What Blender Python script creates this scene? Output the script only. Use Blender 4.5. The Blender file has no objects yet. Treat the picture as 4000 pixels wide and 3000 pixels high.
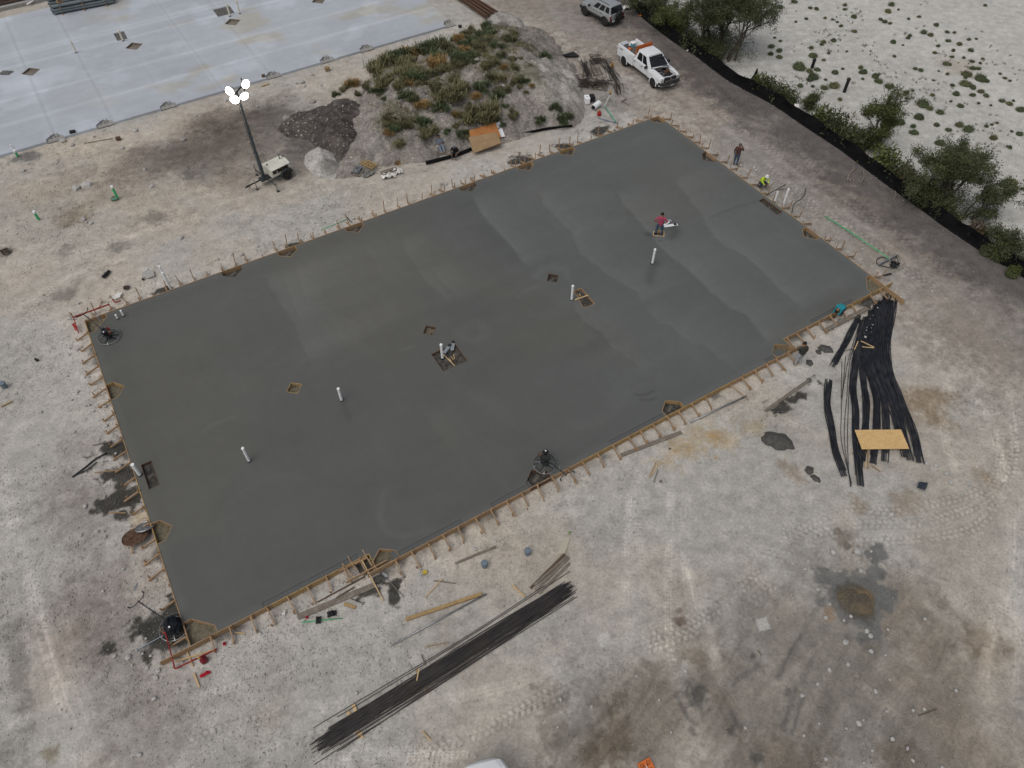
import bpy, bmesh, math, random
import numpy as np
from mathutils import Vector, Matrix

# ------------------------------------------------------------------ camera, sky, sun, exposure
H = 31.2                      # drone height above the ground
F = 2850.0                    # focal length in pixels of a 4000 px wide frame
PIT = math.radians(51.1)      # camera looks down by this angle
sc = bpy.context.scene
C = sc.collection
cam_d = bpy.data.cameras.new('camera'); cam = bpy.data.objects.new('camera', cam_d); C.objects.link(cam)
cam_d.sensor_fit = 'HORIZONTAL'; cam_d.sensor_width = 36.0; cam_d.lens = F / 4000.0 * 36.0
cam_d.clip_start = 0.5; cam_d.clip_end = 2000.0
cam.location = (0, 0, H); cam.rotation_euler = (math.pi / 2 - PIT, 0, 0)
sc.camera = cam

SUN_EL, SUN_AZ = math.radians(60), math.radians(-140)     # azimuth measured from +Y towards +X
w = bpy.data.worlds.new('World'); sc.world = w; w.use_nodes = True
nt = w.node_tree; nt.nodes.clear()
sky = nt.nodes.new('ShaderNodeTexSky'); sky.sky_type = 'NISHITA'; sky.sun_disc = False
sky.sun_elevation = SUN_EL; sky.sun_rotation = SUN_AZ
sky.air_density = 1.0; sky.dust_density = 4.0; sky.ozone_density = 1.0
hs = nt.nodes.new('ShaderNodeHueSaturation'); hs.inputs['Saturation'].default_value = 0.42
bg = nt.nodes.new('ShaderNodeBackground'); bg.inputs['Strength'].default_value = 0.085
wo = nt.nodes.new('ShaderNodeOutputWorld')
nt.links.new(sky.outputs['Color'], hs.inputs['Color']); nt.links.new(hs.outputs['Color'], bg.inputs['Color'])
nt.links.new(bg.outputs['Background'], wo.inputs['Surface'])
sl = bpy.data.lights.new('sun', 'SUN'); sun = bpy.data.objects.new('sun', sl); C.objects.link(sun)
sl.energy = 0.9; sl.angle = math.radians(55); sl.color = (1.0, 0.975, 0.945)
sdir = Vector((math.sin(SUN_AZ) * math.cos(SUN_EL), math.cos(SUN_AZ) * math.cos(SUN_EL), math.sin(SUN_EL)))
sun.rotation_euler = sdir.to_track_quat('Z', 'Y').to_euler(); sun.location = (0, 30, 40)
sc.view_settings.view_transform = 'Standard'; sc.view_settings.look = 'None'
sc.view_settings.exposure = 0.06; sc.view_settings.gamma = 1.0; sc.view_settings.use_curve_mapping = False
sc.cycles.max_bounces = 6; sc.cycles.diffuse_bounces = 3; sc.cycles.glossy_bounces = 2
sc.cycles.transparent_max_bounces = 6; sc.cycles.caustics_reflective = False; sc.cycles.caustics_refractive = False

rnd = random.Random(7)
nrg = np.random.default_rng(11)
CP, SP = math.cos(PIT), math.sin(PIT)

def ray(px, py):
    x, y = px - 2000.0, py - 1500.0
    return (x, F * CP - y * SP, -F * SP - y * CP)

def g(px, py, z=0.0):
    """place on the site: the point at height z that the surveyed photo coordinate falls on"""
    d = ray(px, py); t = (H - z) / -d[2]
    return Vector((d[0] * t, d[1] * t, z))

def top_of(base, px, py):
    """height of an upright thing standing at base whose tip is seen at (px, py)"""
    d = ray(px, py); t = math.hypot(base[0], base[1]) / math.hypot(d[0], d[1])
    return H + d[2] * t

# ------------------------------------------------------------------ materials
MATS = {}
def _nodes(name):
    m = bpy.data.materials.new(name); m.use_nodes = True
    n = m.node_tree.nodes; l = m.node_tree.links
    return m, n, l, n['Principled BSDF']

def M(name, col, rough=0.8, metal=0.0, var=0.18, scale=6.0, bump=0.0, spec=0.3, stretch=None, dirt=None, dirt_amt=0.35, dscale=2.0, island=0.0):
    """plain procedural material: mottled base colour, optional dirt in patches, optional bump"""
    if name in MATS: return MATS[name]
    m, n, l, p = _nodes(name)
    p.inputs['Roughness'].default_value = rough; p.inputs['Metallic'].default_value = metal
    p.inputs['Specular IOR Level'].default_value = spec
    tc = n.new('ShaderNodeTexCoord'); src = tc.outputs['Object']
    if stretch:
        mp = n.new('ShaderNodeMapping'); mp.inputs['Scale'].default_value = stretch
        l.new(src, mp.inputs['Vector']); src = mp.outputs['Vector']
    nz = n.new('ShaderNodeTexNoise'); nz.inputs['Scale'].default_value = scale; nz.inputs['Detail'].default_value = 5
    l.new(src, nz.inputs['Vector'])
    mx = n.new('ShaderNodeMix'); mx.data_type = 'RGBA'
    mx.inputs[6].default_value = (*[max(0, c * (1 - var)) for c in col], 1)
    mx.inputs[7].default_value = (*[c * (1 + var) for c in col], 1)
    rp = n.new('ShaderNodeMapRange'); rp.inputs[1].default_value = 0.3; rp.inputs[2].default_value = 0.7
    l.new(nz.outputs['Fac'], rp.inputs[0]); l.new(rp.outputs[0], mx.inputs[0])
    out = mx.outputs[2]
    if dirt:
        n2 = n.new('ShaderNodeTexNoise'); n2.inputs['Scale'].default_value = dscale; n2.inputs['Detail'].default_value = 8
        n2.inputs['Roughness'].default_value = 0.65
        l.new(tc.outputs['Object'], n2.inputs['Vector'])
        r2 = n.new('ShaderNodeMapRange'); r2.inputs[1].default_value = 0.47; r2.inputs[2].default_value = 0.68
        r2.inputs[4].default_value = dirt_amt
        l.new(n2.outputs['Fac'], r2.inputs[0])
        m2 = n.new('ShaderNodeMix'); m2.data_type = 'RGBA'; m2.inputs[7].default_value = (*dirt, 1)
        l.new(r2.outputs[0], m2.inputs[0]); l.new(out, m2.inputs[6]); out = m2.outputs[2]
    if island:
        ge = n.new('ShaderNodeNewGeometry'); r3 = n.new('ShaderNodeMapRange')
        r3.inputs[3].default_value = 1 - island; r3.inputs[4].default_value = 1 + island
        l.new(ge.outputs['Random Per Island'], r3.inputs[0])
        oi = n.new('ShaderNodeObjectInfo'); r4 = n.new('ShaderNodeMapRange')
        r4.inputs[3].default_value = 1 - island * .5; r4.inputs[4].default_value = 1 + island * .5
        l.new(oi.outputs['Random'], r4.inputs[0])
        mu = n.new('ShaderNodeMath'); mu.operation = 'MULTIPLY'
        l.new(r3.outputs[0], mu.inputs[0]); l.new(r4.outputs[0], mu.inputs[1])
        hv = n.new('ShaderNodeHueSaturation'); l.new(mu.outputs[0], hv.inputs['Value']); l.new(out, hv.inputs['Color'])
        out = hv.outputs['Color']
    l.new(out, p.inputs['Base Color'])
    if bump:
        b = n.new('ShaderNodeBump'); b.inputs['Strength'].default_value = bump; b.inputs['Distance'].default_value = 0.02
        l.new(nz.outputs['Fac'], b.inputs['Height']); l.new(b.outputs['Normal'], p.inputs['Normal'])
    MATS[name] = m; return m

def MV(name, rough=0.9, grain=0.25, gscale=9.0, bump=0.6, bdist=0.04, spec=0.2, rvar=0.0):
    """material for surveyed surfaces: 'Col' attribute broken up by fine procedural grain"""
    m, n, l, p = _nodes(name)
    p.inputs['Roughness'].default_value = rough; p.inputs['Specular IOR Level'].default_value = spec
    at = n.new('ShaderNodeAttribute'); at.attribute_name = 'Col'
    tc = n.new('ShaderNodeTexCoord')
    nz = n.new('ShaderNodeTexNoise'); nz.inputs['Scale'].default_value = gscale; nz.inputs['Detail'].default_value = 6; nz.inputs['Roughness'].default_value = 0.7
    n2 = n.new('ShaderNodeTexNoise'); n2.inputs['Scale'].default_value = gscale * 0.17; n2.inputs['Detail'].default_value = 5
    l.new(tc.outputs['Object'], nz.inputs['Vector']); l.new(tc.outputs['Object'], n2.inputs['Vector'])
    r1 = n.new('ShaderNodeMapRange'); r1.inputs[1].default_value = 0.25; r1.inputs[2].default_value = 0.75
    r1.inputs[3].default_value = 1 - grain; r1.inputs[4].default_value = 1 + grain
    l.new(nz.outputs['Fac'], r1.inputs[0])
    r2 = n.new('ShaderNodeMapRange'); r2.inputs[1].default_value = 0.3; r2.inputs[2].default_value = 0.7
    r2.inputs[3].default_value = 1 - grain * .5; r2.inputs[4].default_value = 1 + grain * .5
    l.new(n2.outputs['Fac'], r2.inputs[0])
    mu = n.new('ShaderNodeMath'); mu.operation = 'MULTIPLY'; l.new(r1.outputs[0], mu.inputs[0]); l.new(r2.outputs[0], mu.inputs[1])
    vm = n.new('ShaderNodeVectorMath'); vm.operation = 'SCALE'
    l.new(at.outputs['Color'], vm.inputs[0]); l.new(mu.outputs[0], vm.inputs['Scale'])
    l.new(vm.outputs[0], p.inputs['Base Color'])
    if rvar:
        rr = n.new('ShaderNodeMapRange'); rr.inputs[1].default_value = .35; rr.inputs[2].default_value = .65
        rr.inputs[3].default_value = rough - rvar; rr.inputs[4].default_value = rough + rvar
        n3 = n.new('ShaderNodeTexNoise'); n3.inputs['Scale'].default_value = 0.35; n3.inputs['Detail'].default_value = 4
        l.new(tc.outputs['Object'], n3.inputs['Vector']); l.new(n3.outputs['Fac'], rr.inputs[0]); l.new(rr.outputs[0], p.inputs['Roughness'])
    if bump:
        b = n.new('ShaderNodeBump'); b.inputs['Strength'].default_value = bump; b.inputs['Distance'].default_value = bdist
        l.new(nz.outputs['Fac'], b.inputs['Height']); l.new(b.outputs['Normal'], p.inputs['Normal'])
    MATS[name] = m; return m

def EM(name, col, strength):
    m, n, l, p = _nodes(name)
    p.inputs['Base Color'].default_value = (*col, 1); p.inputs['Emission Color'].default_value = (*col, 1)
    p.inputs['Emission Strength'].default_value = strength
    MATS[name] = m; return m

wood      = M('pine lumber', (.335, .215, .115), .8, var=.34, scale=3, stretch=(3, 14, 14), dirt=(.26, .235, .205), dirt_amt=.6, dscale=3, island=.22)
wood_y    = M('yellow form lumber', (.37, .25, .115), .75, var=.25, scale=3, stretch=(3, 14, 14), dirt=(.20, .12, .05), dirt_amt=.5, dscale=3, island=.1)
wood_g    = M('weathered grey lumber', (.17, .145, .115), .85, var=.3, scale=3, stretch=(3, 14, 14), dirt=(.33, .30, .26), dirt_amt=.5, dscale=2.5, island=.12)
wood_d    = M('dark wet lumber', (.11, .07, .045), .7, var=.3, scale=3, stretch=(3, 14, 14), island=.1)
wood_p    = M('fresh pale lumber', (.55, .39, .21), .75, var=.2, scale=3, stretch=(3, 14, 14), island=.1)
ply       = M('fresh plywood', (.66, .44, .195), .7, var=.13, scale=2.0, stretch=(1.2, 9, 1), dirt=(.50, .30, .12), dirt_amt=.4, dscale=2)
ply_o     = M('orange plywood', (.42, .175, .055), .7, var=.25, scale=2.0, stretch=(1.2, 9, 1), dirt=(.25, .10, .03), dirt_amt=.5)
cardb     = M('brown fibre board', (.30, .20, .105), .85, var=.12, scale=3, dirt=(.36, .27, .17), dirt_amt=.4)
red_paint = M('red sprayed lumber', (.30, .028, .03), .7, var=.35, scale=5, dirt=(.42, .25, .13), dirt_amt=.45, dscale=5)
white_pl  = M('white plastic pipe', (.86, .86, .86), .45, var=.05, scale=4, dirt=(.55, .52, .47), dirt_amt=.25, dscale=6)
cream_pl  = M('cream plastic pipe', (.66, .63, .52), .5, var=.08, dirt=(.45, .40, .3), dirt_amt=.3)
green_pl  = M('green plastic pipe', (.05, .42, .16), .5, var=.12, dirt=(.3, .4, .28), dirt_amt=.3)
black_pl  = M('black plastic', (.012, .012, .014), .55, var=.3, scale=5, dirt=(.10, .095, .09), dirt_amt=.25)
grey_pl   = M('grey plastic', (.26, .29, .31), .5, var=.12, dirt=(.4, .38, .35), dirt_amt=.4)
steel     = M('bare steel', (.34, .35, .35), .42, .75, var=.2, scale=9, dirt=(.16, .13, .10), dirt_amt=.4)
dark_steel= M('dark painted steel', (.035, .04, .042), .5, .3, var=.3, scale=9, dirt=(.15, .14, .12), dirt_amt=.3)
chrome    = M('chrome', (.75, .76, .77), .15, 1.0, var=.05)
rust      = M('rusted steel', (.115, .062, .038), .85, .2, var=.45, scale=14, dirt=(.20, .155, .125), dirt_amt=.5, dscale=6)
rebar_m   = M('reinforcing bar', (.040, .037, .037), .6, .35, var=.5, scale=3, dirt=(.095, .075, .058), dirt_amt=.6, dscale=1.2, island=.3)
cable_m   = M('sheathed cable', (.017, .019, .025), .5, 0, var=.45, scale=2, stretch=(1, 1, 1), dirt=(.085, .08, .078), dirt_amt=.42, dscale=1.6, island=.35)
conc_dark = M('wet spilled concrete', (.072, .070, .064), .7, var=.35, scale=9, bump=.8, dirt=(.12, .115, .10), dirt_amt=.4)
conc_grey = M('dried concrete', (.30, .29, .27), .9, var=.2, scale=6, bump=.4)
rubber    = M('tyre rubber', (.018, .018, .018), .85, var=.3, scale=12, dirt=(.13, .12, .105), dirt_amt=.35, dscale=7)
glass     = M('tinted window glass', (.012, .014, .016), .06, 0, var=.2, spec=.6)
white_car = M('white vehicle paint', (.74, .755, .77), .28, 0, var=.02, spec=.5, dirt=(.62, .60, .56), dirt_amt=.35, dscale=1.5)
silver_car= M('silver vehicle paint', (.43, .445, .45), .30, .45, var=.04, dirt=(.40, .385, .36), dirt_amt=.45, dscale=1.6)
trim      = M('black vehicle trim', (.022, .023, .024), .6, var=.2, dirt=(.12, .11, .10), dirt_amt=.3)
lamp_glass= M('clear lamp glass', (.62, .63, .60), .12, .3, var=.12, scale=12)
tail_red  = M('red tail lamp', (.22, .01, .012), .2, var=.15)
plate_m   = M('licence plate', (.62, .62, .60), .5, var=.12, scale=20)
orange    = M('orange board', (.62, .155, .035), .7, var=.14, dirt=(.35, .12, .05), dirt_amt=.35)
foam      = M('white foam', (.70, .685, .65), .8, var=.08, dirt=(.5, .46, .4), dirt_amt=.35)
bark      = M('grey bark', (.085, .072, .058), .9, var=.35, scale=14, bump=.5)
leaf_d    = M('dark tree leaves', (.066, .078, .033), .6, var=.25, scale=1.0, island=.5)
leaf_g    = M('olive tree leaves', (.088, .104, .032), .6, var=.25, scale=1.0, island=.5)
bush_g    = M('sand shrub leaves', (.094, .118, .056), .7, var=.3, scale=2.0, island=.35)
bush_o    = M('olive shrub leaves', (.145, .145, .068), .7, var=.3, scale=2.0, island=.35)
grass_y   = M('mound weeds', (.15, .142, .072), .75, var=.35, scale=2.0, island=.4)
grass_t   = M('dry straw weeds', (.27, .18, .075), .8, var=.3, scale=2.0, island=.35)
grass_g   = M('fresh green weeds', (.085, .108, .052), .7, var=.3, scale=2.0, island=.35)
twig_m    = M('dry twigs', (.10, .078, .06), .9, var=.3)
fabric_b  = M('black silt fabric', (.006, .006, .007), .85, var=.4, scale=5, spec=.15)
stone_m   = M('limestone', (.40, .388, .365), .9, var=.16, scale=9, bump=.5, dirt=(.33, .315, .29), dirt_amt=.4, dscale=5, island=.16)
stone_d   = M('grey stone', (.27, .25, .225), .9, var=.2, scale=9, bump=.5, island=.15)

# ------------------------------------------------------------------ mesh helpers
class MB:
    """collects shapes, builds ONE mesh object"""
    def __init__(s): s.v = []; s.f = []; s.mi = []; s.cur = 0; s.smooth = False
    def add(s, vs, fs):
        o = len(s.v); s.v += [tuple(v) for v in vs]; s.f += [tuple(i + o for i in f) for f in fs]; s.mi += [s.cur] * len(fs); return s
    def box(s, c, size, rot=None):
        hx, hy, hz = size[0] / 2, size[1] / 2, size[2] / 2
        vs = [Vector((x, y, z)) for z in (-hz, hz) for x, y in ((-hx, -hy), (hx, -hy), (hx, hy), (-hx, hy))]
        if rot is not None: vs = [rot @ v for v in vs]
        c = Vector(c)
        return s.add([v + c for v in vs], [(3, 2, 1, 0), (4, 5, 6, 7), (0, 1, 5, 4), (1, 2, 6, 5), (2, 3, 7, 6), (3, 0, 4, 7)])
    def beam(s, p0, p1, w_, h_, up=(0, 0, 1)):
        p0, p1 = Vector(p0), Vector(p1); d = (p1 - p0); L = d.length; d.normalize(); up = Vector(up)
        if abs(d.dot(up)) > .98: up = Vector((1, 0, 0))
        y = up.cross(d).normalized(); z = d.cross(y)
        return s.box((p0 + p1) / 2, (L, w_, h_), Matrix((d, y, z)).transposed())
    def tube(s, pts, r, n=6, cap=True):
        pts = [Vector(p) for p in pts]; N = len(pts); o = len(s.v); vs = []; fs = []
        rs = r if isinstance(r, (list, tuple)) else [r] * N
        ref = None
        for i, p in enumerate(pts):
            d = (pts[min(i + 1, N - 1)] - pts[max(i - 1, 0)]).normalized()
            if ref is None: ref = Vector((0, 0, 1)) if abs(d.z) < .9 else Vector((1, 0, 0))
            a = ref.cross(d)
            if a.length < 1e-4: a = Vector((1, 0, 0)).cross(d)
            a.normalize(); b = d.cross(a); ref = b.cross(d) * -1 if False else ref
            for k in range(n):
                t = 2 * math.pi * k / n; vs.append(p + (a * math.cos(t) + b * math.sin(t)) * rs[i])
        for i in range(N - 1):
            for k in range(n):
                k2 = (k + 1) % n; fs.append((i * n + k, i * n + k2, (i + 1) * n + k2, (i + 1) * n + k))
        if cap: fs.append(tuple(range(n - 1, -1, -1))); fs.append(tuple((N - 1) * n + k for k in range(n)))
        return s.add(vs, fs)
    def cyl(s, p0, p1, r, n=12): return s.tube([p0, p1], r, n)
    def lathe(s, prof, n=14, c=(0, 0, 0), rot=None):
        """prof: list of (radius, z) from bottom to top"""
        vs = []; fs = []; c = Vector(c)
        for r, z in prof:
            for k in range(n):
                t = 2 * math.pi * k / n; v = Vector((r * math.cos(t), r * math.sin(t), z))
                vs.append((rot @ v if rot is not None else v) + c)
        for i in range(len(prof) - 1):
            for k in range(n):
                k2 = (k + 1) % n; fs.append((i * n + k, i * n + k2, (i + 1) * n + k2, (i + 1) * n + k))
        if prof[0][0] > 1e-4: fs.append(tuple(range(n - 1, -1, -1)))
        if prof[-1][0] > 1e-4: fs.append(tuple((len(prof) - 1) * n + k for k in range(n)))
        return s.add(vs, fs)
    def prism(s, poly, z0, z1):
        n = len(poly); vs = [(p[0], p[1], z0) for p in poly] + [(p[0], p[1], z1) for p in poly]
        return s.add(vs, [tuple(range(n - 1, -1, -1)), tuple(range(n, 2 * n))] + [(i, (i + 1) % n, n + (i + 1) % n, n + i) for i in range(n)])
    def loft(s, secs, mirror=True):
        """secs: list of (x, [(y, z) half profile, bottom to top]); mirrored in y, closed ends"""
        rings = []
        for x, hp in secs:
            r = [(x, y, z) for y, z in hp]
            if mirror: r = r + [(x, -y, z) for y, z in reversed(hp)]
            rings.append(r)
        n = len(rings[0]); vs = [p for r in rings for p in r]; fs = []
        for i in range(len(rings) - 1):
            for k in range(n):
                k2 = (k + 1) % n; fs.append((i * n + k, (i + 1) * n + k, (i + 1) * n + k2, i * n + k2))
        fs.append(tuple(range(n))); fs.append(tuple((len(rings) - 1) * n + k for k in range(n - 1, -1, -1)))
        return s.add(vs, fs)
    def quadslab(s, q, t):
        """thin plate on the quad q (4 points), t thick along its normal"""
        q = [Vector(p) for p in q]; nrm = (q[1] - q[0]).cross(q[3] - q[0]).normalized()
        vs = q + [p + nrm * t for p in q]
        return s.add(vs, [(3, 2, 1, 0), (4, 5, 6, 7), (0, 1, 5, 4), (1, 2, 6, 5), (2, 3, 7, 6), (3, 0, 4, 7)])
    def mesh(s, name, mats):
        me = bpy.data.meshes.new(name); me.from_pydata(s.v, [], s.f)
        mats = mats if isinstance(mats, (list, tuple)) else [mats]
        for m in mats: me.materials.append(m)
        if len(mats) > 1: me.polygons.foreach_set('material_index', s.mi)
        if s.smooth: me.polygons.foreach_set('use_smooth', [True] * len(me.polygons))
        me.update(); return me
    def build(s, name, mats, parent=None, loc=(0, 0, 0), rz=0.0):
        return put(name, s.mesh(name, mats), parent, loc, rz)

def put(name, me, parent=None, loc=(0, 0, 0), rz=0.0, rot=None, scale=None):
    o = bpy.data.objects.new(name, me); C.objects.link(o); o.parent = parent; o.location = loc
    o.rotation_euler = rot if rot is not None else (0, 0, rz)
    if scale is not None: o.scale = scale if isinstance(scale, (tuple, list)) else (scale,) * 3
    return o

def tag(o, label, cat, group=None):
    o['label'] = label; o['category'] = cat
    if group: o['group'] = group
    return o

def thing(name, label, cat, loc=(0, 0, 0), rz=0.0, group=None):
    return tag(put(name, None, None, loc, rz), label, cat, group)

def struct(o): o['kind'] = 'structure'; return o
def stuff(o): o['kind'] = 'stuff'; return o

def bevel(o, w_, seg=2):
    """bevel the mesh data of o (no operators)"""
    bm = bmesh.new(); bm.from_mesh(o.data)
    bmesh.ops.bevel(bm, geom=list(bm.edges), offset=w_, segments=seg, affect='EDGES', clamp_overlap=True, profile=.5)
    bm.to_mesh(o.data); bm.free(); return o

def smooth_poly(pts, sub=6):
    """Catmull-Rom through 2-D or 3-D points"""
    P = [np.array(p, float) for p in pts]; P = [2 * P[0] - P[1]] + P + [2 * P[-1] - P[-2]]; out = []
    for i in range(1, len(P) - 2):
        for k in range(sub):
            t = k / sub
            out.append(.5 * (2 * P[i] + (P[i + 1] - P[i - 1]) * t + (2 * P[i - 1] - 5 * P[i] + 4 * P[i + 1] - P[i + 2]) * t * t + (3 * P[i] - P[i - 1] - 3 * P[i + 1] + P[i + 2]) * t ** 3))
    out.append(P[-2]); return out

def _hash(ix, iy, seed):
    h = (ix.astype(np.int64) * 374761393 + iy.astype(np.int64) * 668265263 + seed * 1442695041) & 0x7fffffff
    h = ((h ^ (h >> 13)) * 1274126177) & 0x7fffffff
    return ((h ^ (h >> 16)) & 0xffff) / 65535.0
def vnoise(x, y, seed=0):
    ix, iy = np.floor(x), np.floor(y); fx, fy = x - ix, y - iy; fx = fx * fx * (3 - 2 * fx); fy = fy * fy * (3 - 2 * fy)
    a, b = _hash(ix, iy, seed), _hash(ix + 1, iy, seed); c, d = _hash(ix, iy + 1, seed), _hash(ix + 1, iy + 1, seed)
    return (a + (b - a) * fx) + ((c + (d - c) * fx) - (a + (b - a) * fx)) * fy
def fbm(x, y, sc_, seed=0, oct=4, gain=.55):
    x = np.asarray(x, float) * sc_; y = np.asarray(y, float) * sc_; s = 0; a = 1; tot = 0
    for i in range(oct):
        s = s + a * vnoise(x, y, seed + i * 17); tot += a; a *= gain; x = x * 2.03 + 5.1; y = y * 2.03 - 3.7
    return s / tot
def sstep(a, b, x):
    t = np.clip((x - a) / (b - a), 0, 1); return t * t * (3 - 2 * t)
def in_poly(x, y, poly):
    r = np.zeros(np.shape(x), bool); n = len(poly)
    for i in range(n):
        x0, y0 = poly[i][:2]; x1, y1 = poly[(i + 1) % n][:2]
        c = ((y0 > y) != (y1 > y)); r ^= c & (x < (x1 - x0) * (y - y0) / ((y1 - y0) if y1 != y0 else 1e-9) + x0)
    return r
def dist_poly(x, y, poly, closed=True):
    """distance to a polyline and arc length of the nearest point"""
    d = np.full(np.shape(x), 1e9); s = np.zeros(np.shape(x)); side = np.zeros(np.shape(x)); acc = 0.0; n = len(poly)
    for i in range(n if closed else n - 1):
        x0, y0 = poly[i][:2]; x1, y1 = poly[(i + 1) % n][:2]; dx, dy = x1 - x0, y1 - y0; L2 = dx * dx + dy * dy + 1e-12
        t = np.clip(((x - x0) * dx + (y - y0) * dy) / L2, 0, 1); ex, ey = x - x0 - t * dx, y - y0 - t * dy; dd = np.hypot(ex, ey)
        m = dd < d; d = np.where(m, dd, d); L = math.sqrt(L2); s = np.where(m, acc + t * L, s)
        side = np.where(m, (dx * ey - dy * ex) / L, side); acc += L
    return d, s, side
def set_col(me, col):
    a = me.color_attributes.new('Col', 'FLOAT_COLOR', 'POINT')
    c4 = np.ones((len(me.vertices), 4), np.float32); c4[:, :3] = col; a.data.foreach_set('color', c4.ravel())
def grid_mesh(name, X, Y, Z, keep=None):
    """regular grid mesh from 2-D arrays"""
    R, K = X.shape; co = np.stack([X, Y, Z], -1).reshape(-1, 3)
    i = np.arange(R * K).reshape(R, K); q = np.stack([i[:-1, :-1], i[:-1, 1:], i[1:, 1:], i[1:, :-1]], -1).reshape(-1, 4)
    if keep is not None: q = q[keep[:-1, :-1].ravel() & keep[:-1, 1:].ravel() & keep[1:, 1:].ravel() & keep[1:, :-1].ravel()]
    me = bpy.data.meshes.new(name); me.vertices.add(len(co)); me.vertices.foreach_set('co', co.astype(np.float32).ravel())
    me.loops.add(q.size); me.loops.foreach_set('vertex_index', q.ravel().astype(np.int32))
    me.polygons.add(len(q)); me.polygons.foreach_set('loop_start', np.arange(0, q.size, 4, dtype=np.int32))
    me.update(calc_edges=True); me.polygons.foreach_set('use_smooth', [True] * len(q)); return me

# ------------------------------------------------------------------ the frame of the wet slab
ZS = 0.32                                                    # top of the wet slab
_c = [g(335, 1256, ZS), g(2572, 452, ZS), g(3457, 1121, ZS), g(742, 2518, ZS)]
_ud = (_c[1] - _c[0] + _c[2] - _c[3]); SL = _ud.length / 2; U = Vector((_ud.x, _ud.y, 0)).normalized()
V = Vector((U.y, -U.x, 0)); SW = ((_c[3] - _c[0]).length + (_c[2] - _c[1]).length) / 2
O = (_c[0] + _c[1] + _c[2] + _c[3]) / 4 - U * SL / 2 - V * SW / 2; O.z = 0
ANG = math.atan2(U.y, U.x)
JOG = ((g(1457, 2230, ZS) - g(1457, 2154, ZS)).dot(V))           # the middle of the near side stands out by this much
def S(u, v, z=0.0): p = O + U * u + V * v; return Vector((p.x, p.y, z))
def uv(px, py, z=ZS):
    p = g(px, py, z) - O; return (p.x * U.x + p.y * U.y, p.x * V.x + p.y * V.y)
U1, U2 = uv(1457, 2190)[0], uv(3070, 1335)[0]
def off_slab(u, v):
    """distance outside the stepped slab outline"""
    w_ = SW + np.where((u > U1) & (u < U2), JOG, 0); return np.maximum(np.maximum(-u, u - SL), np.maximum(-v, v - w_))
def uv_xy(x, y): return ((x - O.x) * U.x + (y - O.y) * U.y, (x - O.x) * V.x + (y - O.y) * V.y)

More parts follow.
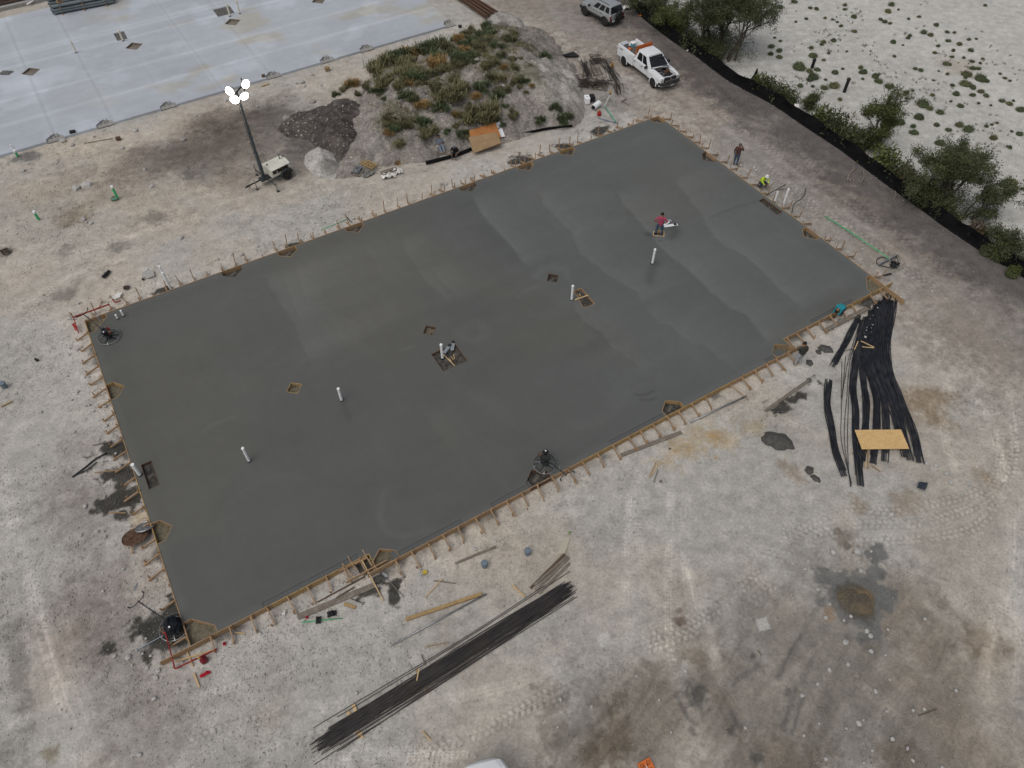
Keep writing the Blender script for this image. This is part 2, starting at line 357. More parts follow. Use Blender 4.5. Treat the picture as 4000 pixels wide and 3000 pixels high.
# ------------------------------------------------------------------ ground: one sheet, surveyed colours and relief
def build_ground():
    ys = [4.5]
    while ys[-1] < 78: ys.append(ys[-1] + 0.052 + 0.0010 * (ys[-1] - 4.5) + (.004 * (ys[-1] - 50) if ys[-1] > 50 else 0))
    ys = np.array(ys); K = 860; s = np.linspace(-1, 1, K)
    half = 21.5 + (ys - 4.5) * 0.455
    X = half[:, None] * s[None, :]; Y = np.repeat(ys[:, None], K, 1)
    x, y = X.ravel(), Y.ravel()
    n1 = fbm(x, y, .12, 1, 5); n2 = fbm(x, y, .5, 2, 5); n3 = fbm(x, y, 2.2, 3, 4); n4 = fbm(x, y, 6.0, 4, 2)
    gu, gv = uv_xy(x, y)
    streak = fbm(gu * .35, gv * 2.2, 1.0, 8, 4)              # graded stripes along the slab
    zz = -0.045 + .03 * (n2 - .5) + .03 * (n3 - .5) + .012 * (n4 - .5)
    base = np.array((.438, .416, .380)); col = np.repeat(base[None], len(x), 0)
    col *= (1 + .14 * (n1 - .5) + .18 * (n2 - .5) + .22 * (n3 - .5) + .20 * (streak - .5) + .16 * (n4 - .5))[:, None]
    warm = sstep(.42, .66, fbm(x, y, .16, 21, 4))[:, None]
    col *= 1 + warm * (np.array((1.03, .985, .93)) - 1)

    def mix(mask, c, a=1.0):
        nonlocal col
        m = (np.clip(mask, 0, 1) * a)[:, None]; col = col * (1 - m) + np.array(c)[None] * (.82 + .36 * n3 + .2 * (n2 - .5))[:, None] * m
    def mul(mask, c):
        nonlocal col
        m = np.clip(mask, 0, 1)[:, None]; col = col * (1 + m * (np.array(c) - 1))
    def blob(px, py, r, soft=.5, rag=.55, sx=1.0, ang=0.0, seed=5, fr=.9):
        p = g(px, py); R_ = r * max(sx, 1) * 2.6 + .5; sel = np.where((abs(x - p.x) < R_) & (abs(y - p.y) < R_))[0]; out = np.zeros(len(x))
        if not len(sel): return out
        dx, dy = x[sel] - p.x, y[sel] - p.y; ca, sa = math.cos(ang), math.sin(ang)
        d = np.hypot((dx * ca + dy * sa) / sx, -dx * sa + dy * ca)
        d = d * (1 + rag * 2 * (fbm(x[sel], y[sel], fr / max(r, .3) ** .6, seed, 5) - .5)) + min(r, 1.2) * soft * .9 * (n4[sel] - .5) + min(r, 1.6) * soft * .8 * (n3[sel] - .5)
        out[sel] = 1 - sstep(r * (1 - soft), r * (1 + soft * .4), d); return out
    def line(pts, wid, soft=.4, rag=.3, seed=6):
        P = [g(*p) for p in pts]; P = smooth_poly([(p.x, p.y) for p in P], 4); m = wid * 2.5 + .5
        sel = np.where((x > min(p[0] for p in P) - m) & (x < max(p[0] for p in P) + m) & (y > min(p[1] for p in P) - m) & (y < max(p[1] for p in P) + m))[0]; out = np.zeros(len(x))
        if not len(sel): return out
        d, a, sd = dist_poly(x[sel], y[sel], P, False); d = d * (1 + rag * 2 * (fbm(x[sel], y[sel], .9, seed, 4) - .5)) + wid * soft * 1.2 * (n4[sel] - .5) + wid * soft * (n3[sel] - .5)
        out[sel] = 1 - sstep(wid * (1 - soft), wid * (1 + soft), d); return out

    # wide zones -----------------------------------------------------------------------------------
    fence = [(p.x, p.y) for p in (g(*q) for q in FENCE)]
    df, _, sd = dist_poly(x, y, fence, False); beyond = sd > 0
    road = sstep(-1.0, 1.5, gu - SL - 2.6) * (~beyond) * sstep(13, 10, df + 2 * (n2 - .5))
    road = np.maximum(road, line([(1960, -60), (2250, 60), (2500, 190), (2800, 400), (3050, 640), (3400, 900), (3650, 1080), (3900, 1300)], 4.2, .6, .35))
    mul(road, (.67, .645, .635))
    mul(line([(2250, 30), (2600, 220), (2900, 450), (3250, 720), (3500, 900), (3900, 1180)], 1.2, .7, .7, 33) * .8, (.80, .78, .775))
    mix(sstep(4.6, 1.6, df + 4.5 * (n2 - .5) + 2.2 * (n3 - .5) + 1.2 * (n4 - .5)) * (~beyond), (.125, .112, .106), .9)
    mul(line([(1950, 150), (2150, 230), (2300, 330), (2420, 400)], 2.2, .7, .6, 35), (.72, .70, .69))
    # pale sand beyond the fence
    sand = beyond * 1.0
    col = np.where(beyond[:, None], np.array((.515, .50, .462))[None] * (1 + .16 * (n2 - .5) + .2 * (n3 - .5) + .14 * (n1 - .5))[:, None], col)
    mix(beyond * sstep(1.6, .2, df + 1.5 * (n3 - .5)), (.17, .15, .12), .8)
    mul(beyond * line([(3360, 0), (3640, 130), (3800, 260), (4000, 420)], 2.2, .8, .4), (1.05, 1.05, 1.05))
    mul(beyond * blob(3740, 250, 1.6, .8), (.86, .82, .76))
    # pale margins beside the slab where fine caliche was spread
    dsl = off_slab(gu, gv)
    mul(sstep(3.2, .5, dsl + 1.6 * (n2 - .5)) * (~beyond) * .75, (1.17, 1.16, 1.15))
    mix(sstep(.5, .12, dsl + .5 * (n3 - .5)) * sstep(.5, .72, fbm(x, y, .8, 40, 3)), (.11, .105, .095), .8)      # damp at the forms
    # upper left: warm beige spoil
    mul(blob(350, 760, 11, .8, .5, 1.6, ANG), (1.02, .985, .945))
    mul(line([(0, 1010), (300, 1040), (520, 1120), (250, 1400), (60, 1700)], 3.0, .8), (1.05, 1.045, 1.04))
    mul(line([(0, 620), (500, 520), (1000, 400), (1500, 250), (1800, 130)], 1.5, .7, .6), (1.10, 1.09, 1.07))
    for q in [(880, 560, 4.6, 1.7), (1000, 470, 3.4, 1.5), (660, 610, 3.0, 1.8), (1120, 640, 2.4, 1.2), (820, 470, 2.0, 1.8)]:
        mul(blob(q[0], q[1], q[2], .7, .7, q[3], ANG, int(q[0])), (.62, .605, .60))
    for q in [(755, 672, .75), (20, 985, .6), (600, 850, .8), (250, 1150, .8), (460, 965, .7), (240, 980, .6), (1180, 590, 1.2)]:
        mix(blob(q[0], q[1], q[2], .8, .8, 1.2, ANG, 77), (.15, .135, .12), .62)
    mul(blob(290, 840, 1.3, .7, .8), (.72, .66, .58))
    mix(blob(105, 610, .8, .5, .9, 1.6), (.14, .14, .14), .8)
    # left: purple-grey gravelly ground and pale ruts
    for q in [(330, 2000, 2.0), (400, 2300, 2.6), (480, 2560, 3.2), (300, 2480, 2.2), (250, 1900, 1.5), (330, 1760, 1.3), (620, 2850, 2.2)]:
        mul(blob(q[0], q[1], q[2], .8, .6, 1, 0, int(q[1])), (.80, .775, .775))
    mul(line([(0, 1850), (60, 2100), (130, 2400), (220, 2700), (330, 3000)], .55, .7), (1.12, 1.12, 1.12))
    mul(line([(110, 2250), (160, 2500), (220, 2750)], .3, .7), (1.13, 1.13, 1.13))
    mul(line([(40, 2450), (70, 2600), (90, 2760)], .35, .8, .6), (.66, .66, .66))
    mul(blob(20, 2960, 1.0, .8), (.72, .72, .72)); mul(blob(185, 2940, .35, .8), (.6, .56, .45))
    # lower right: brown damp hard-standing
    bm_ = np.zeros(len(x))
    for q in [(3300, 2650, 5.2, 1.2), (3620, 2800, 4.2, 1.1), (3450, 2380, 3.0, 1.0), (3000, 2850, 3.4, 1.2), (2480, 2800, 2.6, 1.2), (2320, 2900, 1.9, 1.2), (2560, 2690, 1.6, 1.2), (3650, 2520, 2.0, .8), (2900, 2620, 1.6, 1)]:
        bm_ = np.maximum(bm_, blob(q[0], q[1], q[2], .75, .6, q[3], 0, int(q[0])))
    ca_, sa_ = math.cos(.9), math.sin(.9); scr = fbm((x * ca_ + y * sa_) * .35, (-x * sa_ + y * ca_) * 3.2, .8, 55, 4); scr2 = fbm((x * sa_ + y * ca_) * .35, (-x * ca_ + y * sa_) * 3.0, .8, 56, 4)
    mul(bm_ * (.75 + .5 * n2), (.575, .55, .52)); mul(bm_ * sstep(.5, .72, scr), (.82, .815, .81)); mul(bm_ * sstep(.55, .75, scr2), (1.16, 1.155, 1.15))
    for q in [(2400, 2860, 1.0), (3050, 2950, 1.2), (3500, 2960, 1.0), (2340, 2940, .9), (3830, 2480, .8), (2720, 2570, .55), (3870, 2560, .5)]:
        mul(blob(q[0], q[1], q[2], .7, .8, 1.2, 0, 13), (.78, .74, .69))
    mul(blob(3100, 2380, 1.2, .8), (1.18, 1.18, 1.17)); mul(blob(2700, 2930, 1.5, .7, .7), (1.22, 1.22, 1.22))
    mul(line([(3960, 2300), (3900, 2550), (3850, 2800), (3800, 3000)], .6, .8), (1.22, 1.22, 1.22))
    mul(line([(3760, 2350), (3850, 2450), (3870, 2700)], .4, .8), (1.1, 1.1, 1.1))
    # stains
    for q in [(2725, 2715, .62, .8), (2855, 2857, .17, .7), (2945, 2560, .14, .7), (2950, 2955, .28, .7), (3085, 2700, .18, .7), (2700, 2850, .25, .5)]:
        mix(blob(q[0], q[1], q[2], .7, .8, 1.0, .5, 91, 1.2), (.072, .07, .066), q[3])
    for l_, w_ in [([(3110, 2690), (3085, 2760), (3060, 2850)], .12), ([(3140, 2720), (3115, 2800), (3095, 2870)], .1), ([(2640, 2700), (2680, 2790), (2720, 2830)], .16), ([(2860, 2760), (2880, 2830)], .13), ([(2960, 2600), (2900, 2640), (2860, 2680)], .1), ([(3130, 2480), (3080, 2560), (3040, 2650)], .10)]:
        mix(line(l_, w_ * .7, .9, .9), (.11, .105, .10), .55)
    mix(blob(2655, 2425, .26, .4, .8, 1.6), (.17, .125, .095), .8); mix(blob(2652, 2385, .14, .5, .8), (.17, .125, .095), .7)
    for q in [(3560, 1580, 1.7, 1.2), (3620, 1560, 1.0, 1.5), (3660, 1640, .8, 1), (3350, 1975, .5, 1), (3540, 1955, .7, 1.6), (3100, 1845, .8, .6), (3400, 1600, .6, 1), (3850, 1860, .7, .8)]:
        mul(blob(q[0], q[1], q[2], .8, .8, q[3], .4, 15), (.80, .735, .655))
    for q in [(2745, 1700, .85), (2680, 1745, .7), (2830, 1720, .7), (2610, 1800, .5), (2950, 1660, .5), (540, 2025, .5), (2790, 1690, .4)]:
        mul(blob(q[0], q[1], q[2], .9, 1.0, 1.3, .3, 19, 1.4), (1.02, .91, .73))
    mul(blob(2060, 2100, 3.0, .8), (1.0, .985, .955)); mul(blob(2280, 2480, 2.2, .8), (.93, .94, .98)); mul(blob(1780, 2480, 1.5, .8), (.86, .84, .83))
    mix(blob(1260, 520, 3.3, .7, .8, 1.5, ANG + .25, 66), (.13, .115, .107), .75); mul(blob(1280, 660, 2.1, .7, .8, 1.4, 0, 67), (1.15, 1.15, 1.14))
    # rectangular patches of dried paste
    for px, py, s_, a_ in [(2778, 1898, .28, .1), (2362, 2498, .30, .35), (2982, 2437, .30, .2), (2308, 1945, .18, .3)]:
        p = g(px, py); dx, dy = x - p.x, y - p.y; ca, sa = math.cos(a_), math.sin(a_)
        d = np.maximum(abs(dx * ca + dy * sa), abs(-dx * sa + dy * ca)) + .08 * (n3 - .5)
        mix(1 - sstep(s_ * .85, s_, d), (.50, .485, .455), .85)
    # wet concrete spilled along the forms
    for q in [(470, 1945, .75, 1.5, .5), (520, 1925, .5, 1.6, .5), (450, 1760, .55, 1.6, .3), (475, 1740, .4, 1.5, 0), (500, 1855, .6, 1.5, .3), (425, 1850, .35, 1.5, 0), (650, 2435, .95, 1.7, .6), (715, 2490, .55, 1.5, .4), (560, 2465, .35, 1.4, 0), (470, 2010, .35, 1, 0),
              (1545, 2280, .30, 1.4, 1.2), (1535, 2340, .42, .6, 0), (1545, 2300, .3, .5, 0), (1440, 2315, .25, 2, .3), (1470, 2260, .28, 1, .6), (635, 1135, .35, 1.6, .3), (170, 1150, .1, 1, 0), (2340, 510, .55, 1.8, .3), (2030, 625, .6, 1.8, .3), (2210, 570, .5, 1.6, .3), (1150, 955, .3, 1.6, .3), (3395, 1180, .38, 1.5, .4), (3240, 1235, .35, 1.6, .4),
              (3160, 1485, .22, 1.2, .6), (3200, 1490, .25, .6, .6), (3060, 1595, .42, 1.4, .4), (3100, 1560, .3, 1, 0), (3130, 1545, .25, 1, 0), (3035, 1605, .2, 1, 0)]:
        mix(blob(q[0], q[1], q[2], .35, 1.0, q[3], q[4], 29, 1.7), (.058, .055, .048), .96)
    # wash-out pit: blue-grey slurry
    for q in [(3340, 2345, 1.35, 1.1, 0), (3270, 2320, .5, 1, 0), (3440, 2330, .55, 1.5, 0), (3310, 2130, .28, .8, 0), (3440, 2165, .42, 1.3, 2.8), (3420, 2240, .45, 1.2, 0), (3350, 2430, .3, .5, 0), (3375, 2490, .2, 1.4, 0), (3250, 2255, .5, 1.6, 0), (3460, 2365, .25, 1.8, 2.7)]:
        mix(blob(q[0], q[1], q[2], .25, .9, q[3], q[4], 47, 1.3), (.150, .152, .146), .85)
    mix(blob(3290, 2105, .5, .7, .9), (.16, .13, .10), .7)
    mix(blob(3240, 2400, .4, .7, .9), (.28, .19, .11), .6)
    # tyre tracks ---------------------------------------------------------------------------------
    def track(pts, wid=.42, kind='lug', a=1.0, pitch=.27):
        nonlocal col, zz
        P = [g(*p) for p in pts]; P = smooth_poly([(p.x, p.y) for p in P], 6)
        bx = [p[0] for p in P]; by = [p[1] for p in P]
        sel = np.where((x > min(bx) - 1) & (x < max(bx) + 1) & (y > min(by) - 1) & (y < max(by) + 1))[0]
        if not len(sel): return
        d, arc, sd_ = dist_poly(x[sel], y[sel], P, False)
        fade = sstep(wid * .5 + .05, wid * .5 - .03, d) * (.18 + .82 * sstep(.36, .58, fbm(x[sel], y[sel], .45, 61, 4))) * (.65 + .7 * (n3[sel] - .2)) * a
        tot = sum(math.hypot(P[i + 1][0] - P[i][0], P[i + 1][1] - P[i][1]) for i in range(len(P) - 1))
        fade = fade * sstep(0, 1.2, arc) * sstep(tot, tot - 1.2, arc)
        if kind == 'lug':
            sgn = np.sign(sd_); ph = (arc + sgn * pitch * .25 + abs(sd_) * .35) / pitch % 1.0
            lug = sstep(.0, .14, ph) * sstep(.80, .66, ph) * sstep(.012, .045, abs(sd_)) * sstep(wid * .5, wid * .5 - .06, abs(sd_))
            col[sel] *= (1 + fade * (-.19 + .33 * lug))[:, None]; zz[sel] += fade * (-.035 + .045 * lug)  # dusty lugs light, grooves dark: tread shading painted into the colour
        elif kind == 'rib':
            ph = arc / .19 % 1.0; rb = sstep(.1, .35, ph) * sstep(.95, .7, ph); rw = .5 + .5 * np.cos(sd_ / .12 * 2 * np.pi)
            col[sel] *= (1 + fade * (.06 + .34 * rb * rw))[:, None]; zz[sel] += fade * (-.02 + .02 * rb)  # rib shading painted into the colour over the shallow relief
        elif kind == 'smooth':
            rw = .5 + .5 * np.cos(sd_ / .16 * 2 * np.pi)
            col[sel] *= (1 + fade * (.10 + .13 * rw))[:, None]; zz[sel] -= fade * .015
        elif kind == 'dark':
            col[sel] *= (1 - fade * .25)[:, None]; zz[sel] -= fade * .02
    def pair(pts, off, **k):
        P = [g(*p) for p in pts]
        track(pts, **k)
    L = [
        [(1520, 2990), (1750, 2905), (1900, 2850), (2050, 2770), (2250, 2680), (2420, 2540), (2560, 2480), (2700, 2440), (2850, 2340), (3000, 2210)],
        [(3000, 2240), (3100, 2130), (3200, 2080), (3380, 2045), (3560, 2045), (3700, 2015), (3850, 1950), (3960, 1850)],
        [(2960, 2210), (3100, 2090), (3300, 1985), (3500, 1998), (3650, 1965), (3800, 1925), (3900, 1880)],
        [(3865, 1520), (3900, 1650), (3912, 1750), (3890, 1850), (3840, 1930)],
        [(3940, 1510), (3955, 1620), (3965, 1700), (3960, 1820)],
        [(3980, 1700), (3950, 1850), (3900, 1960), (3800, 2060), (3600, 2100), (3300, 2120)],
        [(2190, 2830), (2330, 2760), (2480, 2690), (2600, 2620)], [(2380, 2610), (2520, 2540), (2700, 2470), (2780, 2430)],
        [(2900, 2380), (3000, 2300), (3080, 2250)], [(1980, 2800), (2120, 2720), (2250, 2650)],
        [(2640, 300), (2850, 470), (2990, 565), (3150, 675), (3300, 790), (3450, 900)],
        [(2900, 560), (3060, 700), (3200, 805), (3350, 905), (3500, 1010), (3640, 1110), (3710, 1200), (3730, 1300), (3760, 1400)],
        [(2980, 640), (3100, 765), (3250, 860), (3420, 965), (3550, 1060), (3660, 1130), (3760, 1220), (3830, 1340)],
        [(3300, 750), (3450, 870), (3600, 985), (3750, 1110), (3880, 1250), (3970, 1400)],
        [(3060, 590), (3100, 580), (3130, 610), (3180, 660), (3260, 730)],
        [(0, 1340), (80, 1265), (180, 1145), (260, 1070)], [(30, 1345), (110, 1270), (200, 1170)],
        [(1000, 2960), (1150, 2890), (1330, 2850), (1560, 2820)], [(640, 2950), (760, 2890), (900, 2840), (1080, 2790)], [(1140, 820), (1300, 800), (1460, 770)],
        [(3290, 2690), (3370, 2640), (3420, 2640)], [(3330, 2810), (3400, 2750)], [(3280, 2790), (3360, 2730)],
    ]
    for i, t in enumerate(L): track(t, .62 if 10 <= i <= 14 else .5, 'lug', 1.0, (.37 if 10 <= i <= 14 else .27) + .02 * (i % 3))
    R = [[(2462, 1900), (2448, 2050), (2440, 2250), (2450, 2450), (2455, 2560), (2450, 2680)], [(2620, 1850), (2618, 2050), (2610, 2250), (2612, 2450), (2630, 2600), (2650, 2730)],
         [(2488, 1980), (2498, 2120), (2508, 2260)], [(2650, 1950), (2670, 2150), (2690, 2300)],
         [(1280, 2990), (1600, 2955), (1900, 2945)], [(1250, 2960), (1550, 2930), (1800, 2940)], [(2000, 2975), (2150, 2970), (2250, 2985)], [(700, 2740), (850, 2700), (1020, 2650)],
         [(3360, 2530), (3480, 2650), (3560, 2720), (3640, 2830)], [(3300, 2600), (3420, 2730), (3560, 2850)]]
    for t in R: track(t, .36, 'rib', 1.0)
    track([(1180, 2975), (1500, 2965), (1850, 2975)], .7, 'rib', .9)
    T = [[(3560, 1180), (3660, 1330), (3700, 1500), (3690, 1700), (3760, 1900)], [(3640, 1150), (3760, 1330), (3830, 1520), (3900, 1750), (3930, 2000)], [(3700, 1130), (3850, 1330), (3930, 1560), (3975, 1800), (3985, 2100), (3960, 2400)], [(2600, 330), (2850, 520), (3100, 720), (3400, 960), (3600, 1160)], [(2750, 380), (3000, 590), (3300, 830), (3600, 1060), (3800, 1270)], [(2500, 240), (2720, 400), (2960, 600)], [(2470, 1890), (2455, 2200), (2470, 2600), (2500, 2900)], [(2680, 1900), (2680, 2200), (2720, 2500)], [(20, 1900), (90, 2200), (180, 2550), (290, 2900)], [(190, 2150), (260, 2500), (380, 2900)], [(0, 1150), (200, 1020), (480, 930), (800, 830)], [(0, 1260), (240, 1090), (560, 980)], [(900, 2980), (1300, 2830), (1700, 2760)], [(1100, 2760), (1500, 2760), (1900, 2700), (2300, 2560)], [(2690, 2200), (2740, 2380), (2790, 2550), (2815, 2680)], [(2560, 2400), (2590, 2560), (2660, 2720)], [(3830, 1275), (3750, 1350), (3718, 1470), (3735, 1570), (3820, 1680)],
         [(3790, 1500), (3870, 1660), (3920, 1800), (3945, 1950), (3952, 2100), (3940, 2260), (3935, 2420)], [(3880, 1310), (3800, 1360), (3765, 1460), (3760, 1520)], [(3925, 1480), (3950, 1620), (3985, 1750)],
         [(3270, 2470), (3180, 2580), (3110, 2680), (3020, 2760)], [(700, 2900), (850, 2960), (980, 2980)], [(3940, 2280), (3880, 2450), (3850, 2600), (3830, 2800)], [(3980, 2300), (3990, 2500), (3970, 2800)], [(3840, 1400), (3850, 1500)], [(160, 2300), (230, 2600), (330, 2850)]]
    for t in T: track(t, .5, 'smooth', .95)
    for t in [[(3640, 1080), (3780, 1240), (3890, 1420)], [(2480, 60), (2700, 250), (2900, 420)], [(3100, 2260), (3020, 2440), (2900, 2600)], [(1180, 560), (1330, 590), (1430, 700)], [(2700, 2560), (2800, 2700), (2900, 2900)], [(3080, 2400), (3200, 2500)], [(50, 2100), (120, 2400), (180, 2600)]]:
        track(t, .5, 'dark', .7)
    # dig hollow and wash mound
    for px, py, r, dz in [(3340, 2345, .95, .12), (390, 1160, .7, -.10), (290, 845, .9, -.08), (3540, 1960, .8, .05), (2730, 2715, .5, -.06), (60, 1000, .5, .05)]:
        p = g(px, py); d = np.hypot(x - p.x, y - p.y); zz += dz * np.exp(-(d / r) ** 2)
    mix(blob(3345, 2345, .92, .25, .35), (.10, .088, .07), .95); mix(blob(3375, 2335, .5, .9, .7), (.24, .165, .085), .8)
    Z = zz.reshape(X.shape)
    me = grid_mesh('ground', X, Y, Z)
    # carry the sheet on to the horizon all round
    bm = bmesh.new(); bm.from_mesh(me); bm.verts.ensure_lookup_table()
    Rn, Kn = X.shape; idx = np.arange(Rn * Kn).reshape(Rn, Kn)
    loop = list(idx[0, :]) + list(idx[1:, -1]) + list(idx[-1, -2::-1]) + list(idx[-2:0:-1, 0])
    prev = [bm.verts[int(i)] for i in loop]; src = [int(i) for i in loop]; cols = []
    for k in (1.15, 2.2, 20):
        ring = []
        for j, i in enumerate(src):
            c_ = prev[j].co if k == 1.15 else None
            x0, y0 = x[i], y[i]; ring.append(bm.verts.new((x0 * k, 38 + (y0 - 38) * k, -.06))); cols.append(i)
        for j in range(len(loop)):
            j2 = (j + 1) % len(loop); bm.faces.new((prev[j], ring[j], ring[j2], prev[j2])) if False else bm.faces.new((prev[j2], ring[j2], ring[j], prev[j]))
        prev = ring
    bmesh.ops.recalc_face_normals(bm, faces=bm.faces) if False else None
    bm.to_mesh(me); bm.free()
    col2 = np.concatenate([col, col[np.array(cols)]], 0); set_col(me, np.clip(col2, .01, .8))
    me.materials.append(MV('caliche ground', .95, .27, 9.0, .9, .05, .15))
    o = put('ground', me); struct(o); global ground_col
    def ground_col(wx, wy):
        r_ = np.clip(np.searchsorted(ys, wy), 0, len(ys) - 1); k_ = np.clip(np.rint((wx / half[r_] + 1) / 2 * (K - 1)).astype(int), 0, K - 1); return col[r_ * K + k_]
    return o

FENCE = [(2380, -60), (2462, 0), (2510, 62), (2620, 150), (2720, 215), (2860, 318), (3000, 392), (3130, 478), (3300, 592), (3450, 705), (3560, 783), (3700, 885), (3850, 985), (4010, 1085), (4120, 1150)]
ground = build_ground()

# ------------------------------------------------------------------ spoil mounds
def pile(name, label, cat, poly_px, hmax, slope, colour, seed, rough=.25, step=.16, rag=.4, mat=None):
    P = [g(*p) for p in poly_px]; P = [(p.x, p.y) for p in smooth_poly([(q.x, q.y) for q in P + P[:1]], 4)[:-1]] if False else [(p[0], p[1]) for p in smooth_poly([(q.x, q.y) for q in P] + [(P[0].x, P[0].y)], 4)[:-1]]
    xs = np.arange(min(p[0] for p in P) - .6, max(p[0] for p in P) + .6, step); ys = np.arange(min(p[1] for p in P) - .6, max(p[1] for p in P) + .6, step)
    X, Y = np.meshgrid(xs, ys); x, y = X.ravel(), Y.ravel()
    d, _, _ = dist_poly(x, y, P, True); d = np.where(in_poly(x, y, P), d, -d)
    d = d + rag * 2 * (fbm(x, y, .45, seed, 5) - .5)
    h = np.where(d > 0, hmax * (1 - np.exp(-np.maximum(d, 0) * slope / hmax)), d * 1.0)
    up = np.clip(d / 1.0, 0, 1)
    h = h + up * (rough * 1.6 * (fbm(x, y, .35, seed + 1, 4) - .5) + rough * .7 * (fbm(x, y, 1.3, seed + 2, 3) - .5) + rough * .35 * (fbm(x, y, 4, seed + 5, 2) - .5))
    Z = h.reshape(X.shape) - .07; me = grid_mesh(name, X, Y, Z, (d.reshape(X.shape) > -.35))
    bmm = bmesh.new(); bmm.from_mesh(me); set_ = [v for v in bmm.verts if not v.link_faces]; keepi = [v.index for v in bmm.verts if v.link_faces]
    bmesh.ops.delete(bmm, geom=set_, context='VERTS'); bmm.to_mesh(me); bmm.free()
    col = colour(x, y, d, h); set_col(me, np.clip(col[np.array(keepi)], .01, .8)); me.materials.append(mat)
    o = tag(put(name, me), label, cat)
    def height(wx, wy):
        ix = int(round((wx - xs[0]) / step)); iy = int(round((wy - ys[0]) / step))
        return float(Z[min(max(iy, 0), Z.shape[0] - 1), min(max(ix, 0), Z.shape[1] - 1)])
    height.arr = (xs, ys, Z, step); return o, height
spoil_mat = MV('loose spoil', .95, .5, 6.0, 1.0, .10, .12)
def mound_col(x, y, d, h):
    n2 = fbm(x, y, .45, 71, 4); n3 = fbm(x, y, 2.5, 72, 3); sp = fbm(x, y, 6, 73, 2)
    c = np.repeat(np.array((.245, .222, .198))[None], len(x), 0) * (.75 + .6 * n3 + .3 * (n2 - .5) + .7 * np.maximum(sp - .55, 0) * 2)[:, None]
    p1, p2 = g(1450, 500, 1.0), g(1470, 560, .5)
    dl = np.minimum(np.hypot((x - p1.x) / 1.1, (y - p1.y) / 2.4), np.hypot((x - p2.x) / 1.0, (y - p2.y) / 1.6)) + .5 * (n2 - .5)
    m = sstep(1.25, 1.05, dl)[:, None]; c = c * (1 - m) + np.array((.30, .275, .25)) * (.85 + .3 * n3)[:, None] * m
    q = g(2190, 330, .8); m = sstep(4.2, 2.2, np.hypot(x - q.x, y - q.y) + 2 * (n2 - .5))[:, None]
    c = c * (1 - m) + np.array((.37, .345, .315)) * (.75 + .5 * n3)[:, None] * m
    gr = sstep(.50, .64, fbm(x, y, .55, 79, 4))[:, None] * sstep(.8, 2.2, h)[:, None] * .55
    c = c * (1 - gr) + np.array((.135, .13, .06)) * (.7 + .6 * n3)[:, None] * gr
    return c
mound, mound_h = pile('dirt_mound', 'large grey spoil mound overgrown with green weeds between the two slabs', 'dirt mound',
    [(1300, 705), (1480, 655), (1660, 634), (1850, 592), (2060, 532), (2240, 492), (2285, 420), (2262, 330), (2215, 215), (2130, 120), (2020, 108), (1880, 125), (1740, 185), (1570, 255), (1450, 305), (1395, 400), (1355, 520), (1320, 620)],
    3.1, .72, mound_col, 90, .72, .13, .8, mat=spoil_mat)
def dark_col(x, y, d, h):
    n2 = fbm(x, y, .5, 81, 4); n3 = fbm(x, y, 3, 82, 3); return np.repeat(np.array((.098, .085, .078))[None], len(x), 0) * (.55 + .8 * n3 + .5 * (n2 - .5) + .5 * sstep(.62, .75, fbm(x, y, 5, 85, 2)))[:, None]
dark_pile, dark_h = pile('soil_pile', 'dark brown soil pile between the grassy mound and the light tower', 'soil pile',
    [(1085, 500), (1140, 455), (1230, 415), (1330, 378), (1400, 392), (1415, 470), (1422, 560), (1385, 630), (1330, 655), (1265, 605), (1180, 560), (1105, 545)], 2.4, .50, dark_col, 95, .42, .12, .9, mat=spoil_mat)
def pale_col(x, y, d, h):
    n3 = fbm(x, y, 4, 83, 3); n2 = fbm(x, y, .9, 84, 3); c = np.repeat(np.array((.50, .475, .44))[None], len(x), 0) * (.72 + .45 * n3 + .5 * (n2 - .5))[:, None] * .86
    q = g(1305, 655, .2); m = sstep(.9, .5, np.hypot((x - q.x) / 1.3, (y - q.y)) + .6 * (n2 - .5))[:, None]; return c * (1 - m * .35)
pale_pile, pale_h = pile('gravel_pile', 'pale crushed limestone pile right of the light tower trailer', 'gravel pile',
    [(1190, 640), (1210, 590), (1250, 570), (1300, 585), (1350, 630), (1370, 665), (1340, 692), (1270, 705), (1210, 690)], 2.2, .62, pale_col, 97, .34, .09, .45, mat=spoil_mat)
small_pile, small_h = pile('dirt_heap', 'small clod heap at the end of the brown steel beams', 'dirt heap',
    [(1900, 75), (1925, 50), (1965, 45), (2005, 62), (2040, 78), (2050, 105), (2000, 112), (1940, 100)], .7, .7, lambda x, y, d, h: np.where((fbm(x, y, .6, 5, 2) > .5)[:, None], np.array((.36, .34, .31)), np.array((.18, .165, .155))) * (.7 + .6 * fbm(x, y, 3, 6, 3))[:, None], 99, .3, .12, mat=spoil_mat)
def mz(px, py):
    """point on the big mound's surface seen at this photo coordinate"""
    z = 2.0
    for _ in range(25): p = g(px, py, z); z = .5 * z + .5 * max(mound_h(p.x, p.y), -.02)
    return Vector((p.x, p.y, z))

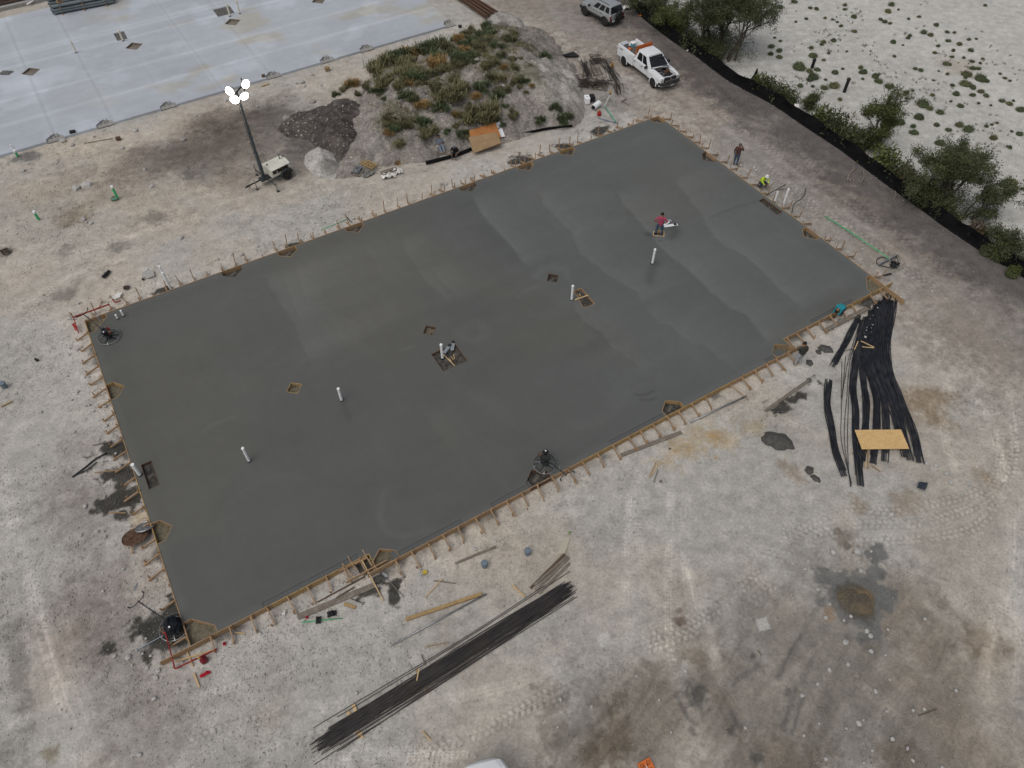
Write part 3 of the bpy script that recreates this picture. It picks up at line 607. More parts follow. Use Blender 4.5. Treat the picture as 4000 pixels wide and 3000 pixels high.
# ------------------------------------------------------------------ poured slabs with block-outs cut through them
def cut_slab(name, L, W, step, holes, z, depth):
    bm = bmesh.new(); nu, nv = int(L / step), int(W / step)
    vs = [[bm.verts.new((L * i / nu, -W * j / nv, 0)) for i in range(nu + 1)] for j in range(nv + 1)]
    for j in range(nv):
        for i in range(nu): bm.faces.new((vs[j][i], vs[j + 1][i], vs[j + 1][i + 1], vs[j][i + 1]))
    for poly in holes:
        n = len(poly); cx = sum(p[0] for p in poly) / n; cy = sum(p[1] for p in poly) / n
        x0, x1 = min(p[0] for p in poly) - step * 2.5, max(p[0] for p in poly) + step * 2.5; y0, y1 = min(p[1] for p in poly) - step * 2.5, max(p[1] for p in poly) + step * 2.5
        fs = [f for f in bm.faces if x0 < f.verts[0].co.x < x1 and y0 < -f.verts[0].co.y < y1]
        for i in range(n):
            a, b = poly[i], poly[(i + 1) % n]
            geom = list({v for f in fs for v in f.verts}) + list({e for f in fs for e in f.edges}) + fs
            nrm = Vector((b[1] - a[1], b[0] - a[0], 0)).normalized()
            r = bmesh.ops.bisect_plane(bm, geom=geom, dist=1e-4, plane_co=(a[0], -a[1], 0), plane_no=nrm)
            fs = [f for f in r['geom'] if isinstance(f, bmesh.types.BMFace)]
        P = [(p[0], p[1]) for p in poly]
        dead = [f for f in fs if bool(in_poly(np.array([f.calc_center_median().x]), np.array([-f.calc_center_median().y]), P)[0])]
        bmesh.ops.delete(bm, geom=dead, context='FACES')
    edges = [e for e in bm.edges if len(e.link_faces) == 1]
    r = bmesh.ops.extrude_edge_only(bm, edges=edges)
    bmesh.ops.translate(bm, verts=[v for v in r['geom'] if isinstance(v, bmesh.types.BMVert)], vec=(0, 0, -depth))
    bmesh.ops.recalc_face_normals(bm, faces=bm.faces)
    me = bpy.data.meshes.new(name); bm.to_mesh(me); bm.free()
    if sum(p.normal.z for p in me.polygons[:200]) < 0: me.flip_normals()
    return me

def rect_uv(pts): return [uv(*p) for p in pts]
def house(u, v, du, dv, hw=.62, d0=.38, d1=.85):
    """half-diamond notch on an edge: (du,dv) points into the slab"""
    t = (-dv, du); P = [(u + t[0] * hw, v + t[1] * hw), (u + t[0] * hw + du * d0, v + t[1] * hw + dv * d0), (u + du * d1, v + dv * d1), (u - t[0] * hw + du * d0, v - t[1] * hw + dv * d0), (u - t[0] * hw, v - t[1] * hw)]
    P[0] = (P[0][0] - du * .05, P[0][1] - dv * .05); P[-1] = (P[-1][0] - du * .05, P[-1][1] - dv * .05); return P
def ccw(P):
    a = sum(P[i][0] * P[(i + 1) % len(P)][1] - P[(i + 1) % len(P)][0] * P[i][1] for i in range(len(P))); return P if a > 0 else P[::-1]
def diamond(px, py, r=.50, z=ZS):
    u, v = uv(px, py, z); return [(u - r, v), (u, v - r), (u + r, v), (u, v + r)]

BOX = {  # block-outs inside the slab
 'big': rect_uv([(1683.5, 1383), (1777, 1341), (1826, 1409), (1731, 1451)]),
 'mid': rect_uv([(2240, 1134), (2271, 1125), (2325, 1186), (2281, 1206)]),
 'left': rect_uv([(549, 1816), (592, 1798), (624, 1893), (581, 1914)]),
 'right': rect_uv([(2963, 784), (2983, 774), (3057, 828), (3036, 840)]),
 'worker': rect_uv([(2552, 902), (2596, 899), (2595, 924), (2550, 921)]),
 'd1': rect_uv([(1664.5, 1271), (1704, 1279), (1692, 1310.5), (1651, 1302)]),
 'd2': rect_uv([(1136, 1494), (1180, 1500), (1162, 1538), (1118, 1531)]),
 'd3': rect_uv([(2142, 1068), (2182, 1075), (2176, 1103.5), (2136, 1098)]),
}
NOTCH = []
for px, py in [(435, 1528), (614, 2080)]: NOTCH.append((0.0, uv(px, py)[1], 1, 0))
for px, py in [(905, 1057), (1120, 978), (1383, 884), (1826, 727), (2050, 645), (2210, 584)]: NOTCH.append((uv(px, py)[0], 0.0, 0, 1))
for px, py in [(2776, 611), (3168, 912)]: NOTCH.append((SL, uv(px, py)[1], -1, 0))
for px, py in [(1508, 2190), (2108, 1880), (2637, 1604)]: NOTCH.append((uv(px, py)[0], SW + JOG, 0, -1))
NOTCH.append((U2 - .68, SW + JOG, 0, -1))
corner = lambda cu, cv, su, sv, r=1.15: [(cu - su * .05, cv - sv * .05), (cu + su * r, cv - sv * .05), (cu + su * r, cv + sv * .35), (cu + su * .35, cv + sv * r), (cu - su * .05, cv + sv * r)]
CORN = [corner(0, 0, 1, 1), corner(SL, 0, -1, 1, .9), corner(SL, SW, -1, -1), corner(0, SW, 1, -1)]
LEDGE = []
for a, b in [((1005, 2312), (1400, 2166)), ((1545, 2180), (1805, 2040)), ((2382, 1727), (2592, 1624)), ((3165, 1257), (3337, 1177)), ((2990, 1410), (3055, 1378)), ((1930, 1990), (2070, 1900))]:
    LEDGE.append((uv(*a)[0], uv(*b)[0]))
LV = [SW + (JOG if U1 < (a + b) / 2 < U2 else 0) for a, b in LEDGE]
holes = [[(-.3, SW), (U1, SW), (U1, SW + JOG + .1), (-.3, SW + JOG + .1)], [(U2, SW), (SL + .3, SW), (SL + .3, SW + JOG + .1), (U2, SW + JOG + .1)]] + [ccw(p) for p in BOX.values()] + [ccw(house(*n)) for n in NOTCH] + [ccw(c) for c in CORN] + [[(a, w_ - .26), (b, w_ - .26), (b, w_ + .05), (a, w_ + .05)] for (a, b), w_ in zip(LEDGE, LV)]
me = cut_slab('wet_concrete_slab', SL, SW + JOG, .14, holes, ZS, .5)
n = len(me.vertices); co = np.empty(n * 3, np.float32); me.vertices.foreach_get('co', co); co = co.reshape(-1, 3); su, sv = co[:, 0], -co[:, 1]
n1 = fbm(su, sv, .10, 101, 4); n2 = fbm(su, sv, .35, 102, 4); n3 = fbm(su * .5, sv * 1.6, 1.6, 103, 4)
col = np.repeat(np.array((.107, .110, .102))[None], n, 0)
lum = 1 + .10 * (n1 - .5) + .07 * (n2 - .5) + .06 * (n3 - .5)
cool = sstep(14, 34, su + 6 * (n1 - .5))                     # fresher pour on the right is bluer and lighter
lum *= 1 + .12 * cool - .06 * sstep(.45, .7, fbm(su, sv, .09, 110, 3)) * cool
col *= 1 + cool[:, None] * (np.array((.975, 1.0, 1.03)) - 1)
wm = sstep(.48, .66, fbm(su, sv, .13, 104, 4))[:, None]; col *= 1 + wm * (np.array((1.035, 1.0, .955)) - 1)
def seam(pts, amp, wid, side=1, jag=.16):
    global lum
    q = sorted([uv(*p) for p in pts], key=lambda t: t[1]); us = np.interp(sv, [a[1] for a in q], [a[0] for a in q])
    us = us + jag * 2 * (fbm(sv * 1.0, sv * 0 + us[0] * .3, .9, 105, 5) - .5)
    d = (su - us) * side; inr = sstep(q[0][1] - .5, q[0][1] + .7, sv) * sstep(q[-1][1] + .5, q[-1][1] - .7, sv)
    lum = lum * (1 + inr * amp * _SE * sstep(-.03, .06, d) * np.exp(-np.maximum(d, 0) / wid))
_SE = 1.0
seam([(1036, 1085), (1063, 1134), (1108, 1193), (1149, 1270), (1167, 1315), (1217, 1401)], .20, 6.0)
seam([(1108, 1085), (1131, 1143), (1149, 1184), (1172, 1247)], .12, 1.2)
seam([(1158, 1044), (1176, 1112), (1203, 1166)], .12, 2.0)
seam([(1420, 962), (1475, 1044), (1511, 1103)], .10, 1.5)
seam([(1565, 931), (1588, 985), (1642, 1066), (1678, 1107), (1723, 1157), (1750, 1198)], .17, 2.4)
seam([(1696, 1053), (1723, 1094), (1769, 1148), (1787, 1166)], .10, 1.2)
seam([(1845, 768), (1877, 831), (1904, 863), (2000, 962), (2054, 1035)], .20, 1.4)
seam([(1845, 768), (1877, 831), (1904, 863), (2000, 962), (2054, 1035)], -.14, 2.2, -1)
seam([(2108, 759), (2131, 809), (2190, 872), (2230, 899), (2267, 990), (2316, 1035), (2362, 1071), (2488, 1139), (2506, 1180)], .22, 1.8)
seam([(2411, 759), (2429, 795), (2479, 845), (2560, 940), (2651, 1026), (2741, 1107), (2845, 1202), (2918, 1234), (3000, 1333)], .18, 1.7)
seam([(2411, 759), (2429, 795), (2479, 845), (2560, 940), (2651, 1026), (2741, 1107), (2845, 1202), (2918, 1234), (3000, 1333)], -.10, 2.0, -1)
seam([(2633, 700), (2741, 840), (2759, 886), (2827, 958), (2882, 985), (2931, 1021), (3000, 1085), (3130, 1205)], .22, 2.4)
seam([(2235, 1184), (2271, 1247), (2344, 1292), (2393, 1360), (2470, 1410), (2506, 1455)], .16, 1.4)
seam([(2235, 1184), (2271, 1247), (2344, 1292), (2393, 1360)], -.10, 1.5, -1)
seam([(2524, 1202), (2570, 1265), (2610, 1270), (2655, 1310), (2723, 1351), (2746, 1342), (2850, 1433)], .16, 1.6)
seam([(1650, 1600), (1700, 1680), (1760, 1750)], .06, 2.0)
def arcline(pts, amp, wid):
    global lum
    q = smooth_poly([uv(*p) for p in pts], 5); d, _, _ = dist_poly(su, sv, q, False); lum = lum * (1 + amp * np.exp(-(d / wid) ** 2))
for pts, a, w_ in [([(1780, 1520), (1900, 1560), (1990, 1640)], .07, .5), ([(1500, 1920), (1484, 2010), (1505, 2070), (1560, 2095), (1680, 2070)], .13, .16), ([(790, 1690), (850, 1650), (920, 1630)], .14, .12), ([(2480, 1540), (2520, 1542), (2556, 1525)], -.28, .07), ([(2500, 1560), (2540, 1562), (2560, 1552)], -.28, .07),
                  ([(1800, 1290), (1860, 1260), (1900, 1300), (1850, 1330), (1790, 1300)], .13, .3), ([(2090, 1080), (2130, 1045), (2200, 1050), (2225, 1090)], .12, .25), ([(2200, 1180), (2300, 1300), (2390, 1360)], .06, .3), ([(2770, 850), (2860, 815), (2960, 785)], -.16, .1), ([(2020, 1160), (2070, 1130), (2110, 1115)], .12, .12), ([(1580, 1365), (1620, 1352)], .15, .1), ([(2560, 1030), (2545, 1060), (2540, 1100)], -.25, .3), ([(1335, 1566), (1350, 1600), (1365, 1640)], -.16, .16), ([(2625, 880), (2640, 905), (2622, 925)], -.35, .35), ([(2530, 915), (2548, 918)], -.4, .2)]:
    arcline(pts, a, w_)
_ra = random.Random(808)
for _ in range(150):                                          # faint sweeping float marks
    cu_, cv_ = _ra.uniform(0, SL), _ra.uniform(0, SW); rr_ = _ra.uniform(.7, 3.2); a0 = _ra.uniform(0, 6.28); am = _ra.uniform(-.05, .06); sel = np.where((abs(su - cu_) < rr_ + .5) & (abs(sv - cv_) < rr_ + .5))[0]
    if not len(sel): continue
    dx_, dy_ = su[sel] - cu_, sv[sel] - cv_; d_ = np.hypot(dx_, dy_) - rr_; an = np.cos(np.arctan2(dy_, dx_) - a0); lum[sel] = lum[sel] * (1 + am * sstep(.3, .8, an) * np.where(d_ < 0, np.exp(d_ / .5), np.exp(-d_ / .10)))
lum = lum * (1 + .05 * (fbm(su * .25, sv * 1.4, .8, 120, 4) - .5) * 2 + .03 * (fbm(su * 3.2, sv * .5, .9, 121, 3) - .5) * 2)
edge = -off_slab(su, sv); lum = lum * (1 + .10 * sstep(.5, .1, edge) - .05 * sstep(2.0, .5, edge))
col = np.clip(col * lum[:, None], .02, .5); set_col(me, col)
me.materials.append(MV('wet trowelled concrete', .62, .06, 14.0, .10, .01, .28, .03))
slab = put('wet_concrete_slab', me, None, (O.x, O.y, ZS), ANG)
tag(slab, 'huge dark grey freshly poured concrete slab with worker in pink on it', 'concrete slab')
fl = M('block-out floor', (.060, .056, .050), .9, var=.5, scale=5, bump=1.0, dirt=(.20, .18, .15), dirt_amt=.5, dscale=4)  # pit floor colour kept dark to paint in the recess shade
flp = M('pale block-out floor', (.17, .15, .105), .9, var=.4, scale=5, bump=.8, dirt=(.07, .06, .045), dirt_amt=.75, dscale=4)
def floor_part(P, z, m, parent, name='pit_floor'):
    cx = sum(p[0] for p in P) / len(P); cy = sum(p[1] for p in P) / len(P)
    mb = MB(); mb.add([(p[0], -p[1], z - ZS) for p in P], [tuple(range(len(P)))[::-1]]); o = mb.build(name, m, parent); return o
lm = bpy.data.materials.get('wet trowelled concrete')
for (a, b), W_ in zip(LEDGE, LV):                             # recessed brick ledges
    mb = MB(); mb.add([(a - .1, -(W_ - .40), -.03), (b + .1, -(W_ - .40), -.03), (b + .1, -(W_ - .002), -.03), (a - .1, -(W_ - .002), -.03)], [(3, 2, 1, 0)])
    o = mb.build('brick_ledge', None, slab); o.data.materials.clear(); set_col(o.data, np.array([(.10, .102, .10)] * 4)); o.data.materials.append(lm)
    if o.data.polygons[0].normal.z < 0: o.data.flip_normals()
def blockout(P, label, m, boards=True, z=ZS, org=None, ang=ANG, fz=-.16, wmat=None, skip=(), cat='block-out', group=None, th=.028):
    """lined opening in a slab: boards round it and a pit floor"""
    P = ccw(P); cu = sum(p[0] for p in P) / len(P); cv = sum(p[1] for p in P) / len(P)
    o3 = (O + U * cu + V * cv) if org is None else org(cu, cv)
    t = thing('wooden_blockout', label, cat, (o3.x, o3.y, z), ang, group)
    mb = MB(); mb.add([((p[0] - cu) * 1.02, -(p[1] - cv) * 1.02, fz) for p in P], [tuple(range(len(P)))]); f = mb.build('pit_floor', m, t)
    if f.data.polygons[0].normal.z < 0: f.data.flip_normals()
    if boards:
        for i in range(len(P)):
            if i in skip: continue
            a, b = P[i], P[(i + 1) % len(P)]; d = Vector((b[0] - a[0], b[1] - a[1])); 
            if d.length < .12: continue
            d.normalize(); nx, ny = -d.y * th * .55, d.x * th * .55
            mb = MB(); mb.beam((a[0] - cu + nx + d.x * .01, -(a[1] - cv + ny + d.y * .01), fz / 2 + .008), (b[0] - cu + nx - d.x * .03, -(b[1] - cv + ny - d.y * .03), fz / 2 + .008), th, -fz)
            mb.build('board', wmat or wood, t)
    return t
bo = {}
bo['big'] = blockout(BOX['big'], 'large square block-out with debris and white pipe in the middle of the wet slab', fl, wmat=wood_d)
bo['mid'] = blockout(BOX['mid'], 'oblong block-out with a plank across it right of a white pipe', fl, wmat=wood)
bo['left'] = blockout(BOX['left'], 'narrow dark oblong block-out near the left edge of the wet slab', fl, wmat=wood_d)
bo['right'] = blockout(BOX['right'], 'narrow dark oblong block-out at the right edge of the wet slab', fl, wmat=wood_d)
bo['worker'] = blockout(BOX['worker'], 'pale wooden block-out box the worker in pink stands in', fl, wmat=wood_p, th=.05)
bo['d1'] = blockout(BOX['d1'], 'square column block-out just above the large square block-out', flp, wmat=wood_d)
bo['d2'] = blockout(BOX['d2'], 'square column block-out left of the large one with pale floor', flp, wmat=wood_y)
bo['d3'] = blockout(BOX['d3'], 'square column block-out above the oblong one, dark floor', fl, wmat=wood_d)
names = ['edge notch block-out on the left side, upper one', 'edge notch block-out on the left side beside the rusty disc', 'edge notch block-out on the top side, first from the left corner', 'edge notch block-out on the top side, second from the left corner', 'edge notch block-out on the top side, third from the left corner', 'edge notch block-out on the top side, third from the far corner', 'edge notch block-out on the top side, second from the far corner', 'edge notch block-out on the top side, nearest the far corner', 'edge notch block-out on the right side near the worker in brown', 'edge notch block-out on the right side above the green pole', 'edge notch block-out on the near side with a timber crib beside it', 'edge notch block-out beside the power trowel on the near side', 'edge notch block-out on the near side above the grey pole', 'edge notch block-out on the near side beside the worker in olive']
for i, n_ in enumerate(NOTCH): blockout(house(*n_), 'lined ' + names[i], flp if i in (0, 1, 10, 13) else fl, wmat=[wood_y, wood, wood_d][i % 3], fz=-.26)
for i, c_ in enumerate(CORN): blockout(c_, 'lined corner block-out at the %s corner of the wet slab' % ['left', 'far', 'right', 'near'][i], [flp, fl, flp, flp][i], wmat=wood, fz=-.26, skip=())
# bolts and stubs standing on the block-out floors
for key, pts in [('d1', [(-.2, .1), (.18, .12), (.0, -.2), (.2, -.15)]), ('d2', [(-.15, -.1), (.1, .15), (.15, -.12), (-.05, .2)]), ('d3', [(.1, -.1), (-.1, .1)])]:
    for a, b in pts: MB().cyl((a, b, -.16), (a + .02, b, -.03), .022, 6).build('anchor_bolt', rust, bo[key])
cr = S(*[0, 0])

# finished pale slab, upper left ---------------------------------------------------------------
ZF = 0.14
_e = g(1777, 92, ZF); _f = g(0, 606, ZF); FU = (_e - _f); FU.z = 0; FU.normalize(); FV = Vector((-FU.y, FU.x, 0))    # FV points away
FL = 42.0; FO = _e - FU * FL; FO.z = 0; FANG = math.atan2(FU.y, FU.x)
_k = g(0, 84, ZF) - FO; FD = _k.x * FV.x + _k.y * FV.y; _k2 = g(176, 30, ZF) - FO; FD2 = _k2.x * FV.x + _k2.y * FV.y
FW = 23.3
def fuv(px, py, z=ZF): p = g(px, py, z) - FO; return (p.x * FU.x + p.y * FU.y, p.x * FV.x + p.y * FV.y)
def fxy(u, v, z=0): p = FO + FU * u + FV * v; return Vector((p.x, p.y, z))
fn = [fuv(*p)[0] for p in [(217, 545), (412, 490), (660, 418), (1072, 300), (1285, 240), (1440, 195)]]
FH = []
for u_ in fn: FH.append([(u_ + .62, -.05), (u_ + .62, .35), (u_, .85), (u_ - .62, .35), (u_ - .62, -.05)])
FH.append([(FL + .05, -.05), (FL + .05, .95), (FL - .45, .95), (FL - .95, .45), (FL - .95, -.05)])
fd = []
for px, py in [(120, 280), (524, 180), (909, 86), (1246, 2)]:
    u_, v_ = fuv(px, py); fd.append([(u_ - .72, v_), (u_, v_ - .72), (u_ + .72, v_), (u_, v_ + .72)])
fr = [[fuv(*p) for p in [(443, 131), (484, 121), (498, 151), (459, 160)]], [fuv(*p) for p in [(831, 38), (897, 22), (917, 50), (852, 66)]]]
FH = [ccw(p) for p in FH + fd + fr]
FH2 = [[(u_, -v_) for u_, v_ in p] for p in FH]
def flip(p): return p
# the slab mesh grows towards -y in cut_slab; build it mirrored about the near edge
me = cut_slab('finished_concrete_slab', FL, FW, .20, [ccw([(u_, FW - v_) for u_, v_ in p]) for p in FH], ZF, .4)
n = len(me.vertices); co = np.empty(n * 3, np.float32); me.vertices.foreach_get('co', co); co = co.reshape(-1, 3); su, sv = co[:, 0], FW + co[:, 1]
n1 = fbm(su, sv, .12, 201, 4); n2 = fbm(su * .6, sv, .5, 202, 4); n3 = fbm(su * .25, sv * 2, 1.2, 203, 3)
col = np.repeat(np.array((.43, .455, .49))[None], n, 0)
lum = 1 + .18 * (n1 - .5) + .16 * (n2 - .5) + .10 * (n3 - .5)
tan = sstep(.54, .70, fbm(su * .7, sv, .28, 204, 4)) * sstep(6, 22, su); col = col * (1 + tan[:, None] * (np.array((.98, .90, .76)) - 1))
wh = sstep(.56, .72, fbm(su, sv, .3, 205, 4)); col = col * (1 + wh[:, None] * (np.array((1.14, 1.16, 1.17)) - 1))
for vb in [fuv(*p)[1] for p in [(0, 495), (0, 400), (0, 275), (300, 160), (450, 110)]] : lum = lum * (1 + .15 * np.exp(-((sv - vb + .25 * (n2 - .5)) / .22) ** 2))
jl = [fuv(*p)[0] for p in [(210, 520), (440, 470), (640, 380), (870, 350), (1055, 285)]]
for ub in jl: lum = lum * (1 - .13 * np.exp(-((su - ub) / .09) ** 2)); lum = lum * (1 + .07 * np.exp(-((su - ub) / .6) ** 2))
for ub in [b + 3.9 for b in jl]: lum = lum * (1 - .05 * np.exp(-((su - ub) / .09) ** 2))
set_col(me, np.clip(col * lum[:, None], .03, .7)); me.materials.append(MV('cured concrete', .8, .06, 10.0, .1, .01, .25))
p0 = fxy(0, FW)
fslab = tag(put('finished_concrete_slab', me, None, (p0.x, p0.y, ZF), FANG), 'broad pale bluish finished concrete slab in the upper left', 'concrete slab')
for i, P in enumerate(FH):
    lab = ['notch block-out with rebar in the pale slab edge, second from the left'] * 0
    if i < 7: lb = 'house-shaped notch in the pale slab\'s near edge, %s from the left' % ['first', 'second', 'third', 'fourth', 'fifth', 'sixth', 'last'][i]
    elif i < 11: lb = 'diamond column block-out in the pale slab, %s from the left' % ['first', 'second', 'third', 'fourth'][i - 7]
    else: lb = ['oblong block-out in the pale slab with one pipe', 'oblong block-out in the pale slab with two pipes'][i - 11]
    cu = sum(p[0] for p in P) / len(P); cv = sum(p[1] for p in P) / len(P); o3 = fxy(cu, cv)
    t = thing('slab_blockout', lb, 'block-out', (o3.x, o3.y, ZF), FANG)
    mb = MB(); mb.add([((p[0] - cu) * 1.03, (p[1] - cv) * 1.03, -.12 if i < 11 else -.05) for p in P], [tuple(range(len(P)))]); f = mb.build('pit_floor', [conc_grey, wood_g, M('dark rubble', (.12, .115, .105), .9, var=.6, scale=9)][0 if i < 7 else (1 if i < 11 else 2)], t)
    if f.data.polygons[0].normal.z < 0: f.data.flip_normals()
    if i < 7:
        for a in (-.25, .05, .25): MB().beam((a, .1, -.12), (a + .02, .35, .12), .03, .03).build('dowel', rust, t)
    elif i < 11:
        for k in range(4):
            a, b = P[k], P[(k + 1) % 4]; MB().beam((a[0] - cu, a[1] - cv, -.05), (b[0] - cu, b[1] - cv, -.05), .05, .13).build('board', wood_g, t)

# ------------------------------------------------------------------ timber formwork round the wet slab
def simple_mesh(name, fn, mat):
    mb = MB(); fn(mb); return mb.mesh(name, mat)
stakeA = [simple_mesh('stake', lambda m: m.beam((0, 0, -.25), (lean, 0, ZS + h), .055, .038), wood) for lean, h in ((.0, .10), (.03, .16), (-.04, .05), (.02, .24))]
stakeB = [simple_mesh('stake', lambda m: m.beam((0, 0, -.2), (lean, .02, h), .055, .038), wood) for lean, h in ((.02, .22), (-.05, .28), (.06, .18), (0, .34))]
braceM = [simple_mesh('brace', lambda m: m.beam((0, .045, ZS + .0 + dz), (dx, ln, .055), .058, .095), wood) for dz, dx, ln in ((0, 0, .80), (-.03, .05, .74), (-.02, -.06, .86), (0, .03, .68))]
stakeT = [simple_mesh('stake', lambda m: m.beam((0, 0, -.1), (lean, .03, ZS + h), .055, .038), wood) for lean, h in ((.05, .42), (-.08, .34), (.1, .50), (.02, .30))]
def formwork(label, start, rz, length, ext0, ext1, unit, seed, tall, skips=()):
    t = thing('timber_formwork', label, 'formwork', (start.x, start.y, 0), rz); r = random.Random(seed); x = -ext0
    while x < length + ext1 - .3:
        L = min(r.uniform(4.2, 5.6), length + ext1 - x)
        if length + ext1 - x - L < 1.0: L = length + ext1 - x
        mb = MB(); mb.box((0, 0, 0), (L - .006, .042, .37)); o = mb.build('form_board', wood if r.random() < .75 else wood_y, t, (x + L / 2, .024 + r.uniform(0, .004), ZS - .165 + r.uniform(-.004, .004)), r.uniform(-.0015, .0015)); x += L
    x = .45
    while x < length - .2:
        if not any(a < x < b for a, b in skips):
            put('stake', r.choice(stakeA if not tall or r.random() < .35 else stakeT), t, (x + r.uniform(-.06, .06), .075, 0), r.uniform(-.2, .2))
            if r.random() < .93:
                put('brace', r.choice(braceM), t, (x + .05, 0, r.uniform(-.01, .01)), r.uniform(-.06, .06))
                put('stake', r.choice(stakeB if not tall or r.random() < .4 else stakeT), t, (x + .10 + r.uniform(-.02, .04), .70 + r.uniform(-.05, .1), 0), r.uniform(-.4, .4))
        x += unit * r.uniform(.85, 1.15)
    return t
H90 = math.pi / 2
fw_top = formwork('row of timber stakes and braces along the far side of the wet slab', S(0, 0), ANG, SL, .05, .05, .88, 31, True)
fw_right = formwork('timber formwork with stakes along the right side of the wet slab', S(SL, 0), ANG - H90, SW, .05, 1.5, .95, 32, True)
fw_near = formwork('orange timber formwork with braces along the long middle of the near side', S(U2, SW + JOG), ANG + math.pi, U2 - U1, .6, .5, .86, 33, False)
formwork('short run of timber formwork near the right corner, beside the worker in teal', S(SL, SW), ANG + math.pi, SL - U2, .7, .0, .86, 35, False)
formwork('run of timber formwork from the crib to the near corner', S(U1, SW), ANG + math.pi, U1, .0, 1.3, .86, 36, False)
for lab, u_ in [('short timber return board at the step beside the crib', U1), ('short timber return board at the step beside the worker in olive', U2)]:
    t = thing('return_form', lab, 'formwork', S(u_, SW + JOG / 2), ANG); MB().box((-.024 if u_ == U1 else .024, 0, ZS - .165), (.042, JOG - .02, .37)).build('form_board', wood_y, t); MB().beam((-.08 if u_ == U1 else .08, .1, -.2), (-.08 if u_ == U1 else .08, .12, ZS + .1), .05, .04).build('stake', wood, t)
fw_left = formwork('timber formwork with short braces along the left side of the wet slab', S(0, SW), ANG + H90, SW, .05, .05, .92, 34, False)

# timber crib beside the near-side notch
cu, cv = uv(1445, 2196, ZS)
cb = thing('timber_crib', 'small timber crib boxing a pit next to the near-side notch', 'formwork', S(U1 - .35, SW + .12), ANG)
for a, b in [((-1.2, .02), (.15, .02)), ((-.55, .5), (-.5, -.35)), ((.15, .45), (.2, -.5)), ((-.45, -.02), (.15, -.02)), ((-.9, .3), (-.75, -.6)), ((-1.1, -.62), (.9, -.60))]:
    MB().beam((a[0], a[1], ZS - .05), (b[0], b[1], ZS - .06), .045, .14).build('board', wood, cb)
MB().box((-.1, -.2, .0), (.6, .55, .02)).build('pit_floor', fl, cb)

# ------------------------------------------------------------------ upright pipes
def pipe(label, base, top, r=.072, z=ZS, m=white_pl, collar=True, cap=True, cat='pipe', group='white pipes standing in the wet slab', name='standpipe', xy=None):
    b = g(*base, z); h = top_of(b, *top) - z
    t = thing(name, label, cat, b, 0, group)
    mb = MB(); mb.smooth = False; mb.lathe([(r, .0), (r, h)], 14); o = mb.build('pipe', m, t)
    if cap: MB().lathe([(r * 1.12, h - .05), (r * 1.12, h + .012), (r * .98, h + .03), (0.0005, h + .034)], 14).build('cap', m, t)
    if collar: MB().lathe([(r * 1.25, -.05), (r * 1.25, .05), (r * 1.02, .07)], 14).build('sleeve', black_pl, t)
    return t
pipe('white pipe standing in the large square block-out', (1729, 1400), (1726, 1346), .075, ZS - .1)
pipe('white pipe beside the oblong block-out with the plank', (2233, 1172), (2236, 1117))
pipe('white pipe below the worker in pink', (2548, 1030), (2558, 974))
pipe('lone white pipe in the left centre of the slab, right of a column block-out', (1335, 1565), (1323, 1518))
pipe('white pipe farthest down the slab, in its left part', (974, 1802), (951, 1750))
pipe('stout white pipe at the left slab edge beside the dark oblong block-out', (548, 1856), (516, 1816), .085)
pipe('short white pipe near the left corner, left of a pair', (461, 1246), (452, 1231), .055)
pipe('short white pipe near the left corner, right of a pair', (484, 1235), (471, 1214), .055)
pipe('tall white pipe just outside the upper left form', (668, 1131), (634, 1066), .068, 0.0, collar=False, group='tall white pipes beside the forms')
pipe('second tall white pipe close behind the one at the upper left form', (655, 1106), (625, 1040), .068, 0.0, collar=False, group='tall white pipes beside the forms')
pipe('slim white pipe at the right slab edge, left one', (3025, 788), (3037, 750), .06, ZS, group='tall white pipes beside the forms')
pipe('tall white pipe outside the right form, right one', (3057, 806), (3075, 737), .07, 0.0, collar=False, group='tall white pipes beside the forms')
pipe('grey conduit stub with a dark top at the left corner of the wet slab', (391, 1251), (383, 1235), .055, ZS, grey_pl, collar=False, group=None)
pipe('green sewer pipe with white cap in the upper left dirt', (460, 775), (442, 726), .085, 0, green_pl, False, False, group='green sewer stubs', name='sewer_stub')
pipe('green sewer pipe with white cap near the left picture edge', (151, 857), (132, 826), .085, 0, green_pl, False, False, group='green sewer stubs', name='sewer_stub')
pipe('green sewer pipe beside the near edge of the pale slab', (69, 610), (60, 587), .085, 0, green_pl, False, False, group='green sewer stubs', name='sewer_stub')
for k in [o for o in list(C.objects) if o.name.startswith('sewer_stub')]:
    hh = max(v.co.z for v in k.children[0].data.vertices); MB().lathe([(.095, hh - .12), (.1, hh + .01), (.09, hh + .035), (.0005, hh + .04)], 14).build('cap', white_pl, k)
pipe('thin white pipe left of the green sewer pipe at the pale slab', (52, 585), (44, 566), .05, 0, white_pl, False, group=None)
pipe('cream pipe with dark foot in the oblong block-out of the pale slab', (481, 160), (466, 119), .08, ZF, cream_pl, group='cream pipes in the pale slab')
pipe('cream pipe with square dark foot alone on the pale slab', (297, 206), (281, 162), .07, ZF, cream_pl, group='cream pipes in the pale slab')
pipe('cream pipe in the far oblong block-out of the pale slab', (899, 64), (886, 16), .08, ZF, cream_pl, group='cream pipes in the pale slab')
pipe('cream pipe right of the far oblong block-out of the pale slab', (937, 54), (923, 4), .07, ZF, cream_pl, group='cream pipes in the pale slab')
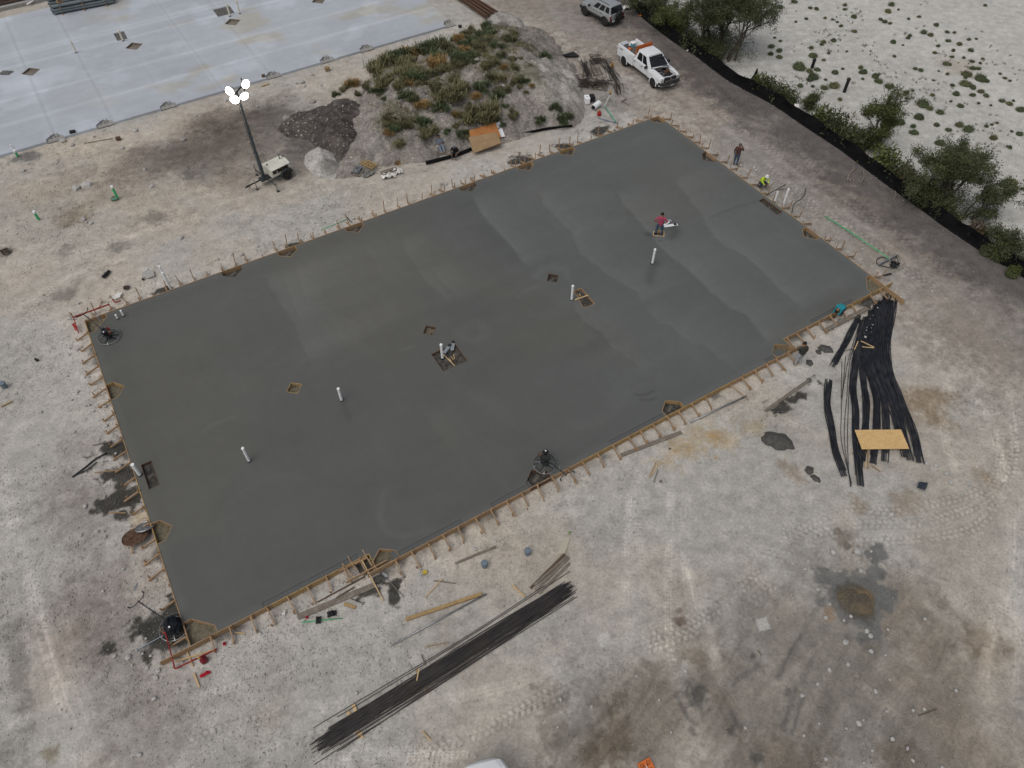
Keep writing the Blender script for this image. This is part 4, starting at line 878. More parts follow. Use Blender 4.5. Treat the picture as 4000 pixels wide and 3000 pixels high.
for lab, b_, t_ in [('black bollard post nearest the big trees on the sand', (3172, 264), (3180, 236)), ('black bollard post in the middle of the three on the sand', (3298, 358), (3317, 308)), ('black bollard post beside the slim tree', (3460, 420), (3478, 378))]:
    p = g(*b_); h = max(.7, top_of(p, *t_)); q = thing('bollard', lab, 'bollard', p, 0, 'black bollards on the sand')
    MB().lathe([(.13, -.1), (.13, h), (.10, h + .03), (.0005, h + .04)], 14).build('post', black_pl, q); MB().lathe([(.16, h - .10), (.16, h + .01), (.12, h + .05), (.0005, h + .055)], 14).build('cap', black_pl, q)

# ------------------------------------------------------------------ sticks, planks, rods lying about
def stick(name, label, cat, a, b, w_, h_, m, z=0.0, z2=None, group=None):
    z2 = z if z2 is None else z2; A = g(*a, z + h_ / 2); B = g(*b, z2 + h_ / 2); d = B - A; L = d.length
    mb = MB(); mb.box((0, 0, 0), (L, w_, h_)); me_ = mb.mesh(name, m)
    o = put(name, me_, None, (A + B) / 2, rot=(rnd.uniform(-.05, .05), -math.asin(max(-1, min(1, d.z / L))), math.atan2(d.y, d.x))); return tag(o, label, cat, group)
def rod(name, label, cat, pts, r, m, z=0.0, n=7, group=None, sub=4):
    P = [g(p[0], p[1], (p[2] if len(p) > 2 else z) + r) for p in pts]; c = P[0].copy(); c.z = 0
    Q = [Vector(q) for q in (smooth_poly([tuple(p - c) for p in P], sub) if len(P) > 2 else [tuple(p - c) for p in P])]
    mb = MB(); mb.tube(Q, r, n); mb.smooth = True; return tag(mb.build(name, m, None, c), label, cat, group)
stick('plank', 'long weathered grey plank beside the timber crib on the near ground', 'plank', (1163, 2410), (1466, 2284), .27, .042, wood_g)
stick('lath', 'long reddish lath lying parallel to the near form left of the crib', 'lath', (1240, 2352), (1425, 2252), .05, .04, wood_d)
stick('lath', 'shorter dark lath between the grey plank and the reddish lath', 'lath', (1312, 2336), (1384, 2293), .05, .04, wood_d, .03)
stick('lath', 'pale lath leaning across the near form at the timber crib', 'lath', (1413, 2187), (1497, 2347), .05, .035, wood_p, .30, .0)
stick('board_offcut', 'short pale board offcut below the grey plank', 'offcut', (1344, 2358), (1389, 2373), .15, .04, wood_y)
stick('plank', 'long yellow plank lying above the steel pole on the near ground', 'plank', (1585, 2420), (1881, 2320), .15, .09, wood_y)
stick('plank', 'dirty grey plank pointing at the left bucket', 'plank', (1778, 2201), (1936, 2135), .10, .05, wood_g)
stick('plank', 'dark grooved plank lying just below the near form in the middle', 'plank', (2427, 1778), (2662, 1688), .20, .045, wood_g)
stick('plank', 'slim grey plank left of the wet concrete heap', 'plank', (2990, 1605), (3160, 1485), .17, .045, wood_g)
stick('plank', 'long wet grey plank next to the crouching worker in teal', 'plank', (3220, 1292), (3389, 1202), .27, .045, wood_g, .10)
stick('lath', 'brown lath leaning off the near form above the grey pole', 'lath', (2850, 1500), (2925, 1563), .045, .035, wood, .25, 0)
rod('pole', 'thin steel pole converging with the yellow plank', 'pole', [(1529, 2521), (1900, 2320)], .042, steel)
rod('pole', 'grey steel pole lying beyond the near form on the right', 'pole', [(2696, 1649), (2915, 1547)], .05, steel)
rod('rod', 'green rod lying across black scraps in front of the grey plank', 'rod', [(1178, 2431), (1337, 2415)], .022, green_pl)
rod('rod', 'long green float pole on the dirt right of the wet slab', 'pole', [(3224, 845, .05), (3350, 925, .1), (3472, 1010, .2)], .034, green_pl)
rod('rod', 'green rod lying outside the far form near the left corner', 'rod', [(1255, 897), (1357, 856)], .02, green_pl)
rod('rod', 'dark rod crossing the green rod outside the far form', 'rod', [(1346, 838, .3), (1373, 868, .02)], .03, dark_steel)
rod('hose', 'dark bent hose lying left of the wet slab beside spilled concrete', 'hose', [(282, 1864), (340, 1820), (370, 1795), (416, 1769)], .04, black_pl)
rod('hose', 'second dark hose crossing the longer hose left of the slab', 'hose', [(290, 1858), (340, 1835), (378, 1805)], .028, dark_steel)
for i, (lab, a, b, w_, m) in enumerate([
    ('pale stick above the dark hose left of the slab', (362, 1740), (434, 1724), .04, wood_g), ('brown stick below the dark hose left of the slab', (370, 1846), (456, 1837), .05, wood), ('brown stick beside the gravel left of the slab', (423, 2002), (493, 2004), .05, wood),
    ('pale wood offcut near the left picture edge', (4, 1588), (47, 1567), .08, wood_y), ('pale stick at the lower left beside the red cloth', (757, 2630), (778, 2684), .07, wood_p), ('short pale stick right of the near corner', (918, 2471), (958, 2474), .05, wood_p),
    ('bent twig-like lath right of the white scraps', (1660, 2334), (1728, 2261), .04, wood_p), ('grey lath crossing the bent lath above the yellow plank', (1694, 2268), (1780, 2279), .04, wood_g),
    ('thin stick on the gravel above the rebar bundle', (1660, 2528), (1755, 2508), .03, wood), ('grey splinter above the rebar bundle', (1646, 2557), (1662, 2598), .05, wood_g), ('pale stick laid across the rebar bundle', (1628, 2659), (1637, 2609), .05, wood_p),
    ('pale block under the left half of the rebar bundle', (1380, 2752), (1389, 2779), .14, wood_p), ('pale block sticking out below the rebar bundle', (1405, 2856), (1416, 2882), .10, wood_p), ('lone stick on bare ground below the rebar bundle', (1649, 2856), (1685, 2894), .045, wood_p),
    ('stick left of three on the open ground', (2536, 1868), (2561, 1807), .045, wood_y), ('stick in the middle of three on the open ground', (2547, 1853), (2581, 1802), .045, wood_p), ('grey stick right of three on the open ground', (2554, 1884), (2570, 1835), .045, wood_g),
    ('stick forming the long side of a V on the black cables', (3363, 1332), (3415, 1357), .05, wood_p), ('stick forming the flat side of a V on the black cables', (3368, 1355), (3413, 1359), .05, wood_p), ('separate stick left of the V on the black cables', (3352, 1334), (3337, 1366), .05, wood_p),
    ('orange stick in front of the far form at the dug hole', (386, 1205), (400, 1170), .05, wood), ('offcut by the pale slab edge in the upper left', (1022, 337), (1052, 327), .16, wood_y), ('small brown offcut on the pale slab', (702, 163), (724, 170), .12, wood_y), ('dark stick on the dirt of the upper left', (328, 560), (440, 540), .04, wood_g),
    ('stake lying below the gas can at the near corner', (683, 2585), (832, 2540), .06, wood_p), ('stake lying across the red batter board at the near corner', (728, 2540), (753, 2603), .05, wood_p), ('splinter of lumber at the lower right', (3590, 2795), (3660, 2770), .03, wood_d), ('stick against the near form left of the V sticks', (2960, 2540), (2975, 2560), .03, wood_g)]):
    stick('wood_stick', lab, 'stick', a, b, w_, .035, m, .13 if 'black cables' in lab or 'across the rebar' in lab else .0)
for i, (a, b, w_, m, z) in enumerate([((2072, 2298), (2205, 2165), .11, wood_d, 0), ((2092, 2305), (2222, 2178), .12, wood_g, 0), ((2088, 2285), (2215, 2172), .10, wood_g, .05), ((2105, 2318), (2225, 2200), .10, wood_g, 0), ((2000, 2285), (2050, 2330), .07, wood_p, 0)]):
    stick('old_board', ['dark reddish board, left of the old board pile above the rebar', 'grey board in the middle of the old board pile above the rebar', 'board lying on top of the old board pile above the rebar', 'frayed board at the right of the old board pile above the rebar', 'pale lath left of the old board pile above the rebar'][i], 'board', a, b, w_, .05, m, z, group='old boards above the rebar')
# red sprayed batter boards
def batter(label, segs, loc):
    p = g(*loc); t = thing('batter_board', label, 'batter board', p)
    for (a, b, z, w_, h_) in segs:
        A, B = g(a[0], a[1], z), g(b[0], b[1], z); MB().beam(A - p, B - p, w_, h_).build('board', red_paint, t)
    for (a, b, z, w_, h_) in segs:
        A = g(a[0], a[1], 0); MB().beam(Vector((A.x, A.y, -.1)) - p, Vector((A.x, A.y, z + .08)) - p, .05, .04).build('stake', wood, t)
    return t
batter('red sprayed batter board frame at the near corner', [((644, 2462), (683, 2612), .25, .04, .09), ((685, 2612), (848, 2535), .22, .04, .09), ((635, 2470), (650, 2478), .2, .04, .08)], (683, 2612))
batter('red sprayed batter board frame at the left corner', [((285, 1240), (428, 1188), .35, .04, .09), ((287, 1240), (307, 1301), .3, .04, .06)], (287, 1240))
batter('short bent red batter board outside the far form', [((438, 1169), (449, 1181), .25, .04, .08), ((449, 1181), (472, 1175), .25, .04, .07)], (449, 1181))
stick('red_board', 'flat red painted board lying at the left corner', 'board', (286, 1264), (300, 1290), .16, .03, red_paint, .22)

# post-pour debris in the large block-out and others
for lab, a, b, w_, m in [('reddish lath lying in the large square block-out', (1714, 1366), (1778, 1431), .05, wood_p), ('tan splinter in the large square block-out', (1762, 1392), (1772, 1407), .05, wood_y), ('second tan splinter in the large square block-out', (1771, 1384), (1776, 1402), .04, wood_p), ('third short stick in the large square block-out', (1755, 1402), (1763, 1412), .05, wood_p), ('dark stick in the large square block-out', (1778, 1416), (1792, 1393), .03, wood_d),
                        ('plank laid across the oblong block-out', (2246, 1171), (2298, 1153), .07, wood_p), ('stub of lath in the oblong block-out', (2255, 1150), (2261, 1163), .05, wood_y), ('second stub of lath in the oblong block-out', (2263, 1147), (2268, 1158), .05, wood_p)]:
    stick('wood_scrap', lab, 'wood scrap', a, b, w_, .035, m, ZS - .13 if 'across the oblong' not in lab else ZS + .01)
def pad(label, px, py, z, L, W_, rz, m, m2):
    t = thing('knee_board', label, 'knee board', g(px, py, z), rz, None)
    o = MB().box((0, 0, .02), (L, W_, .03)).build('board', m, t); bevel(o, .012, 2); MB().lathe([(.11, .035), (.11, .075), (.06, .09), (.0005, .09)], 12, (L * .32, 0, 0)).build('knee_pad', m2, t); return t
pad('kneeling board in the large block-out, left of two', 1748, 1362, ZS - .02, .75, .2, 1.1, grey_pl, dark_steel)
pad('kneeling board in the large block-out, right of two', 1769, 1350, ZS - .02, .75, .2, 1.5, grey_pl, dark_steel)
pad('silver kneeling board beside the worker in pink, upper one', 2606, 870, ZS, .75, .22, .85, white_pl, grey_pl)
pad('silver kneeling board beside the worker in pink, lower one', 2620, 881, ZS, .95, .22, .25, white_pl, dark_steel)
stick('hand_float', 'small hand float on the slab below the worker in pink', 'hand float', (2573, 937), (2592, 936), .09, .05, steel, ZS)

# ------------------------------------------------------------------ rebar bundle
ra, rb = g(1262, 2905), g(2222, 2300); rdir = (rb - ra); rl = rdir.length; rdir.normalize(); rang = math.atan2(rdir.y, rdir.x)
rt = thing('rebar_bundle', 'long bundle of dark reinforcing bars lying across the lower ground', 'rebar bundle', (ra + rb) / 2, rang)
rms = []
for k in range(7):
    mb = MB(); b1, b2 = rnd.uniform(-.10, .10), rnd.uniform(-.06, .06)
    mb.tube([(rl * (t - .5) * .97, b1 * math.sin(t * 3.1) + b2 * math.sin(t * 7), 0.015 * math.sin(t * 9 + k)) for t in np.linspace(0, 1, 15)], .015, 5); rms.append(mb.mesh('bar', rebar_m))
for k in range(110):
    q = rnd.gauss(0, 1); fan = max(-1, min(1, q * .42)); y = fan * .44
    put('bar', rms[k % 7], rt, (rnd.gauss(-.1, .30), y, .03 + .09 * (1 - fan * fan) * rnd.random()), rnd.gauss(0, .012) - fan * .006)
for k, (y, a) in enumerate([(.62, .004), (.72, -.002), (-.55, .006), (-.50, .012)]): put('bar', rms[k], rt, (rnd.uniform(-1, 1.5), y, .03), a)
MB().box((-1.5, 0, -.01), (.09, 1.1, .04)).build('bearer', wood, rt); MB().box((-4.6, 0, -.01), (.12, 1.2, .04)).build('bearer', wood_p, rt)

# ------------------------------------------------------------------ sheathed cable bundles
def zp(X, Y): return (3120 + X / 2.0737, 1140 + Y / 2.0737)
CB = [('rightmost black cable bundle, running the full length beside bare ground', [(770, 40), (745, 200), (715, 380), (710, 520), (740, 680), (800, 830), (870, 1000), (930, 1170), (985, 1390)], 13, .20),
      ('second black cable bundle from the right', [(725, 25), (695, 200), (665, 380), (655, 520), (690, 700), (750, 850), (800, 1000), (840, 1150), (905, 1370)], 13, .20),
      ('black cable bundle with its frayed end right of the plywood', [(690, 40), (660, 200), (625, 380), (622, 520), (650, 660), (705, 800), (760, 950), (800, 1100), (850, 1345)], 12, .18),
      ('black cable bundle in the middle whose end shows right under the plywood', [(645, 80), (615, 250), (582, 400), (577, 560), (610, 690), (665, 820), (700, 950), (706, 1100), (695, 1380)], 12, .17),
      ('black cable bundle in the middle left whose end shows under the plywood', [(600, 110), (573, 300), (548, 450), (553, 600), (592, 720), (625, 850), (635, 1000), (625, 1150), (600, 1395)], 12, .17),
      ('brownish black cable bundle passing under the plywood\'s left half', [(565, 200), (535, 330), (522, 480), (515, 600), (525, 750), (545, 900), (540, 1060), (530, 1200), (500, 1430)], 12, .18),
      ('longest black cable bundle ending lowest, left of the plywood', [(540, 210), (502, 330), (476, 450), (460, 580), (440, 720), (445, 850), (460, 1000), (465, 1250), (495, 1575)], 11, .16),
      ('short black cable bundle ending near the worker in olive', [(490, 197), (440, 290), (380, 410), (330, 500), (268, 610)], 11, .16),
      ('leftmost lower black cable bundle lying apart', [(245, 715), (228, 830), (235, 950), (265, 1120), (300, 1300), (372, 1500)], 11, .17)]
for i, (lab, pts, k, wd) in enumerate(CB):
    P = [g(*zp(*p), .02) for p in pts]; c = P[len(P) // 2].copy(); c.z = 0; Q = [Vector(q) for q in smooth_poly([tuple(p - c) for p in P], 4)]
    t = thing('cable_bundle', lab, 'cable bundle', c, 0, 'bundles of black cable'); r = random.Random(50 + i)
    for s_ in range(k):
        off = (s_ + .5) / k * 2 - 1; oo = off * wd * 1.05 * r.uniform(.92, 1.1); zz = .03 + .085 * (1 - off * off) * r.uniform(.4, 1) ; ph = r.uniform(0, 6); L_ = []
        a0, a1 = r.randint(0, 1), len(Q) - r.randint(0, 1)
        for j in range(a0, a1):
            d = (Q[min(j + 1, len(Q) - 1)] - Q[max(j - 1, 0)]).normalized(); n_ = Vector((-d.y, d.x, 0)); L_.append(Q[j] + n_ * (oo + .02 * math.sin(j * .8 + ph)) + Vector((0, 0, zz + .012 * math.sin(j * .6 + ph))))
        mb = MB(); mb.smooth = True; mb.tube(L_, .024, 5); mb.build('strand', cable_m, t)
loose = [([(500, 230), (440, 420), (400, 560), (375, 700), (350, 860), (345, 1000), (345, 1200), (400, 1450), (425, 1575)], 'loose dark cable strand, leftmost of the thin ones'), ([(505, 240), (450, 430), (415, 560), (400, 700), (390, 860), (375, 1000), (370, 1200), (395, 1400), (430, 1560)], 'second thin loose cable strand from the left'),
         ([(510, 235), (465, 430), (430, 560), (415, 700), (405, 860), (400, 1000), (395, 1200), (405, 1450), (420, 1580)], 'third thin loose cable strand'), ([(350, 560), (348, 680), (345, 860)], 'short stub of cable standing off the thin strands'), ([(380, 520), (372, 620), (352, 860)], 'second short stub of cable beside the thin strands'), ([(440, 465), (400, 470), (370, 480)], 'short curled cable tail right of the short bundle')]
for pts, lab in loose: rod('cable_strand', lab, 'cable', [zp(*p) for p in pts], .016, cable_m, .02, 5)

# plywood sheet on the cables
P = [g(3341.3, 1679.5, .22), g(3522.2, 1677.2, .22), g(3549.3, 1752.3, .22), g(3365.3, 1753.2, .22)]; c = sum(P, Vector()) / 4
e1 = (P[1] - P[0] + P[2] - P[3]) / 2; e2 = (P[3] - P[0] + P[2] - P[1]) / 2
t = thing('plywood_sheet', 'fresh yellow plywood sheet lying on the black cable bundles', 'plywood', (c.x, c.y, .2), math.atan2(e1.y, e1.x))
o = MB().box((0, 0, .0), (2.42, 1.2, .02)).build('sheet', ply, t)
for xk in (-.92, -.80, .26, .40, .55, .95):
    for yk in range(-3, 4): 
        if rnd.random() < .75: MB().lathe([(.016, .011), (.0005, .0125)], 7, (xk + rnd.uniform(-.02, .02), yk * .16 + rnd.uniform(-.04, .04), 0)).build('knot', wood_d, t)
for i, p_ in enumerate([(3420, 1690), (3505, 1735)]): stick('bearer', ['timber bearer under the plywood, upper one', 'timber bearer under the plywood, lower one'][i], 'timber', (p_[0] - 60, p_[1]), (p_[0] + 40, p_[1]), .09, .04, wood, .15)
for lab, a, b, m in [('splintered timber under the lower left of the plywood', (3330, 1770), (3350, 1758), wood), ('pale batten standing out below the plywood', (3380, 1758), (3380, 1830), wood_p), ('second pale batten out below the plywood', (3390, 1758), (3392, 1830), wood_y), ('orange splinter below the plywood', (3405, 1818), (3440, 1842), wood)]:
    stick('batten', lab, 'batten', a, b, .05, .035, m, .02)

# ------------------------------------------------------------------ wheels and vehicles
def wheel(parent, x, y, r, w_, side, rimm, name='wheel'):
    """wheel > tyre, rim"""
    wh = put(name, None, parent, (x, y, r), rot=(0, 0, 0)); R_ = Matrix.Rotation(-math.pi / 2 * side, 3, 'X')
    mb = MB(); mb.smooth = True; mb.lathe([(r * .62, -w_ / 2), (r * .9, -w_ / 2), (r, -w_ * .32), (r, w_ * .32), (r * .9, w_ / 2), (r * .62, w_ / 2)], 22, rot=R_); mb.build('tyre', rubber, wh)
    mb = MB(); mb.lathe([(.0005, w_ * .30), (r * .2, w_ * .34), (r * .22, w_ * .22), (r * .55, w_ * .26), (r * .63, w_ * .44), (r * .63, -w_ * .4)], 18, rot=R_); mb.build('rim', rimm, wh); return wh
def arch(parent, x, y, r, side, z0=.42, m=trim, wd=.03):
    pts = [(x + (r + .09) * math.cos(a), r + (r + .09) * math.sin(a)) for a in np.linspace(-.25, math.pi + .25, 15)] ; inn = [(x + (r + .01) * math.cos(a), r + (r + .01) * math.sin(a)) for a in np.linspace(-.25, math.pi + .25, 15)]
    mb = MB(); vs = [(p[0], y, p[1]) for p in pts] + [(p[0], y + side * wd, p[1]) for p in pts] + [(p[0], y, p[1]) for p in inn] + [(p[0], y + side * wd, p[1]) for p in inn]; k = len(pts); fs = []
    for i in range(k - 1): fs += [(i, i + 1, k + i + 1, k + i), (2 * k + i, 3 * k + i, 3 * k + i + 1, 2 * k + i + 1), (k + i, k + i + 1, 3 * k + i + 1, 3 * k + i), (i, 2 * k + i, 2 * k + i + 1, i + 1)]
    mb.add(vs, fs); mb.build('wheel_arch', m, parent)
    mb = MB(); mb.add([(x + (r + .07) * math.cos(a), y + side * .006, r + (r + .07) * math.sin(a)) for a in np.linspace(-.3, math.pi + .3, 16)], [tuple(range(16))]); mb.build('wheel_well_shade', M('wheel well shade', (.008, .008, .008), .9, var=.2), parent)  # flat black disc, its colour standing in for shade inside the arch
def lerp4(q, a0, a1, b0, b1):
    q = [Vector(p) for p in q]; f = lambda a, b: (q[0] * (1 - a) + q[1] * a) * (1 - b) + (q[3] * (1 - a) + q[2] * a) * b
    return [f(a0, b0), f(a1, b0), f(a1, b1), f(a0, b1)]
def glassq(parent, q, a0, a1, b0, b1, name='window', m=glass, t=.012):
    mb = MB(); mb.quadslab(lerp4(q, a0, a1, b0, b1), t); return mb.build(name, m, parent)

def pickup():
    rr, fr_ = g(2443, 253), g(2555, 340); f = (fr_ - rr); L = f.length; f.normalize(); lf = Vector((-f.y, f.x, 0)); c = (rr + fr_) / 2 + lf * .80
    t = thing('pickup_truck', 'white crew cab pickup truck with its hood open and front door ajar', 'pickup truck', (c.x, c.y, 0), math.atan2(f.y, f.x))
    WB = 2.04; W = 1.0
    # lower cab
    mb = MB(); hp = lambda w_, zt, zb=.46: [(0, zb), (w_ - .12, zb), (w_ - .03, zb + .12), (w_, .86), (w_ - .015, 1.10), (w_ - .06, zt), (0, zt)]
    mb.loft([(-.82, hp(W, 1.24)), (-.80, hp(W, 1.24)), (.2, hp(W, 1.24)), (1.22, hp(W, 1.22)), (1.28, hp(W, 1.20))]); mb.build('cab_body', white_car, t)
    # greenhouse
    b0 = [(1.46, .93, 1.20), (-.74, .95, 1.24)]; r0 = [(.62, .70, 1.90), (-.56, .72, 1.90)]
    A, B_, Cc, D = (1.46, .92, 1.19), (-.76, .94, 1.235), (-.60, .72, 1.88), (.60, .70, 1.88); m_ = lambda p: (p[0], -p[1], p[2])
    mb = MB(); mb.add([A, B_, Cc, D, m_(A), m_(B_), m_(Cc), m_(D)], [(0, 3, 2, 1), (4, 5, 6, 7), (0, 4, 7, 3), (1, 2, 6, 5)]); mb.build('cab_pillars', white_car, t)
    mb = MB(); mb.loft([(-.66, [(0, 1.86), (.70, 1.86), (.66, 1.91), (0, 1.93)]), (-.50, [(0, 1.86), (.73, 1.86), (.66, 1.935), (0, 1.965)]), (.30, [(0, 1.86), (.73, 1.86), (.66, 1.94), (0, 1.97)]), (.64, [(0, 1.86), (.70, 1.86), (.64, 1.90), (0, 1.925)])]); mb.build('roof', white_car, t)
    ws = [A, m_(A), m_(D), D]; glassq(t, [ws[1], ws[0], ws[3], ws[2]], .05, .95, .05, .93, 'windshield')
    glassq(t, [B_, m_(B_), m_(Cc), Cc], .08, .92, .15, .88, 'rear_window')
    for sd in (1, -1):
        q = [A, B_, Cc, D] if sd > 0 else [m_(B_), m_(A), m_(D), m_(Cc)]
        if sd > 0: w1, w2 = (.20, .50), (.55, .88)
        else: w1, w2 = (.12, .45), (.50, .80)
        for a, b in (w1, w2): glassq(t, q, a, b, .10, .86, 'window')
        for x0, x1 in ((-.80, .20), (.205, 1.20)):
            o = MB().box(((x0 + x1) / 2, sd * (W - .004), .90), (x1 - x0 - .012, .022, .58)).build('door', white_car, t); bevel(o, .008, 1)
            MB().box((x0 + .16, sd * .022, .13), (.17, .03, .045)).build('handle', trim, o, (0, 0, 0)).location = (0, sd * W, .90)
    for o in [k for k in t.children if k.name.startswith('door')]:
        for h in o.children: h.location = (h.location.x, h.location.y, h.location.z)
    # fenders, engine bay
    for sd in (1, -1):
        mb = MB(); P = lambda y0, y1, zt, zb=.55: [(y0 * sd, zb), (y1 * sd, zb), (y1 * sd, zt - .16), ((y1 - .07) * sd, zt), (y0 * sd, zt + .01)]
        secs = [(1.27, P(.62, W, 1.20)), (2.0, P(.60, W, 1.18)), (2.7, P(.62, .97, 1.13)), (2.92, P(.60, .90, 1.07))]
        mb.loft([(x, p) for x, p in secs], mirror=False); mb.build('fender', white_car, t)
        o = MB().box((2.90, sd * .77, .96), (.13, .30, .22)).build('headlight', lamp_glass, t); bevel(o, .04, 2)
        wheel(t, WB, sd * .90, .40, .27, sd, steel); wheel(t, -WB, sd * .945, .40, .27, sd, steel)
        arch(t, WB, sd * W, .40, sd, m=white_car); arch(t, -WB, sd * 1.045, .40, sd, m=white_car)
        MB().box((1.05, sd * 1.12, 1.28), (.14, .24, .20)).build('mirror', trim, t)
        # bed sides
        mb = MB(); Q = lambda b: [(.70 * sd, .62), (W * sd + b * sd * .0, .50), ((W + b) * sd, .95), ((W - .02) * sd, 1.30), ((W - .05) * sd, 1.37), (.80 * sd, 1.37), (.78 * sd, 1.30), (.70 * sd, .86)]
        mb.loft([(-3.18, Q(-.03)), (-2.9, Q(.0)), (-2.04, Q(.05)), (-1.2, Q(0)), (-.86, Q(0))], mirror=False); mb.build('bed_side', white_car, t)
    MB().box((2.10, 0, .80), (1.55, 1.30, .3)).build('engine_bay', M('engine bay', (.012, .012, .013), .8, var=.4, scale=6), t)
    for k in range(16):
        MB().box((1.45 + rnd.random() * 1.3, rnd.uniform(-.5, .5), .98 + rnd.random() * .05), (rnd.uniform(.1, .34), rnd.uniform(.08, .3), rnd.uniform(.08, .2)), Matrix.Rotation(rnd.random() * 3, 3, 'Z')).build('engine_block', [dark_steel, trim, steel, rust][k % 4 if k % 7 else 2], t)
    MB().tube([(2.80, -.60, 1.08), (2.84, -.3, 1.10), (2.86, 0, 1.07), (2.84, .3, 1.10), (2.80, .60, 1.08)], .035, 6).build('radiator_support', white_car, t)
    o = MB().box((2.94, 0, .88), (.10, 1.12, .34)).build('grille', trim, t); MB().box((.055, 0, 0), (.03, 1.06, .05)).build('grille_bar', chrome, o, (2.94, 0, .82)); MB().box((.055, 0, 0), (.03, .06, .34)).build('grille_bar', chrome, o, (2.94, 0, .88))
    mb = MB(); mb.tube([(2.72, -1.0, .62), (2.98, -.82, .62), (3.05, 0, .62), (2.98, .82, .62), (2.72, 1.0, .62)], [.12, .14, .15, .14, .12], 8); mb.build('bumper', trim, t)
    mb = MB(); mb.tube([(2.74, -.98, .49), (2.98, -.80, .49), (3.05, 0, .49), (2.98, .80, .49), (2.74, .98, .49)], .06, 6); mb.build('bumper_lip', chrome, t)
    MB().box((3.14, .1, .52), (.02, .32, .16)).build('licence_plate', plate_m, t)
    # raised hood, seen leaning over the bay from its rear hinge
    hd = MB(); Rm = Matrix.Rotation(math.radians(-8), 3, 'Y') @ Matrix.Rotation(math.radians(-4), 3, 'X')
    hd.box((1.42, 0, 1.24), (.22, 1.5, .03), Rm); hd.box((1.66, .38, 1.30), (.5, .62, .03), Matrix.Rotation(math.radians(-22), 3, 'Y')); o = hd.build('hood_panel', white_car, t)
    for k in (-.14, .14): MB().box((1.67, .38 + k, 1.325), (.36, .22, .02), Matrix.Rotation(math.radians(-22), 3, 'Y')).build('hood_scoop', trim, o)
    # open driver door on the far side
    dr = put('open_door', None, t, (1.2, 1.0, 0), math.radians(62))
    MB().box((-.5, .02, .86), (1.0, .07, .62)).build('door_panel', white_car, dr); MB().tube([(-.02, .02, 1.17), (-.25, .0, 1.62), (-.45, -.02, 1.74), (-.85, -.02, 1.74), (-.98, .0, 1.2)], .028, 6).build('window_frame', trim, dr)
    # bed floor, tailgate down, rear bumper
    MB().box((-2.02, 0, .80), (2.34, 1.42, .10)).build('bed_floor', trim, t); MB().box((-.83, 0, 1.0), (.06, 1.5, .72)).build('bed_front', white_car, t)
    o = MB().box((-3.42, 0, .88), (.50, 1.5, .06)).build('tailgate', white_car, t); MB().box((-3.24, 0, .55), (.14, 1.9, .16)).build('rear_bumper', trim, t)
    for sd in (1, -1): MB().box((-3.19, sd * .93, 1.05), (.04, .10, .30)).build('tail_light', tail_red, t)
    MB().box((0, 0, .5), (5.6, 1.2, .16)).build('chassis', dark_steel, t)
    for sd in (1, -1): MB().box((-2.6, sd * 1.008, 1.16), (.42, .012, .05)).build('badge', trim, t)
    return t, c, math.atan2(f.y, f.x)
truck, tc_, ta_ = pickup()
def on_truck(x, y, z): return Vector((tc_.x + math.cos(ta_) * x - math.sin(ta_) * y, tc_.y + math.sin(ta_) * x + math.cos(ta_) * y, z))
t = thing('orange_board', 'orange board standing behind the cab in the pickup bed', 'board', on_truck(-.93, 0, .86), ta_); MB().box((0, .05, .62), (.03, 1.55, 1.22)).build('panel', orange, t)
t = thing('storage_tote', 'grey plastic tote on the open tailgate of the pickup', 'tote', on_truck(-3.0, -.42, .87), ta_ + .1); o = MB().box((0, 0, .25), (.42, .62, .5)).build('tub', grey_pl, t); bevel(o, .04, 2); o = MB().box((0, 0, .52), (.47, .68, .06)).build('lid', M('pale grey lid', (.5, .52, .53), .5, var=.05), t); bevel(o, .02, 1)
t = thing('cooler', 'blue water cooler with white lid in the pickup bed', 'cooler', on_truck(-2.75, .28, .86), ta_); MB().lathe([(.17, 0), (.20, .4), (.20, .44)], 16).build('tub', M('light blue plastic', (.16, .42, .50), .5, var=.1), t); o = MB().box((0, 0, .50), (.42, .42, .12)).build('lid', white_pl, t); bevel(o, .04, 2)
mb = MB(); mb.add(*(lambda N: ([(x_, y_, .10 + .28 * math.exp(-((x_ / .6) ** 2 + (y_ / .5) ** 2)) + .12 * (rnd.random() - .5)) for x_ in np.linspace(-.75, .75, N) for y_ in np.linspace(-.6, .6, N)], [(i * N + j, (i + 1) * N + j, (i + 1) * N + j + 1, i * N + j + 1) for i in range(N - 1) for j in range(N - 1)]))(12))
p = on_truck(-1.95, .05, .86); tag(mb.build('tarp', M('dirty tarp', (.10, .088, .07), .85, var=.4, scale=6), None, p, ta_), 'crumpled dark brown tarp heaped in the pickup bed', 'tarp')
p = on_truck(-1.35, -.2, 1.35); o = MB().box((0, 0, 0), (.24, .62, .03)).build('level_board', wood_p, None, p, ta_ + .5); tag(o, 'pale board lying over the gear behind the pickup cab', 'board')
for k, (x_, y_, c_, lab) in enumerate([(-1.25, -.55, tail_red, 'dark red can in the front of the pickup bed'), (-2.35, -.35, orange, 'orange tool in the pickup bed by the near side'), (-1.15, .5, white_pl, 'white sack behind the pickup cab on the far side')]):
    o = MB().box((0, 0, .18), (.25, .3, .36)).build('bed_cargo', c_, None, on_truck(x_, y_, .86), ta_ + k); bevel(o, .05, 2); tag(o, lab, 'cargo')

